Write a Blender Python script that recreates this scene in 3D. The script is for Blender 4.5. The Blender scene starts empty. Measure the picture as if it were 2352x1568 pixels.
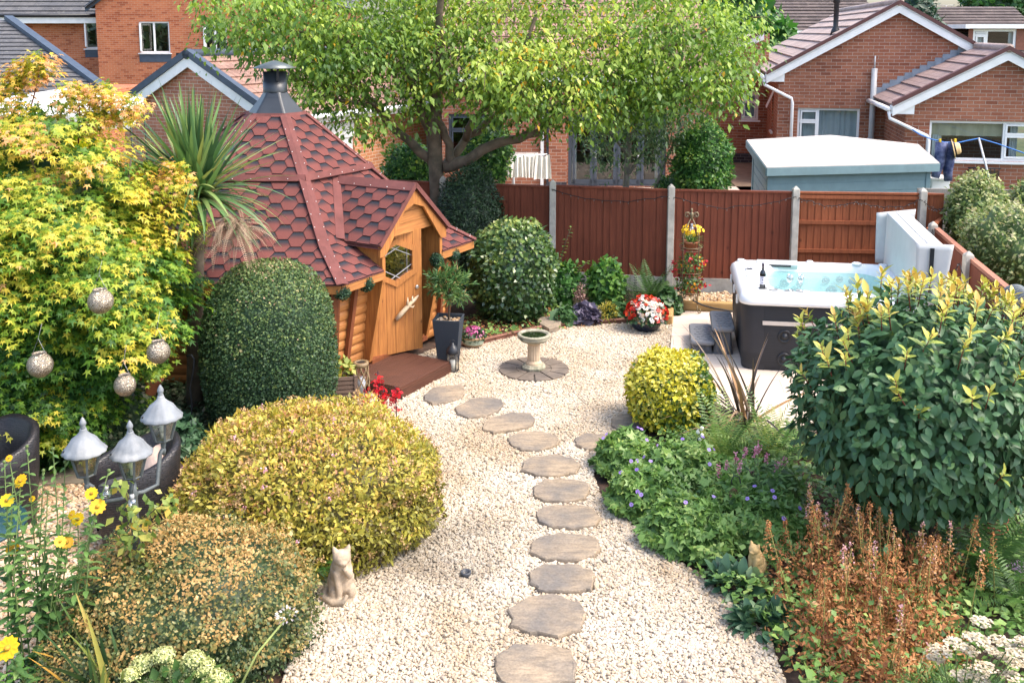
import bpy, math, random
import numpy as np
from math import sin, cos, pi, radians as R
from mathutils import Vector, Matrix

# ------------------------------------------------------------------ camera, sky, sun
SC = bpy.context.scene
COL = SC.collection
FPX, TH, HC, CX, CY = 2257.0, R(8.2), 4.15, 1176.0, 397.0     # survey of the photograph (2352 x 1568)
cam = bpy.data.cameras.new('camera'); camo = bpy.data.objects.new('camera', cam); COL.objects.link(camo)
camo.location = (0, 0, HC); camo.rotation_euler = (R(90) - TH, 0, 0)
cam.sensor_width = 36; cam.lens = FPX / 2352 * 36
cam.shift_y = -(784 - CY) / 2352
cam.clip_start = .1; cam.clip_end = 500
SC.camera = camo
W = bpy.data.worlds.new('World'); SC.world = W; W.use_nodes = True
wn = W.node_tree.nodes; bg = wn['Background']
sky = wn.new('ShaderNodeTexSky'); sky.sky_type = 'NISHITA'; sky.sun_disc = False
SUN_EL, SUN_AZ = R(56), R(105)
sky.sun_elevation = SUN_EL; sky.sun_rotation = SUN_AZ
sky.air_density = 1.0; sky.dust_density = 3.5; sky.ozone_density = .6
W.node_tree.links.new(sky.outputs[0], bg.inputs[0]); bg.inputs[1].default_value = .15
sl = bpy.data.lights.new('sun', 'SUN'); so = bpy.data.objects.new('sun', sl); COL.objects.link(so)
sl.energy = .9; sl.angle = R(22); sl.color = (1, .93, .82)
sd = Vector((sin(SUN_AZ) * cos(SUN_EL), cos(SUN_AZ) * cos(SUN_EL), sin(SUN_EL)))
so.rotation_euler = sd.to_track_quat('Z', 'Y').to_euler(); so.location = (20, 0, 30)
SC.view_settings.view_transform = 'Standard'; SC.view_settings.look = 'None'
SC.view_settings.exposure = 1.8; SC.view_settings.gamma = 1.0

rng = np.random.default_rng(7); random.seed(7)
_c, _s = cos(TH), sin(TH)
def ray(u, v):
    x = (u - CX) / FPX; y = -(v - CY) / FPX
    return Vector((x, _c + y * _s, -_s + y * _c))
def g(u, v, z=0.):                       # surveyed point at height z
    d = ray(u, v); t = (z - HC) / d.z; return Vector((d.x * t, d.y * t, z))
def dd(u, v, Y):                         # surveyed point at distance Y
    d = ray(u, v); t = Y / d.y; return Vector((d.x * t, Y, HC + d.z * t))
def onplane(u, v, p, n):
    d = ray(u, v); o = Vector((0, 0, HC)); n = Vector(n); t = n.dot(Vector(p) - o) / n.dot(d); return o + d * t

# ------------------------------------------------------------------ objects
LOC = {}
def empty(name, loc, label, cat, group=None):
    o = bpy.data.objects.new(name, None); COL.objects.link(o); o.location = loc; o.empty_display_size = .1
    LOC[o.name] = Vector(loc); o['label'] = label; o['category'] = cat
    if group: o['group'] = group
    return o
def tag(o, label, cat, group=None, kind=None):
    if label: o['label'] = label
    if cat: o['category'] = cat
    if group: o['group'] = group
    if kind: o['kind'] = kind
    return o
def struct(o, kind='structure'): o['kind'] = kind; return o
def copy_thing(o, loc, rz=0, label=None, scale=1, parent=None):
    c = o.copy(); COL.objects.link(c)
    if parent is None:
        c.location = loc; c.rotation_euler = (0, 0, rz); c.scale = (scale,) * 3
        if label: c['label'] = label
    else: c.parent = parent
    for ch in list(o.children): copy_thing(ch, None, parent=c)
    return c

def link(name, me, mat, parent=None, loc=None):
    o = bpy.data.objects.new(name, me); COL.objects.link(o)
    for m in (mat if isinstance(mat, (list, tuple)) else [mat]): me.materials.append(m)
    if parent is not None:
        o.parent = parent; base = LOC.get(parent.name, Vector((0, 0, 0))); LOC[o.name] = base
    else:
        base = Vector(loc) if loc is not None else Vector((0, 0, 0)); o.location = base; LOC[o.name] = base
    if base.length > 0: me.transform(Matrix.Translation(-base))
    return o

class MB:
    def __init__(s): s.v = []; s.f = []; s.m = []; s.sm = []; s.uv = {}
    def add(s, vs, fs, m=0, smooth=False):
        k = len(s.v); s.v += [tuple(p) for p in vs]
        for f in fs: s.f.append([i + k for i in f]); s.m.append(m); s.sm.append(smooth)
        return k
    def box(s, c, size, rz=0, m=0, rot=None):
        hx, hy, hz = size[0] / 2, size[1] / 2, size[2] / 2
        M = rot if rot is not None else Matrix.Rotation(rz, 3, 'Z'); c = Vector(c)
        vs = [c + M @ Vector((x * hx, y * hy, z * hz)) for x in (-1, 1) for y in (-1, 1) for z in (-1, 1)]
        s.add(vs, [(0, 1, 3, 2), (4, 6, 7, 5), (0, 4, 5, 1), (2, 3, 7, 6), (0, 2, 6, 4), (1, 5, 7, 3)], m); return s
    def beam(s, a, b, w, h, m=0, up=(0, 0, 1)):      # rectangular bar a->b, width w (sideways), height h (along up)
        a = Vector(a); b = Vector(b); y = (b - a); L = y.length; y.normalize(); up = Vector(up)
        x = y.cross(up); x = x.normalized() if x.length > 1e-5 else Vector((1, 0, 0)); z = x.cross(y)
        M = Matrix((x, y, z)).transposed(); s.box((a + b) / 2, (w, L, h), rot=M, m=m); return s
    def prism(s, pts, off, m=0):                      # polygon extruded by a vector
        n = len(pts); pts = [Vector(p) for p in pts]; off = Vector(off)
        nv = Vector((0, 0, 0))
        for i in range(n): nv += pts[i].cross(pts[(i + 1) % n])
        if nv.dot(off) > 0: pts = pts[::-1]
        k = s.add(pts + [p + off for p in pts], [list(range(n)), list(range(2 * n - 1, n - 1, -1))], m)
        for i in range(n):
            j = (i + 1) % n; s.f.append([k + j, k + i, k + n + i, k + n + j]); s.m.append(m); s.sm.append(False)
        return s
    def poly(s, pts, m=0): s.add(pts, [list(range(len(pts)))], m); return s
    def tube(s, pts, r, n=8, m=0, cap=True, smooth=True):
        pts = [Vector(p) for p in pts]; k0 = len(pts)
        rs = r if isinstance(r, (list, tuple, np.ndarray)) else [r] * k0
        vs = []; ref = None
        for i, p in enumerate(pts):
            t = (pts[min(i + 1, k0 - 1)] - pts[max(i - 1, 0)])
            t = t.normalized() if t.length > 1e-9 else Vector((0, 0, 1))
            if ref is None: ref = Vector((1, 0, 0)) if abs(t.x) < .8 else Vector((0, 1, 0))
            x = (ref - t * ref.dot(t)); x = x.normalized() if x.length > 1e-6 else t.orthogonal().normalized()
            ref = x; y = t.cross(x)
            vs += [p + (x * cos(2 * pi * j / n) + y * sin(2 * pi * j / n)) * rs[i] for j in range(n)]
        fs = [(i * n + j, i * n + (j + 1) % n, (i + 1) * n + (j + 1) % n, (i + 1) * n + j) for i in range(k0 - 1) for j in range(n)]
        if cap: fs += [list(range(n))[::-1], [(k0 - 1) * n + j for j in range(n)]]
        s.add(vs, fs, m, smooth); return s
    def lathe(s, prof, c=(0, 0, 0), n=24, m=0, smooth=True, cap=True, fn=None, ph=0):
        c = Vector(c); vs = []
        for r, z in prof:
            for j in range(n):
                a = 2 * pi * j / n + ph; q = r * (fn(a, z) if fn else 1)
                vs.append(c + Vector((q * cos(a), q * sin(a), z)))
        k = len(prof)
        fs = [(i * n + j, i * n + (j + 1) % n, (i + 1) * n + (j + 1) % n, (i + 1) * n + j) for i in range(k - 1) for j in range(n)]
        if cap: fs += [list(range(n))[::-1], [(k - 1) * n + j for j in range(n)]]
        s.add(vs, fs, m, smooth); return s
    def sphere(s, c, r, n=12, m=0, sc=(1, 1, 1), rot=None):
        c = Vector(c); k = n // 2; vs = [Vector((0, 0, 1))]
        for i in range(1, k):
            for j in range(n):
                vs.append(Vector((sin(pi * i / k) * cos(2 * pi * j / n), sin(pi * i / k) * sin(2 * pi * j / n), cos(pi * i / k))))
        vs.append(Vector((0, 0, -1)))
        fs = [(0, 1 + j, 1 + (j + 1) % n) for j in range(n)]
        for i in range(k - 2):
            a = 1 + i * n
            fs += [(a + j, a + n + j, a + n + (j + 1) % n, a + (j + 1) % n) for j in range(n)]
        a = 1 + (k - 2) * n; e = len(vs) - 1
        fs += [(a + j, e, a + (j + 1) % n) for j in range(n)]
        out = []
        for p in vs:
            q = Vector((p.x * sc[0], p.y * sc[1], p.z * sc[2])) * r
            if rot is not None: q = rot @ q
            out.append(c + q)
        s.add(out, fs, m, True); return s
    def build(s, name, mat, parent=None, loc=None, bevel=0, sub=0, auto=False, uv=True):
        me = bpy.data.meshes.new(name); me.from_pydata(s.v, [], s.f); me.update()
        me.polygons.foreach_set('use_smooth', np.array(s.sm, dtype=bool))
        me.polygons.foreach_set('material_index', np.array(s.m, dtype=np.int32))
        if uv: autouv(me)
        o = link(name, me, mat, parent, loc)
        if bevel:
            b = o.modifiers.new('bevel', 'BEVEL'); b.width = bevel; b.segments = 2; b.limit_method = 'ANGLE'; b.angle_limit = R(40)
        if sub:
            b = o.modifiers.new('sub', 'SUBSURF'); b.levels = b.render_levels = sub
        return o
def autouv(me):                                       # metric box-projected UVs: u along the horizontal, v up the face
    uvl = me.uv_layers.new(name='uv'); nv = len(me.vertices)
    co = np.empty(nv * 3, np.float32); me.vertices.foreach_get('co', co); co = co.reshape(-1, 3)
    npoly = len(me.polygons); nr = np.empty(npoly * 3, np.float32); me.polygons.foreach_get('normal', nr); nr = nr.reshape(-1, 3)
    lt = np.empty(npoly, np.int32); me.polygons.foreach_get('loop_total', lt)
    vi = np.empty(len(me.loops), np.int32); me.loops.foreach_get('vertex_index', vi)
    t = np.stack([-nr[:, 1], nr[:, 0], np.zeros(npoly)], 1); L = np.linalg.norm(t, axis=1)
    flat = L < .05; t[flat] = (1, 0, 0); L[flat] = 1; t /= L[:, None]
    b = np.cross(nr, t); pi_ = np.repeat(np.arange(npoly), lt); p = co[vi]
    uv = np.stack([(p * t[pi_]).sum(1), (p * b[pi_]).sum(1)], 1).astype(np.float32)
    uvl.data.foreach_set('uv', uv.ravel())
def npmesh(name, verts, faces, mat, parent=None, tint=None, loc=None, smooth=False):
    """verts (n,3), faces: list of (m,k) int arrays"""
    me = bpy.data.meshes.new(name); me.vertices.add(len(verts)); me.vertices.foreach_set('co', np.ascontiguousarray(verts, np.float32).ravel())
    li = np.concatenate([f.ravel() for f in faces]).astype(np.int32)
    tot = np.concatenate([np.full(len(f), f.shape[1], np.int32) for f in faces])
    st = np.concatenate([[0], np.cumsum(tot)[:-1]]).astype(np.int32)
    me.loops.add(len(li)); me.loops.foreach_set('vertex_index', li)
    me.polygons.add(len(tot)); me.polygons.foreach_set('loop_start', st)
    if smooth: me.polygons.foreach_set('use_smooth', np.ones(len(tot), bool))
    me.update(calc_edges=True)
    if tint is not None:
        a = me.attributes.new('tint', 'FLOAT', 'POINT'); a.data.foreach_set('value', np.ascontiguousarray(tint, np.float32))
    return link(name, me, mat, parent, loc)

# ------------------------------------------------------------------ materials
MATS = {}
class NT:
    def __init__(s, name):
        s.m = bpy.data.materials.new(name); s.m.use_nodes = True; s.t = s.m.node_tree; s.n = s.t.nodes
        s.b = s.n['Principled BSDF']; s.out = s.n['Material Output']
    def node(s, typ, **kw):
        q = s.n.new('ShaderNode' + typ)
        for k, v in kw.items(): setattr(q, k, v)
        return q
    def l(s, a, b): s.t.links.new(a, b)
    def coord(s, kind='Object'): return s.node('TexCoord').outputs[kind]
    def map(s, src, scale=(1, 1, 1), rot=(0, 0, 0), loc=(0, 0, 0)):
        q = s.node('Mapping'); q.inputs['Scale'].default_value = scale; q.inputs['Rotation'].default_value = rot; q.inputs['Location'].default_value = loc
        s.l(src, q.inputs[0]); return q.outputs[0]
    def noise(s, src, scale, detail=4, rough=.6, out=0):
        q = s.node('TexNoise'); q.inputs['Scale'].default_value = scale; q.inputs['Detail'].default_value = detail; q.inputs['Roughness'].default_value = rough
        s.l(src, q.inputs['Vector']); return q.outputs[out]
    def ramp(s, src, stops, interp='LINEAR'):
        q = s.node('ValToRGB'); e = q.color_ramp.elements; q.color_ramp.interpolation = interp
        while len(e) < len(stops): e.new(.5)
        for i, (p, c) in enumerate(stops): e[i].position = p; e[i].color = (*c, 1) if len(c) == 3 else c
        s.l(src, q.inputs[0]); return q.outputs[0]
    def mix(s, fac, a, b, mode='MIX'):
        q = s.node('Mix', data_type='RGBA', blend_type=mode)
        for sock, val in ((q.inputs[0], fac), (q.inputs[6], a), (q.inputs[7], b)):
            if hasattr(val, 'is_linked'): s.l(val, sock)
            else: sock.default_value = (*val, 1) if isinstance(val, tuple) and len(val) == 3 else val
        return q.outputs[2]
    def math(s, op, a, b=0.):
        q = s.node('Math', operation=op)
        for sock, val in ((q.inputs[0], a), (q.inputs[1], b)):
            if hasattr(val, 'is_linked'): s.l(val, sock)
            else: sock.default_value = val
        return q.outputs[0]
    def bump(s, h, strength=.3, dist=.01):
        q = s.node('Bump'); q.inputs['Strength'].default_value = strength; q.inputs['Distance'].default_value = dist
        s.l(h, q.inputs['Height']); s.l(q.outputs[0], s.b.inputs['Normal']); return q
    def set(s, **kw):
        nm = dict(col='Base Color', rough='Roughness', metal='Metallic', spec='Specular IOR Level', trans='Transmission Weight', ior='IOR', alpha='Alpha', sheen='Sheen Weight', coat='Coat Weight')
        for k, v in kw.items():
            sock = s.b.inputs[nm[k]]
            if hasattr(v, 'is_linked'): s.l(v, sock)
            else: sock.default_value = (*v, 1) if isinstance(v, tuple) else v
        return s
def C8(r, gg, b):
    f = lambda x: ((x / 255 + .055) / 1.055) ** 2.4 if x > 10 else x / 255 / 12.92
    return (f(r), f(gg), f(b))
def plain(name, col, rough=.6, var=.25, scale=6, metal=0, bump=.15, bscale=60, spec=.4, col2=None, stretch=(1, 1, 1)):
    """matt surface with two scales of blotch and a fine bump"""
    key = ('p', name)
    if key in MATS: return MATS[key]
    t = NT(name); co = t.map(t.coord(), stretch)
    a = t.noise(co, scale, 5); dark = tuple(c * (1 - var) for c in col); lite = tuple(min(1, c * (1 + var * .6)) for c in col)
    c = t.ramp(a, [(.3, dark), (.7, lite)])
    if col2: c = t.mix(t.ramp(t.noise(co, scale * .37, 6), [(.52, (0, 0, 0)), (.7, (1, 1, 1))]), c, col2)
    t.set(col=c, rough=rough, metal=metal, spec=spec)
    if bump: t.bump(t.noise(co, bscale, 3), bump, .005)
    MATS[key] = t.m; return t.m
def leafmat(name, stops, rough=.45, trans=.3, spec=.4, vein=0):
    key = ('l', name)
    if key in MATS: return MATS[key]
    t = NT(name); at = t.node('Attribute', attribute_name='tint'); c = t.ramp(at.outputs['Fac'], stops)
    t.set(col=c, rough=rough, spec=spec)
    tr = t.node('BsdfTranslucent'); hs = t.node('HueSaturation'); hs.inputs['Value'].default_value = 1.35; hs.inputs['Saturation'].default_value = 1.1
    t.l(c, hs.inputs['Color']); t.l(hs.outputs[0], tr.inputs[0])
    mx = t.node('MixShader'); mx.inputs[0].default_value = trans
    t.l(t.b.outputs[0], mx.inputs[1]); t.l(tr.outputs[0], mx.inputs[2]); t.l(mx.outputs[0], t.out.inputs[0])
    MATS[key] = t.m; return t.m
def brick(name, c1, c2, mortar, stain=.25, bw=.225, bh=.075, dark=None):
    key = ('b', name)
    if key in MATS: return MATS[key]
    t = NT(name); uv = t.node('UVMap').outputs[0]
    b = t.node('TexBrick'); b.inputs['Scale'].default_value = 1; b.inputs['Brick Width'].default_value = bw; b.inputs['Row Height'].default_value = bh
    b.inputs['Mortar Size'].default_value = .0055; b.inputs['Mortar Smooth'].default_value = .2; b.inputs['Bias'].default_value = 0
    b.inputs['Color1'].default_value = (*c1, 1); b.inputs['Color2'].default_value = (*c2, 1); b.inputs['Mortar'].default_value = (*mortar, 1)
    t.l(uv, b.inputs['Vector'])
    # a second brick pattern of the same layout picks out odd darker bricks
    b2 = t.node('TexBrick'); b2.inputs['Scale'].default_value = 1; b2.inputs['Brick Width'].default_value = bw; b2.inputs['Row Height'].default_value = bh
    b2.inputs['Mortar Size'].default_value = .0; b2.inputs['Bias'].default_value = 0; b2.offset_frequency = 2
    b2.inputs['Color1'].default_value = (0, 0, 0, 1); b2.inputs['Color2'].default_value = (1, 1, 1, 1)
    t.l(uv, b2.inputs['Vector'])
    c = b.outputs[0]
    odd = t.ramp(b2.outputs[0], [(.74, (1, 1, 1)), (.9, dark or (.55, .5, .52))])
    c = t.mix(t.math('SUBTRACT', 1., b.outputs['Fac']), c, t.mix(1., c, odd, 'MULTIPLY'))
    n = t.noise(t.coord(), 1.3, 6); c = t.mix(1., c, t.ramp(n, [(.25, (1 - stain,) * 3), (.7, (1.08,) * 3)]), 'MULTIPLY')
    n2 = t.noise(t.coord(), 45, 4); c = t.mix(1., c, t.ramp(n2, [(.3, (.82,) * 3), (.7, (1.12,) * 3)]), 'MULTIPLY')
    t.set(col=c, rough=.88, spec=.25)
    h = t.math('ADD', t.math('MULTIPLY', b.outputs['Fac'], -1.), t.math('MULTIPLY', n2, .35)); t.bump(h, .6, .008)
    MATS[key] = t.m; return t.m
def wood(name, col, dark, rough=.55, along='V', ring=9, knots=True, scale=1., spec=.4):
    """boards with grain running along UV v or u, with knots"""
    key = ('w', name)
    if key in MATS: return MATS[key]
    t = NT(name); uv = t.node('UVMap').outputs[0]
    ob = t.node('ObjectInfo').outputs['Random']
    st = (26, 1.6, 1) if along == 'V' else (1.6, 26, 1)
    p = t.map(uv, tuple(x * scale for x in st)); nz = t.noise(p, 1.6, 6, .65)
    big = t.noise(t.coord(), 1.1, 3)
    c = t.ramp(nz, [(.28, dark), (.62, col), (.85, tuple(min(1, x * 1.2) for x in col))])
    c = t.mix(1., c, t.ramp(big, [(.3, (.78,) * 3), (.7, (1.1,) * 3)]), 'MULTIPLY')
    if knots:
        vo = t.node('TexVoronoi'); vo.inputs['Scale'].default_value = 4.2 * scale; vo.inputs['Randomness'].default_value = 1
        t.l(t.map(uv, (1.1, .8, 1) if along == 'V' else (.8, 1.1, 1)), vo.inputs['Vector'])
        k = t.ramp(vo.outputs['Distance'], [(.035, (1, 1, 1)), (.11, (0, 0, 0))])
        c = t.mix(t.math('MULTIPLY', k, .8), c, tuple(x * .35 for x in dark))
    t.set(col=c, rough=rough, spec=spec); t.bump(nz, .25, .004)
    MATS[key] = t.m; return t.m
def glassmat(name, tint=(.75, .8, .82), refl=.12, dark=None, rough=.02):
    """clear pane: tinted see-through plus mirror reflection"""
    key = ('g', name)
    if key in MATS: return MATS[key]
    t = NT(name); tr = t.node('BsdfTransparent'); tr.inputs[0].default_value = (*tint, 1)
    gl = t.node('BsdfGlossy'); gl.inputs['Roughness'].default_value = rough
    lw = t.node('LayerWeight'); lw.inputs[0].default_value = .35
    f = t.math('ADD', t.math('MULTIPLY', lw.outputs['Facing'], .5), refl)
    mx = t.node('MixShader'); t.l(f, mx.inputs[0]); t.l(tr.outputs[0], mx.inputs[1]); t.l(gl.outputs[0], mx.inputs[2]); t.l(mx.outputs[0], t.out.inputs[0])
    MATS[key] = t.m; return t.m

# ------------------------------------------------------------------ foliage tools
def T_oval(w=.28, fold=.05, droop=.12):               # a folded leaf: 2 quads
    v = np.array([(0, 0, 0), (w, .45, fold), (0, 1, -droop), (-w, .45, fold), (0, .5, 0)], float)
    return v, [np.array([(0, 1, 2, 4), (0, 4, 2, 3)])]
def T_big(w=.24, fold=.06, droop=.25):                # larger leaf: 6 quads, bending along its length
    ys = [0, .25, .55, .85, 1]; ws = [.02, .8, 1, .5, .0]; v = []
    for y, q in zip(ys, ws):
        z = -droop * y * y
        v += [(-w * q, y, z + fold * q), (0, y, z), (w * q, y, z + fold * q)]
    f = []
    for i in range(4):
        a = i * 3; f += [(a, a + 1, a + 4, a + 3), (a + 1, a + 2, a + 5, a + 4)]
    return np.array(v, float), [np.array(f)]
def T_palm(lobes=5, spread=125, notch=.38, droop=.2): # maple leaf
    v = [(0, 0, 0)]; L = [.55, .85, 1, .85, .55] if lobes == 5 else [.5, .75, .95, 1, .95, .75, .5]
    a0 = R(90 - spread); st = R(2 * spread) / (lobes - 1)
    for i in range(lobes):
        a = a0 + st * i
        v.append((notch * cos(a - st / 2) * (.6 if i == 0 else 1), notch * sin(a - st / 2), .03)); v.append((L[i] * cos(a), L[i] * sin(a), -droop * L[i] ** 2))
    v.append((notch * .6 * cos(a + st / 2), notch * sin(a + st / 2), .03))
    f = [(0, 1 + 2 * i, 2 + 2 * i, 3 + 2 * i) for i in range(lobes)]
    return np.array(v, float), [np.array(f)]
def T_round(n=6, cup=.1):
    v = [(0, .5, 0)] + [(.5 * cos(2 * pi * i / n), .5 + .5 * sin(2 * pi * i / n), cup) for i in range(n)]
    return np.array(v, float), [np.array([(0, 1 + i, 1 + (i + 1) % n) for i in range(n)])]
def T_daisy(n=9, w=.16):
    v = []; f = []
    for i in range(n):
        a = 2 * pi * i / n; d = np.array((cos(a), sin(a), 0)); p = np.array((-sin(a), cos(a), 0)); k = len(v)
        v += [d * .08, d * .35 + p * w * .55 + (0, 0, .06), d * .5 + (0, 0, .02), d * .35 - p * w * .55 + (0, 0, .06)]; f.append((k, k + 1, k + 2, k + 3))
    return np.array([tuple(q) for q in v], float), [np.array(f)]
def nrm(a): return a / np.maximum(np.linalg.norm(a, axis=-1, keepdims=True), 1e-9)
def inst(P, D, N, S, tmpl):
    """copies of a leaf template; D long axis, N up side; returns verts, faces"""
    tv, tf = tmpl; n = len(P); k = len(tv); D = nrm(D); X = nrm(np.cross(D, N)); Z = np.cross(X, D)
    S = np.broadcast_to(np.asarray(S, float), (n,))[:, None, None]
    v = P[:, None, :] + S * (tv[None, :, 0:1] * X[:, None, :] + tv[None, :, 1:2] * D[:, None, :] + tv[None, :, 2:3] * Z[:, None, :])
    off = (np.arange(n) * k)[:, None, None]
    return v.reshape(-1, 3), [(f[None] + off).reshape(-1, f.shape[1]) for f in tf]
def leaves(name, mat, parent, P, D, N, S, tmpl, tint, loc=None):
    v, f = inst(P, D, N, S, tmpl); t = np.repeat(np.clip(tint, 0, 1), len(tmpl[0]))
    return npmesh(name, v, f, mat, parent, t, loc)
def rdir(n): return nrm(rng.normal(size=(n, 3)))
_ph = np.random.default_rng(3).uniform(0, 6.28, (6, 3)); _fr = np.random.default_rng(4).normal(size=(6, 3))
def sn(p, f=1.):                                      # cheap smooth noise, about -1..1
    q = np.zeros(p.shape[0])
    for i in range(6): q += np.sin((p * f) @ _fr[i] * 1.7 + _ph[i, 0]) * np.cos(p[:, i % 3] * f * 1.3 + _ph[i, 1])
    return q / 3.
def blob(n, c, r, lump=.12, lf=3., zmin=0., shell=.15, power=2., up=None):
    """points through the outer shell of a lumpy superellipsoid, with outward normals"""
    d = rdir(int(n * 1.6))
    if power != 2.:
        q = (np.abs(d) ** power).sum(1) ** (1 / power); e = d / q[:, None]
    else: e = d
    rad = 1 + lump * sn(d * 1. + np.array(c) * .37, lf)
    dep = 1 - shell * rng.random(len(d)) ** 1.5
    P = np.array(c) + e * np.array(r) * (rad * dep)[:, None]
    N = nrm(d / np.array(r)); k = P[:, 2] > zmin
    return P[k][:n], N[k][:n], dep[k][:n]
def core(name, mat, parent, c, r, lump, lf, q=.86, power=2., zmin=0.):   # dense inner twigs and foliage
    n = 28; m = 16; vs = []
    for i in range(m + 1):
        for j in range(n):
            a = pi * i / m; b = 2 * pi * j / n; vs.append((sin(a) * cos(b), sin(a) * sin(b), cos(a)))
    d = np.array(vs); e = d / ((np.abs(d) ** power).sum(1) ** (1 / power))[:, None] if power != 2. else d
    P = np.array(c) + e * np.array(r) * (q * (1 + lump * sn(d + np.array(c) * .37, lf)))[:, None]; P[:, 2] = np.maximum(P[:, 2], zmin)
    f = np.array([(i * n + j, (i + 1) * n + j, (i + 1) * n + (j + 1) % n, i * n + (j + 1) % n) for i in range(m) for j in range(n)])
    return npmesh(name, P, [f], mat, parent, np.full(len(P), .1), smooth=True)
def strap(name, mat, parent, base, n, L, w, spread=(10, 80), bend=.6, seg=7, tint=None, az=None, fold=.15, jit=.04, loc=None, tip=.05, outb=None):
    """arching sword leaves from a base point"""
    V_ = []; F_ = []; T_ = []; base = np.array(base)
    for i in range(n):
        a = rng.uniform(0, 2 * pi) if az is None else rng.uniform(*az); e = R(rng.uniform(*spread)); Ln = L * rng.uniform(.65, 1.1)
        d = np.array((cos(a) * sin(e), sin(a) * sin(e), cos(e))); p = base + rng.normal(size=3) * jit * np.array((1, 1, .5)); side = nrm(np.cross(d, (0, 0, 1)) + rng.normal(size=3) * .15)
        k = len(V_) and sum(len(x) for x in V_); rows = []; dv = d.copy(); b = bend * rng.uniform(.5, 1.4)
        for s_ in range(seg + 1):
            t = s_ / seg; ww = w * (1 - t) ** .6 * min(1, .45 + t * 2.2) if t < 1 else w * tip
            nr_ = nrm(np.cross(side, dv)); rows += [p - side * ww / 2 + nr_ * ww * fold, p.copy(), p + side * ww / 2 + nr_ * ww * fold]
            p = p + dv * Ln / seg; dv = nrm(dv + np.array((0, 0, -b / seg)))
        V_.append(np.array(rows)); q = []
        for s_ in range(seg):
            a_ = k + s_ * 3; q += [(a_, a_ + 1, a_ + 4, a_ + 3), (a_ + 1, a_ + 2, a_ + 5, a_ + 4)]
        F_.append(np.array(q)); tt = rng.uniform(*(tint or (0, 1))); T_.append(np.full(len(rows), tt))
    return npmesh(name, np.concatenate(V_), [np.concatenate(F_)], mat, parent, np.concatenate(T_), loc)
def fern(name, mat, parent, base, n, L, spread=(25, 75), bend=.9, az=None, tint=(0, 1), pin=.2, loc=None, npin=22):
    V_ = []; F_ = []; T_ = []; k = 0; base = np.array(base)
    for i in range(n):
        a = rng.uniform(0, 2 * pi) if az is None else rng.uniform(*az); e = R(rng.uniform(*spread)); Ln = L * rng.uniform(.6, 1.1)
        dv = np.array((cos(a) * sin(e), sin(a) * sin(e), cos(e))); p = base + rng.normal(size=3) * .03; side = nrm(np.cross(dv, (0, 0, 1))); b = bend * rng.uniform(.6, 1.3); tt = rng.uniform(*tint)
        for s_ in range(npin):
            t = s_ / npin; p2 = p + dv * Ln / npin; nr_ = nrm(np.cross(side, dv)); w = pin * L * np.sin(pi * min(1, .12 + t * .88)) ** .8
            bw = Ln / npin * .62
            for sg in (-1, 1):
                tip = p + side * sg * w + dv * w * .45 - nr_ * w * .15
                rows = [p, p + side * sg * w * .5 + dv * (w * .22 - bw * .35), tip, p + side * sg * w * .5 + dv * (w * .22 + bw * .5)]
                V_ += rows; F_.append((k, k + 1, k + 2, k + 3)); k += 4; T_ += [tt + rng.uniform(-.08, .08)] * 4
            p = p2; dv = nrm(dv + np.array((0, 0, -b / npin)))
    return npmesh(name, np.array(V_), [np.array(F_)], mat, parent, np.clip(np.array(T_), 0, 1), loc)
# ------------------------------------------------------------------ palette
m_brickR = brick('red brick', (.30, .105, .06), (.40, .165, .095), (.42, .34, .28), dark=(.6, .5, .5))
m_brickO = brick('orange brick', (.50, .17, .075), (.42, .125, .055), (.45, .31, .22), stain=.15, dark=(.75, .65, .62))
m_brickG = brick('pink brick', (.44, .17, .10), (.54, .24, .15), (.62, .52, .43), dark=(.7, .62, .62))
m_brickS = brick('sand orange brick', (.52, .21, .095), (.60, .27, .13), (.66, .54, .42), dark=(.8, .7, .68))
m_plinth = brick('blue brick', (.05, .05, .06), (.08, .07, .08), (.2, .19, .18))
m_upvc = plain('white pvc', (.80, .80, .79), .35, .06, 3, bump=.05)
m_white = plain('white paint', (.78, .78, .76), .5, .10, 4, bump=.1)
m_greyfr = plain('anthracite frame', (.06, .075, .10), .4, .15, 4, bump=.05)
m_lead = plain('lead', (.25, .29, .34), .5, .3, 5, bump=.3)
m_pipe = plain('grey pipe', (.42, .42, .42), .5, .15, 5)
m_black = plain('black plastic', (.018, .02, .024), .4, .3, 8)
m_glass = glassmat('house glass', (.72, .78, .78), .10)
m_glassD = glassmat('dark house glass', (.35, .38, .4), .16)
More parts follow.
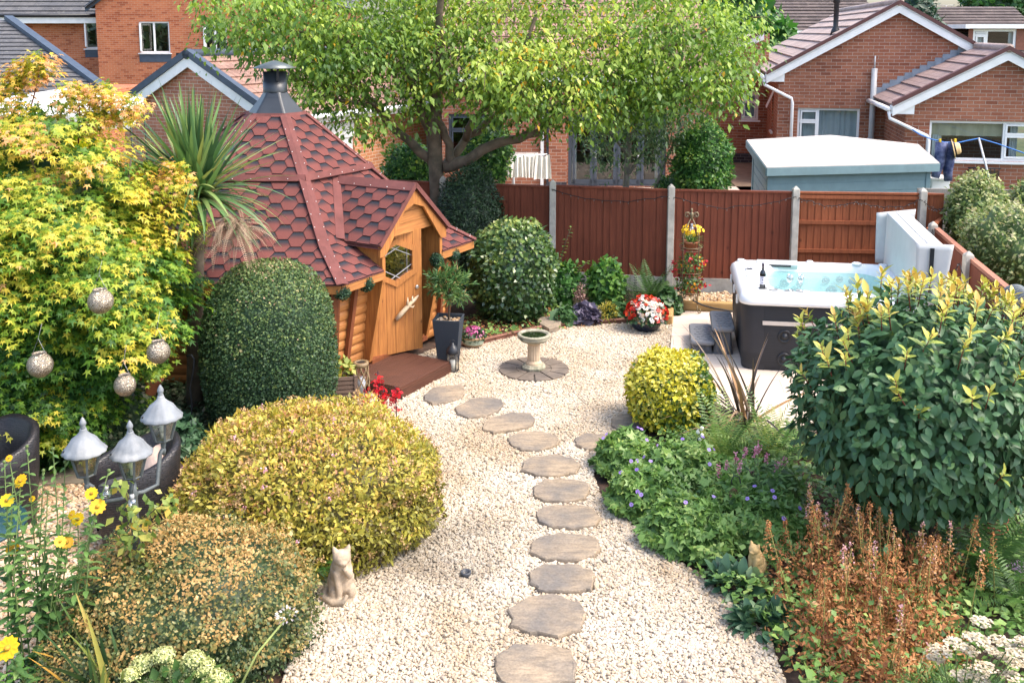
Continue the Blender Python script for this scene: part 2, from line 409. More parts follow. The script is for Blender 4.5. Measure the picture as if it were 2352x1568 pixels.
def tilemat(name, c, d, ribs=.0, moss=None):
    key = ('t', name)
    if key in MATS: return MATS[key]
    t = NT(name); uv = t.node('UVMap').outputs[0]
    b = t.node('TexBrick'); b.inputs['Scale'].default_value = 1; b.inputs['Brick Width'].default_value = .30; b.inputs['Row Height'].default_value = .33
    b.inputs['Mortar Size'].default_value = .004; b.inputs['Color1'].default_value = (*c, 1); b.inputs['Color2'].default_value = (*d, 1); b.inputs['Mortar'].default_value = (*[x * .35 for x in d], 1)
    t.l(uv, b.inputs['Vector']); n = t.noise(t.coord(), 2.2, 6)
    col = t.mix(1., b.outputs[0], t.ramp(n, [(.3, (.72,) * 3), (.7, (1.12,) * 3)]), 'MULTIPLY')
    n2 = t.noise(t.coord(), 70, 3); col = t.mix(1., col, t.ramp(n2, [(.35, (.85,) * 3), (.65, (1.1,) * 3)]), 'MULTIPLY')
    if moss: col = t.mix(t.ramp(t.noise(t.coord(), 9, 5), [(.6, (0, 0, 0)), (.72, (.7,) * 3)]), col, moss)
    t.set(col=col, rough=.8, spec=.3)
    if ribs:
        w = t.node('TexWave', wave_type='BANDS', bands_direction='X'); w.inputs['Scale'].default_value = .314 / ribs; w.inputs['Distortion'].default_value = 0
        t.l(uv, w.inputs[0]); t.bump(w.outputs['Fac'], .9, .03)
    else: t.bump(n2, .4, .006)
    MATS[key] = t.m; return t.m
m_tileP = tilemat('pinkish concrete tile', (.46, .35, .30), (.40, .30, .26))
m_tileR = tilemat('ribbed brown tile', (.38, .27, .24), (.33, .23, .21), ribs=.10)
m_tilePan = tilemat('pantile', (.34, .21, .16), (.28, .16, .12), ribs=.18)
m_tileD = tilemat('dark grey tile', (.13, .125, .125), (.10, .10, .105), moss=(.3, .29, .25))
m_tileB = tilemat('old brown tile', (.13, .10, .09), (.09, .07, .065), moss=(.3, .25, .2))
m_verge = plain('maroon verge', (.11, .045, .04), .6, .2, 6)
m_vergeD = plain('slate blue verge', (.055, .075, .105), .55, .2, 6)
m_conc = plain('concrete', (.46, .43, .37), .9, .25, 7, bump=.4, bscale=90, col2=(.30, .28, .24))
m_soil = plain('soil and bark', (.055, .034, .024), .95, .55, 14, bump=.9, bscale=40, col2=(.13, .06, .035))
m_net = plain('net curtain', (.62, .66, .68), .8, .1, 3)
m_cream = plain('cream fabric', (.62, .56, .42), .9, .12, 4)

# ------------------------------------------------------------------ ground
def sheet(name, pts, z, mat, kind='structure'):
    b = MB(); b.poly([(p[0], p[1], z) for p in pts]); o = b.build(name, mat); o['kind'] = kind; return o
m_grass = plain('rough ground', (.09, .11, .04), .95, .4, 3, bump=.6, bscale=30, col2=(.12, .09, .05))
sheet('ground', [(-250, -30), (250, -30), (250, 400), (-250, 400)], -.06, m_grass)
sheet('garden_soil', [(-7, 2), (7.5, 2), (7.5, 15.6), (-7, 17)], -.02, m_soil)
m_gbase = NT('gravel fines'); _n = m_gbase
_v = _n.node('TexVoronoi'); _v.inputs['Scale'].default_value = 46; _n.l(_n.coord(), _v.inputs['Vector'])
_n.set(col=_n.mix(1., _n.ramp(_v.outputs['Color'], [(.2, (.44, .37, .28)), (.8, (.60, .52, .41))]), _n.ramp(_n.noise(_n.coord(), 1.2, 4), [(.3, (.75,) * 3), (.7, (1,) * 3)]), 'MULTIPLY'), rough=.9)
_n.bump(_v.outputs['Distance'], .8, .012); m_gbase = _n.m
px = lambda L, z=0: [g(u, v, z) for u, v in L]
WHITE = px([(1815, 1600), (1770, 1470), (1705, 1405), (1600, 1315), (1520, 1270), (1440, 1195), (1378, 1135), (1362, 1090), (1390, 1020), (1455, 945), (1500, 890), (1531, 860),
            (1537, 790), (1546, 742), (1440, 744), (1300, 752), (1200, 770), (1085, 797), (1005, 800), (850, 850), (800, 940), (760, 1060), (700, 1240), (690, 1420), (640, 1600)])
TAN = px([(-60, 1075), (150, 1085), (420, 1080), (520, 1150), (500, 1300), (380, 1450), (250, 1600), (-60, 1600)])
sheet('gravel_path', WHITE, 0, m_gbase); sheet('gravel_terrace', TAN, 0, m_gbase)
nb = MB(); nb.box((20, 75.9, .27), (140, 120, .64)); nb.box((-47, 75, .27), (60, 117, .62)); struct(nb.build('neighbour_ground', m_grass))
sheet('neighbour_patio', [(-1.5, 18.2), (6.2, 18.2), (6.2, 22.4), (-1.5, 22.4)], .604, plain('patio slabs', (.52, .44, .36), .85, .2, 2, bump=.3))
sheet('side_path', [(5.0, 19.5), (6.0, 19.5), (6.6, 26.5), (5.4, 26.5)], .604, plain('brown earth path', (.22, .15, .10), .95, .3, 4, bump=.6))
# loose stones of the gravel: one object, stones instanced on points
def inpoly(x, y, P):
    ins = np.zeros(len(x), bool); n = len(P)
    for i in range(n):
        x1, y1 = P[i][0], P[i][1]; x2, y2 = P[(i + 1) % n][0], P[(i + 1) % n][1]
        c = ((y1 > y) != (y2 > y)) & (x < (x2 - x1) * (y - y1) / (y2 - y1 + 1e-12) + x1); ins ^= c
    return ins
def pebbles(name, P, dens, size, mat, z=0., holes=()):
    xs = [p[0] for p in P]; ys = [p[1] for p in P]; A = (max(xs) - min(xs)) * (max(ys) - min(ys)); n = int(A * dens)
    x = rng.uniform(min(xs), max(xs), n); y = rng.uniform(min(ys), max(ys), n); k = inpoly(x, y, P)
    for h_ in holes: k &= ~inpoly(x, y, h_)
    x = x[k]; y = y[k]; n = len(x)
    sz = size * rng.lognormal(0, .28, n)
    me = bpy.data.meshes.new(name); me.vertices.add(n)
    zz = z + sz * .28 + rng.random(n) * .006
    me.vertices.foreach_set('co', np.stack([x, y, zz], 1).astype(np.float32).ravel())
    for nm, arr in (('rot', np.stack([rng.normal(0, .35, n), rng.normal(0, .35, n), rng.uniform(0, 6.28, n)], 1)),
                    ('scl', sz[:, None] * np.stack([rng.uniform(.48, .66, n), rng.uniform(.36, .5, n), rng.uniform(.28, .42, n)], 1))):
        a = me.attributes.new(nm, 'FLOAT_VECTOR', 'POINT'); a.data.foreach_set('vector', arr.astype(np.float32).ravel())
    me.update(); o = link(name, me, mat); o['kind'] = 'stuff'
    ng = bpy.data.node_groups.new(name, 'GeometryNodeTree')
    ng.interface.new_socket('Geometry', in_out='INPUT', socket_type='NodeSocketGeometry'); ng.interface.new_socket('Geometry', in_out='OUTPUT', socket_type='NodeSocketGeometry')
    N = ng.nodes; L = ng.links; gi = N.new('NodeGroupInput'); go = N.new('NodeGroupOutput')
    ico = N.new('GeometryNodeMeshIcoSphere'); ico.inputs['Radius'].default_value = 1; ico.inputs['Subdivisions'].default_value = 2
    sp = N.new('GeometryNodeSetPosition'); nz = N.new('ShaderNodeTexNoise'); nz.inputs['Scale'].default_value = 1.3
    sub = N.new('ShaderNodeVectorMath'); sub.operation = 'SUBTRACT'; sub.inputs[1].default_value = (.5, .5, .5)
    scv = N.new('ShaderNodeVectorMath'); scv.operation = 'SCALE'; scv.inputs['Scale'].default_value = 1.1
    L.new(nz.outputs['Color'], sub.inputs[0]); L.new(sub.outputs[0], scv.inputs[0]); L.new(scv.outputs[0], sp.inputs['Offset']); L.new(ico.outputs[0], sp.inputs[0])
    ss = N.new('GeometryNodeSetShadeSmooth'); L.new(sp.outputs[0], ss.inputs[0])
    sm = N.new('GeometryNodeSetMaterial'); sm.inputs['Material'].default_value = mat; L.new(ss.outputs[0], sm.inputs[0])
    ip = N.new('GeometryNodeInstanceOnPoints'); L.new(gi.outputs[0], ip.inputs['Points']); L.new(sm.outputs[0], ip.inputs['Instance'])
    for nm, sk in (('rot', 'Rotation'), ('scl', 'Scale')):
        na = N.new('GeometryNodeInputNamedAttribute'); na.data_type = 'FLOAT_VECTOR'; na.inputs['Name'].default_value = nm; L.new(na.outputs['Attribute'], ip.inputs[sk])
    L.new(ip.outputs[0], go.inputs[0]); md = o.modifiers.new('stones', 'NODES'); md.node_group = ng
    return o
def stonemat(name, stops, dirt=None):
    t = NT(name); r = t.node('ObjectInfo').outputs['Random']; c = t.ramp(r, stops)
    geo = t.node('NewGeometry').outputs['Position']
    c = t.mix(1., c, t.ramp(t.noise(geo, .9, 3), [(.32, (.74, .67, .58)), (.62, (1, 1, 1))]), 'MULTIPLY')
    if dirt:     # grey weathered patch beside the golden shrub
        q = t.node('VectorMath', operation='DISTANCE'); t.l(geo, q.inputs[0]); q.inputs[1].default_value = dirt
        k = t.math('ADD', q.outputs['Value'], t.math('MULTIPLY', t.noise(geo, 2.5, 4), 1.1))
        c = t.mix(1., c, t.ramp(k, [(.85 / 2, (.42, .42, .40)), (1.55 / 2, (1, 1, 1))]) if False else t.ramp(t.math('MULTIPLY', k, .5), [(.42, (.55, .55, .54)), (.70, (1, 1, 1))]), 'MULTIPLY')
    t.set(col=c, rough=.75, spec=.3); t.bump(t.noise(t.coord(), 4, 3), .25, .1); return t.m
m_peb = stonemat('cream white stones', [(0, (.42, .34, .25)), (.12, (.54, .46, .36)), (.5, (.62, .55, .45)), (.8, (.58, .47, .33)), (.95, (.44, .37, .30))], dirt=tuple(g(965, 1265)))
m_pebT = stonemat('tan stones', [(0, (.42, .26, .14)), (.25, (.66, .50, .34)), (.55, (.78, .66, .50)), (.8, (.60, .38, .20)), (.93, (.40, .34, .30))])
ST = [(1230, 1528, 192, 108), (1257, 1412, 176, 90), (1293, 1327, 160, 66), (1298, 1255, 162, 60), (1305, 1186, 148, 52), (1290, 1124, 132, 52), (1265, 1069, 131, 48), (1227, 1012, 117, 44), (1169, 970, 115, 40), (1100, 936, 112, 42), (1023, 904, 98, 40), (1375, 1013, 110, 36), (1447, 968, 84, 38)]
SO = []
for i, (u, v, w_, h_) in enumerate(ST):                     # stepping stone outlines
    O = []; tw = (-.25 if i in (8, 9, 10) else .0); sh2 = np.random.default_rng(40 + i)
    for k in range(9):
        a = 2 * pi * k / 9 + sh2.normal(0, .08); q = 1 / (abs(cos(a)) ** 2.8 + abs(sin(a)) ** 2.8) ** (1 / 2.8) * (1 + sh2.normal(0, .05)); uu = cos(a) * q * w_ / 2
        O.append(g(u + uu, v + sin(a) * q * h_ / 2 + tw * uu * .6, .035))
    SO.append(O[::-1])
_bc = g(1226, 851); HOLES = SO + [[_bc + Vector((.425 * cos(a), .425 * sin(a), 0)) for a in np.linspace(0, 6.1, 24)], [hp_ for hp_ in (g(903, 900), g(1020, 850), g(960, 800), g(800, 860))]]
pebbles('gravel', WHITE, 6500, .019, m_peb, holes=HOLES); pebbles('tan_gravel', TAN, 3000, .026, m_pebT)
# patio under the hot tub
m_pat = NT('pale porcelain paving'); _n = m_pat; _uv = _n.map(_n.coord(), rot=(0, 0, R(7)))
_b = _n.node('TexBrick'); _b.inputs['Scale'].default_value = 1; _b.inputs['Brick Width'].default_value = 1.2; _b.inputs['Row Height'].default_value = .40; _b.inputs['Mortar Size'].default_value = .004
_b.inputs['Color1'].default_value = (.66, .53, .42, 1); _b.inputs['Color2'].default_value = (.72, .59, .47, 1); _b.inputs['Mortar'].default_value = (.30, .25, .2, 1); _n.l(_uv, _b.inputs['Vector'])
_n.set(col=_n.mix(1., _b.outputs[0], _n.ramp(_n.noise(_n.map(_n.coord(), (1, 6, 1)), 2, 5), [(.3, (.88,) * 3), (.7, (1.05,) * 3)]), 'MULTIPLY'), rough=.6); m_pat = _n.m
PAT = [g(1533, 870), g(1548, 716), (5.9, 13.9, 0), (5.3, 9.6, 0), (2.6, 9.9, 0)]
pb = MB(); pb.prism([(p[0], p[1], -.05) for p in PAT], (0, 0, .066)); struct(pb.build('patio', m_pat))
m_timber = wood('yellow edging timber', (.52, .33, .13), (.34, .2, .07), along='U')
e0, e1, e2 = g(1546, 748), g(1552, 712), g(1700, 718)
t = empty('timber_edging', e1, 'yellow softwood sleeper edging along the back and corner of the pale patio', 'edging')
b = MB(); b.beam(e1 + Vector((-.02, .06, .06)), e2 + Vector((.1, .06, .06)), .09, .15); b.build('sleeper', m_timber, t, bevel=.02)
b = MB(); b.beam(e0 + Vector((-.06, 0, .06)), e1 + Vector((-.06, 0, .06)), .09, .17); b.build('sleeper', m_timber, t, bevel=.02)
pebbles('pebble_strip', [e1 + Vector((0, .15, 0)), e2 + Vector((0, .15, 0)), Vector((4.2, 14.9, 0)), Vector((2.6, 15.1, 0))], 1500, .035, m_pebT, .06)

# ------------------------------------------------------------------ fences
m_fdark = wood('dark red fence paint', (.20, .055, .028), (.135, .036, .019), rough=.7, knots=True, scale=.8, spec=.25)
m_flite = wood('orange red fence paint', (.34, .105, .042), (.20, .055, .024), rough=.7, knots=True, scale=.8, spec=.25)
m_fgrey = wood('weathered grey fence', (.30, .27, .23), (.19, .17, .145), rough=.85, knots=False)
def panel(parent, a, b, z0, z1, mat, rails=False, side=-1, cap=True):
    a = Vector((a[0], a[1], 0)); b = Vector((b[0], b[1], 0)); d = b - a; L = d.length; d.normalize(); n = Vector((d.y, -d.x, 0)) * (1 if side < 0 else -1)
    m = MB(); k = max(1, round(L / .105)); w = L / k; ang = math.atan2(d.y, d.x)
    for i in range(k):
        c = a + d * (w * (i + .5)); j = rng.uniform(-.004, .004)
        m.box(c + n * (j + (-.02 if rails else 0)) + Vector((0, 0, (z0 + z1) / 2)), (w * 1.09, .012, z1 - z0), rz=ang + .10)
    if cap: m.beam(a + Vector((0, 0, z1 + .012)) , b + Vector((0, 0, z1 + .012)), .062, .03)
    if rails:
        for zz in (z1 - .05, z0 + (z1 - z0) * .68, z0 + (z1 - z0) * .36, z0 + .06):
            m.beam(a + n * .012 + Vector((0, 0, zz)), b + n * .012 + Vector((0, 0, zz)), .04, .055)
    return m.build('panel', mat, parent)
def post(parent, p, h, w=.105):
    m = MB(); m.box((p[0], p[1], h / 2 - .1), (w, w, h + .2)); m.lathe([(w * .72, 0), (.012, .05)], (p[0], p[1], h), 4, smooth=False, ph=pi / 4)
    return m.build('post', m_conc, parent, bevel=.008)
def gboard(parent, a, b, h=.26):
    m = MB(); m.beam((a[0], a[1], h / 2), (b[0], b[1], h / 2), .05, h); return m.build('gravel_board', m_conc, parent)
rear = [(-4.9, 17.1), (-3.0, 16.65), (-1.15, 16.2), (.66, 15.78), (2.51, 15.32), (4.41, 15.1), (6.32, 14.94)]
t = empty('rear_fence', (.66, 15.78, 0), 'long dark red close board fence with concrete posts across the back of the garden', 'fence')
for i, (a, b) in enumerate(zip(rear[:-1], rear[1:])):
    lite = i == 5
    panel(t, a, b, .24, 1.655 - (0 if i > 2 else .02), m_flite if lite else m_fdark, rails=lite); gboard(t, a, b)
for p in rear[1:]: post(t, (p[0], p[1] - .03), 1.72)
t = empty('corner_fence', (6.5, 14.9, 0), 'short orange red fence panel closing the corner behind the folded tub cover', 'fence')
panel(t, (6.34, 14.92), (6.62, 14.86), .05, 1.66, m_flite); panel(t, (6.62, 14.86), (6.02, 13.95), .05, 1.30, m_flite, side=1)
t = empty('side_fence', (5.8, 12.5, 0), 'low red brown side fence with concrete posts running toward the camera at the right', 'fence')
sf = [(6.02, 13.75), (5.65, 11.85), (5.30, 9.95), (4.97, 8.05)]
m_frail = wood('faded cap rail', (.42, .18, .11), (.3, .12, .075), along='U', rough=.8, knots=False)
for a, b in zip(sf[:-1], sf[1:]):
    panel(t, a, b, .15, 1.33, m_fdark, side=-1, cap=False); gboard(t, a, b, .15)
    m = MB(); m.beam((a[0] + .03, a[1], 1.36), (b[0] + .03, b[1], 1.36), .075, .045); m.build('cap_rail', m_frail, t)
for p in sf: post(t, (p[0] - .02, p[1]), 1.42)
t = empty('grey_fence', (8.5, 17, .6), 'weathered grey board fence in the next garden behind the bushes', 'fence')
panel(t, (6.75, 16.1), (12, 15.6), .0, 1.52, m_fgrey); m = MB(); m.beam((6.7, 16.04, 1.5), (12, 15.54, 1.5), .04, .16); m.build('top_rail', m_fgrey, t)
# festoon of fairy lights hung on the fences
m_wire = plain('black cable', (.012, .012, .014), .6, .2, 8); m_bulbc = plain('clear plastic bulb', (.16, .15, .14), .2, .1, 8, spec=.8)
def festoon(pts, sag, label, n=14):
    t = empty('string_lights', pts[0], label, 'string lights', 'fairy lights strung along the fences'); c = MB()
    for a, b in zip(pts[:-1], pts[1:]):
        a = Vector(a); b = Vector(b); P = []
        for i in range(n + 1):
            s_ = i / n; p = a.lerp(b, s_); p.z -= sag * 4 * s_ * (1 - s_); p += Vector(rng.normal(0, .012, 3)); P.append(p)
            q = MB(); q.sphere(p + Vector((rng.normal(0, .012), -.01, -.02)), .009, 5, sc=(1, 1, 1.5)); q.build('bulb', m_bulbc, t, uv=False)
        c.tube(P, .0065, 5)
    c.build('cable', m_wire, t)
o_ = Vector((0, -.1, 0))
festoon([Vector((.66, 15.70, 1.6)), Vector((2.5, 15.24, 1.6))], .14, 'black fairy lights sagging on the dark red panel behind the tall stemmed shrub')
festoon([Vector((2.55, 15.22, 1.58)), Vector((4.4, 15.0, 1.64))], .18, 'black fairy lights sagging on the dark red panel behind the flower stand')
festoon([Vector((4.45, 15.0, 1.60)), Vector((5.3, 14.92, 1.56)), Vector((6.3, 14.84, 1.6)), Vector((6.6, 14.78, 1.5))], .10, 'black fairy lights looped over the orange red panel behind the hot tub')
festoon([Vector((5.95, 13.7, 1.36)), Vector((5.52, 11.85, 1.30)), Vector((5.2, 9.95, 1.2))], .30, 'fairy lights looping between the posts of the side fence')

# ------------------------------------------------------------------ buildings
def wallgrid(m, p, d, L, z0, z1, ops=(), gable=None, slot=0, depth=.09):
    """vertical wall from p along d, n = d rotated to the viewer; ops are openings (a0,a1,b0,b1)"""
    p = Vector(p); d = Vector((d[0], d[1], 0)).normalized(); n = Vector((d.y, -d.x, 0))
    at = lambda a, z, o=0.: Vector((p.x, p.y, 0)) + d * a + n * o + Vector((0, 0, z))
    As = sorted({0, L, *[x for o in ops for x in o[:2]]}); Zs = sorted({z0, z1, *[x for o in ops for x in o[2:]]})
    for a0, a1 in zip(As[:-1], As[1:]):
        for b0, b1 in zip(Zs[:-1], Zs[1:]):
            if any(o[0] <= a0 + 1e-6 and a1 <= o[1] + 1e-6 and o[2] <= b0 + 1e-6 and b1 <= o[3] + 1e-6 for o in ops): continue
            m.add([at(a0, b0), at(a1, b0), at(a1, b1), at(a0, b1)], [(0, 1, 2, 3)], slot)
    for a0, a1, b0, b1 in ops:
        q = [at(a0, b0), at(a1, b0), at(a1, b1), at(a0, b1)]; r = [x - n * depth for x in q]
        for i in range(4): j = (i + 1) % 4; m.add([q[i], q[j], r[j], r[i]], [(3, 2, 1, 0)], slot)
    if gable: m.add([at(0, z1), at(L, z1)] + [at(a, z) for a, z in gable], [list(range(2 + len(gable)))], slot)
    return at
def window(parent, at, a0, a1, b0, b1, cols=(), rows=None, mat=None, glass=None, fw=.05, sill=True, curtain=None, inset=.05, blind=None):
    """cols: inner mullions as fractions; rows: {column: [fractions of transoms]}"""
    mat = mat or m_upvc; f = MB(); e = -inset; dpt = .06
    bar = lambda x0, x1, y0, y1, k=0.: f.prism([at(x0, y0, e - k), at(x1, y0, e - k), at(x1, y1, e - k), at(x0, y1, e - k)], (at(0, 0, -dpt) - at(0, 0, 0)))
    bar(a0, a1, b0, b0 + fw); bar(a0, a1, b1 - fw, b1); bar(a0, a0 + fw, b0 + fw, b1 - fw); bar(a1 - fw, a1, b0 + fw, b1 - fw)
    xs = [a0 + fw] + [a0 + (a1 - a0) * c for c in cols] + [a1 - fw]
    for i, c in enumerate(xs[1:-1]): bar(c - fw * .55, c + fw * .55, b0 + fw, b1 - fw, .002)
    for i in range(len(xs) - 1):
        for q in (rows or {}).get(i, []):
            z = b0 + (b1 - b0) * q; bar(xs[i] + .0, xs[i + 1], z - fw * .6, z + fw * .6, .004)
            # the opening lights have their own sash
        if (rows or {}).get(i): 
            s_ = fw * .7
            zs = [b0 + fw] + [b0 + (b1 - b0) * q for q in rows[i]] + [b1 - fw]
            for z0, z1 in zip(zs[:-1], zs[1:]):
                x0, x1 = xs[i] + fw * .3, xs[i + 1] - fw * .3
                e2 = -.012
                bar(x0, x1, z0 + .01, z0 + .01 + s_, e2); bar(x0, x1, z1 - .01 - s_, z1 - .01, e2); bar(x0, x0 + s_, z0 + s_ + .01, z1 - s_ - .01, e2); bar(x1 - s_, x1, z0 + s_ + .01, z1 - s_ - .01, e2)
    o = f.build('window', mat, parent)
    q = MB(); q.poly([at(a0 + .02, b0 + .02, e - .035), at(a1 - .02, b0 + .02, e - .035), at(a1 - .02, b1 - .02, e - .035), at(a0 + .02, b1 - .02, e - .035)]); q.build('pane', glass or m_glass, o)
    if sill:
        q = MB(); q.prism([at(a0 - .06, b0 - .045, .055), at(a1 + .06, b0 - .045, .055), at(a1 + .06, b0 - .002, .055), at(a0 - .06, b0 - .002, .055)], at(0, 0, -.12) - at(0, 0, 0)); q.build('sill', mat, o)
    if curtain:
        for c0, c1, z0, z1, cm in curtain:
            q = MB(); k = 40; P = []
            for i in range(k + 1):
                s_ = i / k; P.append((a0 + (a1 - a0) * (c0 + (c1 - c0) * s_), e - .16 + .022 * sin(s_ * 60 * (c1 - c0) + 1.3 * sin(s_ * 17))))
            for i in range(k):
                q.add([at(P[i][0], b0 + (b1 - b0) * z0, P[i][1]), at(P[i + 1][0], b0 + (b1 - b0) * z0, P[i + 1][1]), at(P[i + 1][0], b0 + (b1 - b0) * z1, P[i + 1][1]), at(P[i][0], b0 + (b1 - b0) * z1, P[i][1])], [(0, 1, 2, 3)])
            q.build('curtain', cm, o)
    return o
def slope(m, e0, e1, r0, r1, course=.33, h=.028, slot=0, under=.05):
    e0, e1, r0, r1 = map(Vector, (e0, e1, r0, r1)); nn = (e1 - e0).cross(r0 - e0).normalized()
    if nn.z < 0: nn = -nn
    n = max(1, round(((r0 - e0).length + (r1 - e1).length) / 2 / course))
    for i in range(n):
        t0, t1 = i / n, (i + 1) / n
        a, b, c, d = e0.lerp(r0, t0), e1.lerp(r1, t0), e1.lerp(r1, t1), e0.lerp(r0, t1)
        hh = h * rng.uniform(.85, 1.15)
        m.add([a + nn * hh, b + nn * hh, c + nn * .003, d + nn * .003, a - nn * .004, b - nn * .004], [(0, 1, 2, 3), (4, 5, 1, 0)], slot)
        m.add([a + nn * hh, d + nn * .003, a - nn * .004], [(0, 1, 2)], slot); m.add([b + nn * hh, c + nn * .003, b - nn * .004], [(0, 2, 1)], slot)
    m.add([e0 - nn * under, e1 - nn * under, r1 - nn * under, r0 - nn * under], [(3, 2, 1, 0)], slot)
    return nn
def onwall(p, d):
    d = Vector((d[0], d[1], 0)).normalized(); n = (d.y, -d.x, 0)
    def f(u, v): q = onplane(u, v, p, n); return ((q - Vector((p[0], p[1], 0))).x * d.x + (q - Vector((p[0], p[1], 0))).y * d.y, q.z)
    return f
def rect(f, u0, u1, v0, v1):
    a0, zt = f(u0, v0); a1, _ = f(u1, v0); _, zb = f((u0 + u1) / 2, v1); _, zt2 = f((u0 + u1) / 2, v0); return (a0, a1, zb, zt2)
def verge(parent, at, pts, wmat, vmat, bh=.17, out=.10, tile=.085):
    """white barge board and the tile edge above it, along roof line pts (a,z)"""
    b = MB(); q = MB()
    for (a0, z0), (a1, z1) in zip(pts[:-1], pts[1:]):
        b.prism([at(a0, z0 - bh - .02, out), at(a1, z1 - bh - .02, out), at(a1, z1 - .02, out), at(a0, z0 - .02, out)], at(0, 0, -.03) - at(0, 0, 0))
        q.prism([at(a0, z0 - .018, out + .03), at(a1, z1 - .018, out + .03), at(a1, z1 + tile - .018, out + .03), at(a0, z0 + tile - .018, out + .03)], at(0, 0, -.16) - at(0, 0, 0))
    b.build('barge_board', wmat, parent); q.build('verge_tiles', vmat, parent)
NG = .6
# --- bungalow at the right: main gable, low front gable, rear wing
wd = Vector((.981, -.192, 0)); qd = Vector((.192, .981, 0))
P0 = Vector((6.14, 22.7, 0)); P2 = Vector((7.99, 19.9, 0))
bun = empty('bungalow', (8.6, 22, NG), 'red brick bungalow with two white edged gables and pink brown tiled roofs', 'house')
f0 = onwall(P0, wd); f2 = onwall(P2, wd)
w1 = rect(f0, 1833, 1976, 249, 330); w2 = rect(f2, 2136, 2430, 279, 371)
m = MB(); at0 = wallgrid(m, P0, wd, 5.05, NG, 3.05, [w1], [(5.05, 3.25), (2.53, 4.68), (0, 3.25)])
at2 = wallgrid(m, P2, wd, 3.64, NG, 2.60, [w2], [(3.64, 2.75), (1.82, 3.72), (0, 2.75)])
sidew = onwall(P0 + qd * 6, -qd)
ats = wallgrid(m, P0 + qd * 6.5, -qd, 6.5, NG, 3.15, [(4.6, 5.1, 1.7, 2.7)])
at2s = wallgrid(m, P2 + qd * 2.5, -qd, 2.5, NG, 2.65); wallgrid(m, P2 + wd * 3.64, qd, 2.5, NG, 2.65)
wallgrid(m, P0 + wd * 5.05, qd, 10, NG, 3.15); wallgrid(m, P0 + wd * 5.05 + qd * 10, -wd, 5.05, NG, 3.05, (), [(5.05, 3.2), (2.53, 4.6), (0, 3.2)])
wallgrid(m, P0 + qd * 10, -qd, 3.5, NG, 3.15)
P3 = P0 + qd * 3.9 - wd * 2.9; f3 = onwall(P3, wd); w3 = rect(f3, 1704, 1743, 212, 276)
at3 = wallgrid(m, P3, wd, 2.9, NG, 2.7, [w3], [(2.9, 4.1), (0, 2.8)]); wallgrid(m, P3 + qd * 4, -qd, 4, NG, 2.8)
m.build('wall', m_brickR, bun)
m = MB(); m.prism([at3(0, NG, .02), at3(2.88, NG, .02), at3(2.88, NG + .25, .02), at3(0, NG + .25, .02)], at3(0, 0, -.04) - at3(0, 0, 0)); m.build('plinth', m_plinth, bun)
m = MB(); up = lambda P, a, o, z: P + wd * a + qd * o + Vector((0, 0, z))
slope(m, up(P0, -.28, 10, 3.18), up(P0, -.28, -.14, 3.18), up(P0, 2.53, 10, 4.77), up(P0, 2.53, -.14, 4.77), .36, .04)
slope(m, up(P0, 5.33, -.14, 3.18), up(P0, 5.33, 10, 3.18), up(P0, 2.53, -.14, 4.77), up(P0, 2.53, 10, 4.77), .36, .04)
slope(m, up(P3, -.25, 6, 2.78), up(P3, -.25, -.12, 2.78), up(P3, 2.6, 6, 4.05), up(P3, 2.6, -.12, 4.05), .36, .04)
m.build('roof', m_tileP, bun)
m = MB()
slope(m, up(P2, -.28, 2.5, 2.67), up(P2, -.28, -.14, 2.67), up(P2, 1.82, 2.5, 3.8), up(P2, 1.82, -.14, 3.8), .33, .035)
slope(m, up(P2, 3.92, -.14, 2.67), up(P2, 3.92, 2.5, 2.67), up(P2, 1.82, -.14, 3.8), up(P2, 1.82, 2.5, 3.8), .33, .035)
m.build('roof', m_tileR, bun)
m = MB(); m.tube([up(P0, 2.53, -.16, 4.79), up(P0, 2.53, 10, 4.79)], .085, 10); m.tube([up(P2, 1.82, -.16, 3.82), up(P2, 1.82, 2.5, 3.82)], .085, 10); m.build('ridge_tiles', m_tileP, bun)
verge(bun, at0, [(-.28, 3.18), (2.53, 4.77), (5.33, 3.18)], m_white, m_verge, .2, .13)
verge(bun, at2, [(-.28, 2.67), (1.82, 3.8), (3.92, 2.67)], m_white, m_verge, .2, .13)
verge(bun, at3, [(-.25, 2.78), (2.75, 4.12)], m_white, m_verge, .18, .11)
m = MB()      # boxed eaves ends and gutters
m.prism([at0(-.30, 3.0, .10), at0(.12, 3.0, .10), at0(.12, 3.2, .10), at0(-.30, 3.17, .10)], at0(0, 0, -.2) - at0(0, 0, 0)); m.prism([at2(-.30, 2.49, .10), at2(.14, 2.49, .10), at2(.14, 2.7, .10), at2(-.30, 2.66, .10)], at2(0, 0, -.2) - at2(0, 0, 0))
m.build('soffit_box', m_white, bun)
m = MB(); m.tube([up(P0, -.36, -.1, 3.10), up(P0, -.36, 4, 3.10)], .055, 8); m.tube([up(P2, -.36, -.1, 2.59), up(P2, -.36, 2.4, 2.59)], .055, 8); m.build('gutter', m_upvc, bun)
m = MB(); m.tube([at0(-.34, 3.05, .06), at0(-.32, 2.93, .08), at0(.30, 2.62, .07), at0(.32, 2.5, .06), at0(.32, NG, .06)], .038, 8); m.build('downpipe', m_upvc, bun); m = MB()
m.tube([at2(-.34, 2.54, .06), at2(-.32, 2.40, .08), at2(.42, 2.05, .07), at2(.44, 1.95, .06), at2(.44, NG, .06)], .038, 8); m.build('downpipe', m_upvc, bun)
a_, z_ = f0(2000, 300); m = MB(); m.tube([at0(a_, NG, .08), at0(a_, 3.32, .08)], .065, 10); m.tube([at0(a_, 3.32, .08), at0(a_, 3.6, .08)], .018, 6); m.tube([at0(a_ - .01, NG, .08), at0(a_ - .01, 1.75, .08)], .075, 10); m.build('vent_pipe', m_pipe, bun)
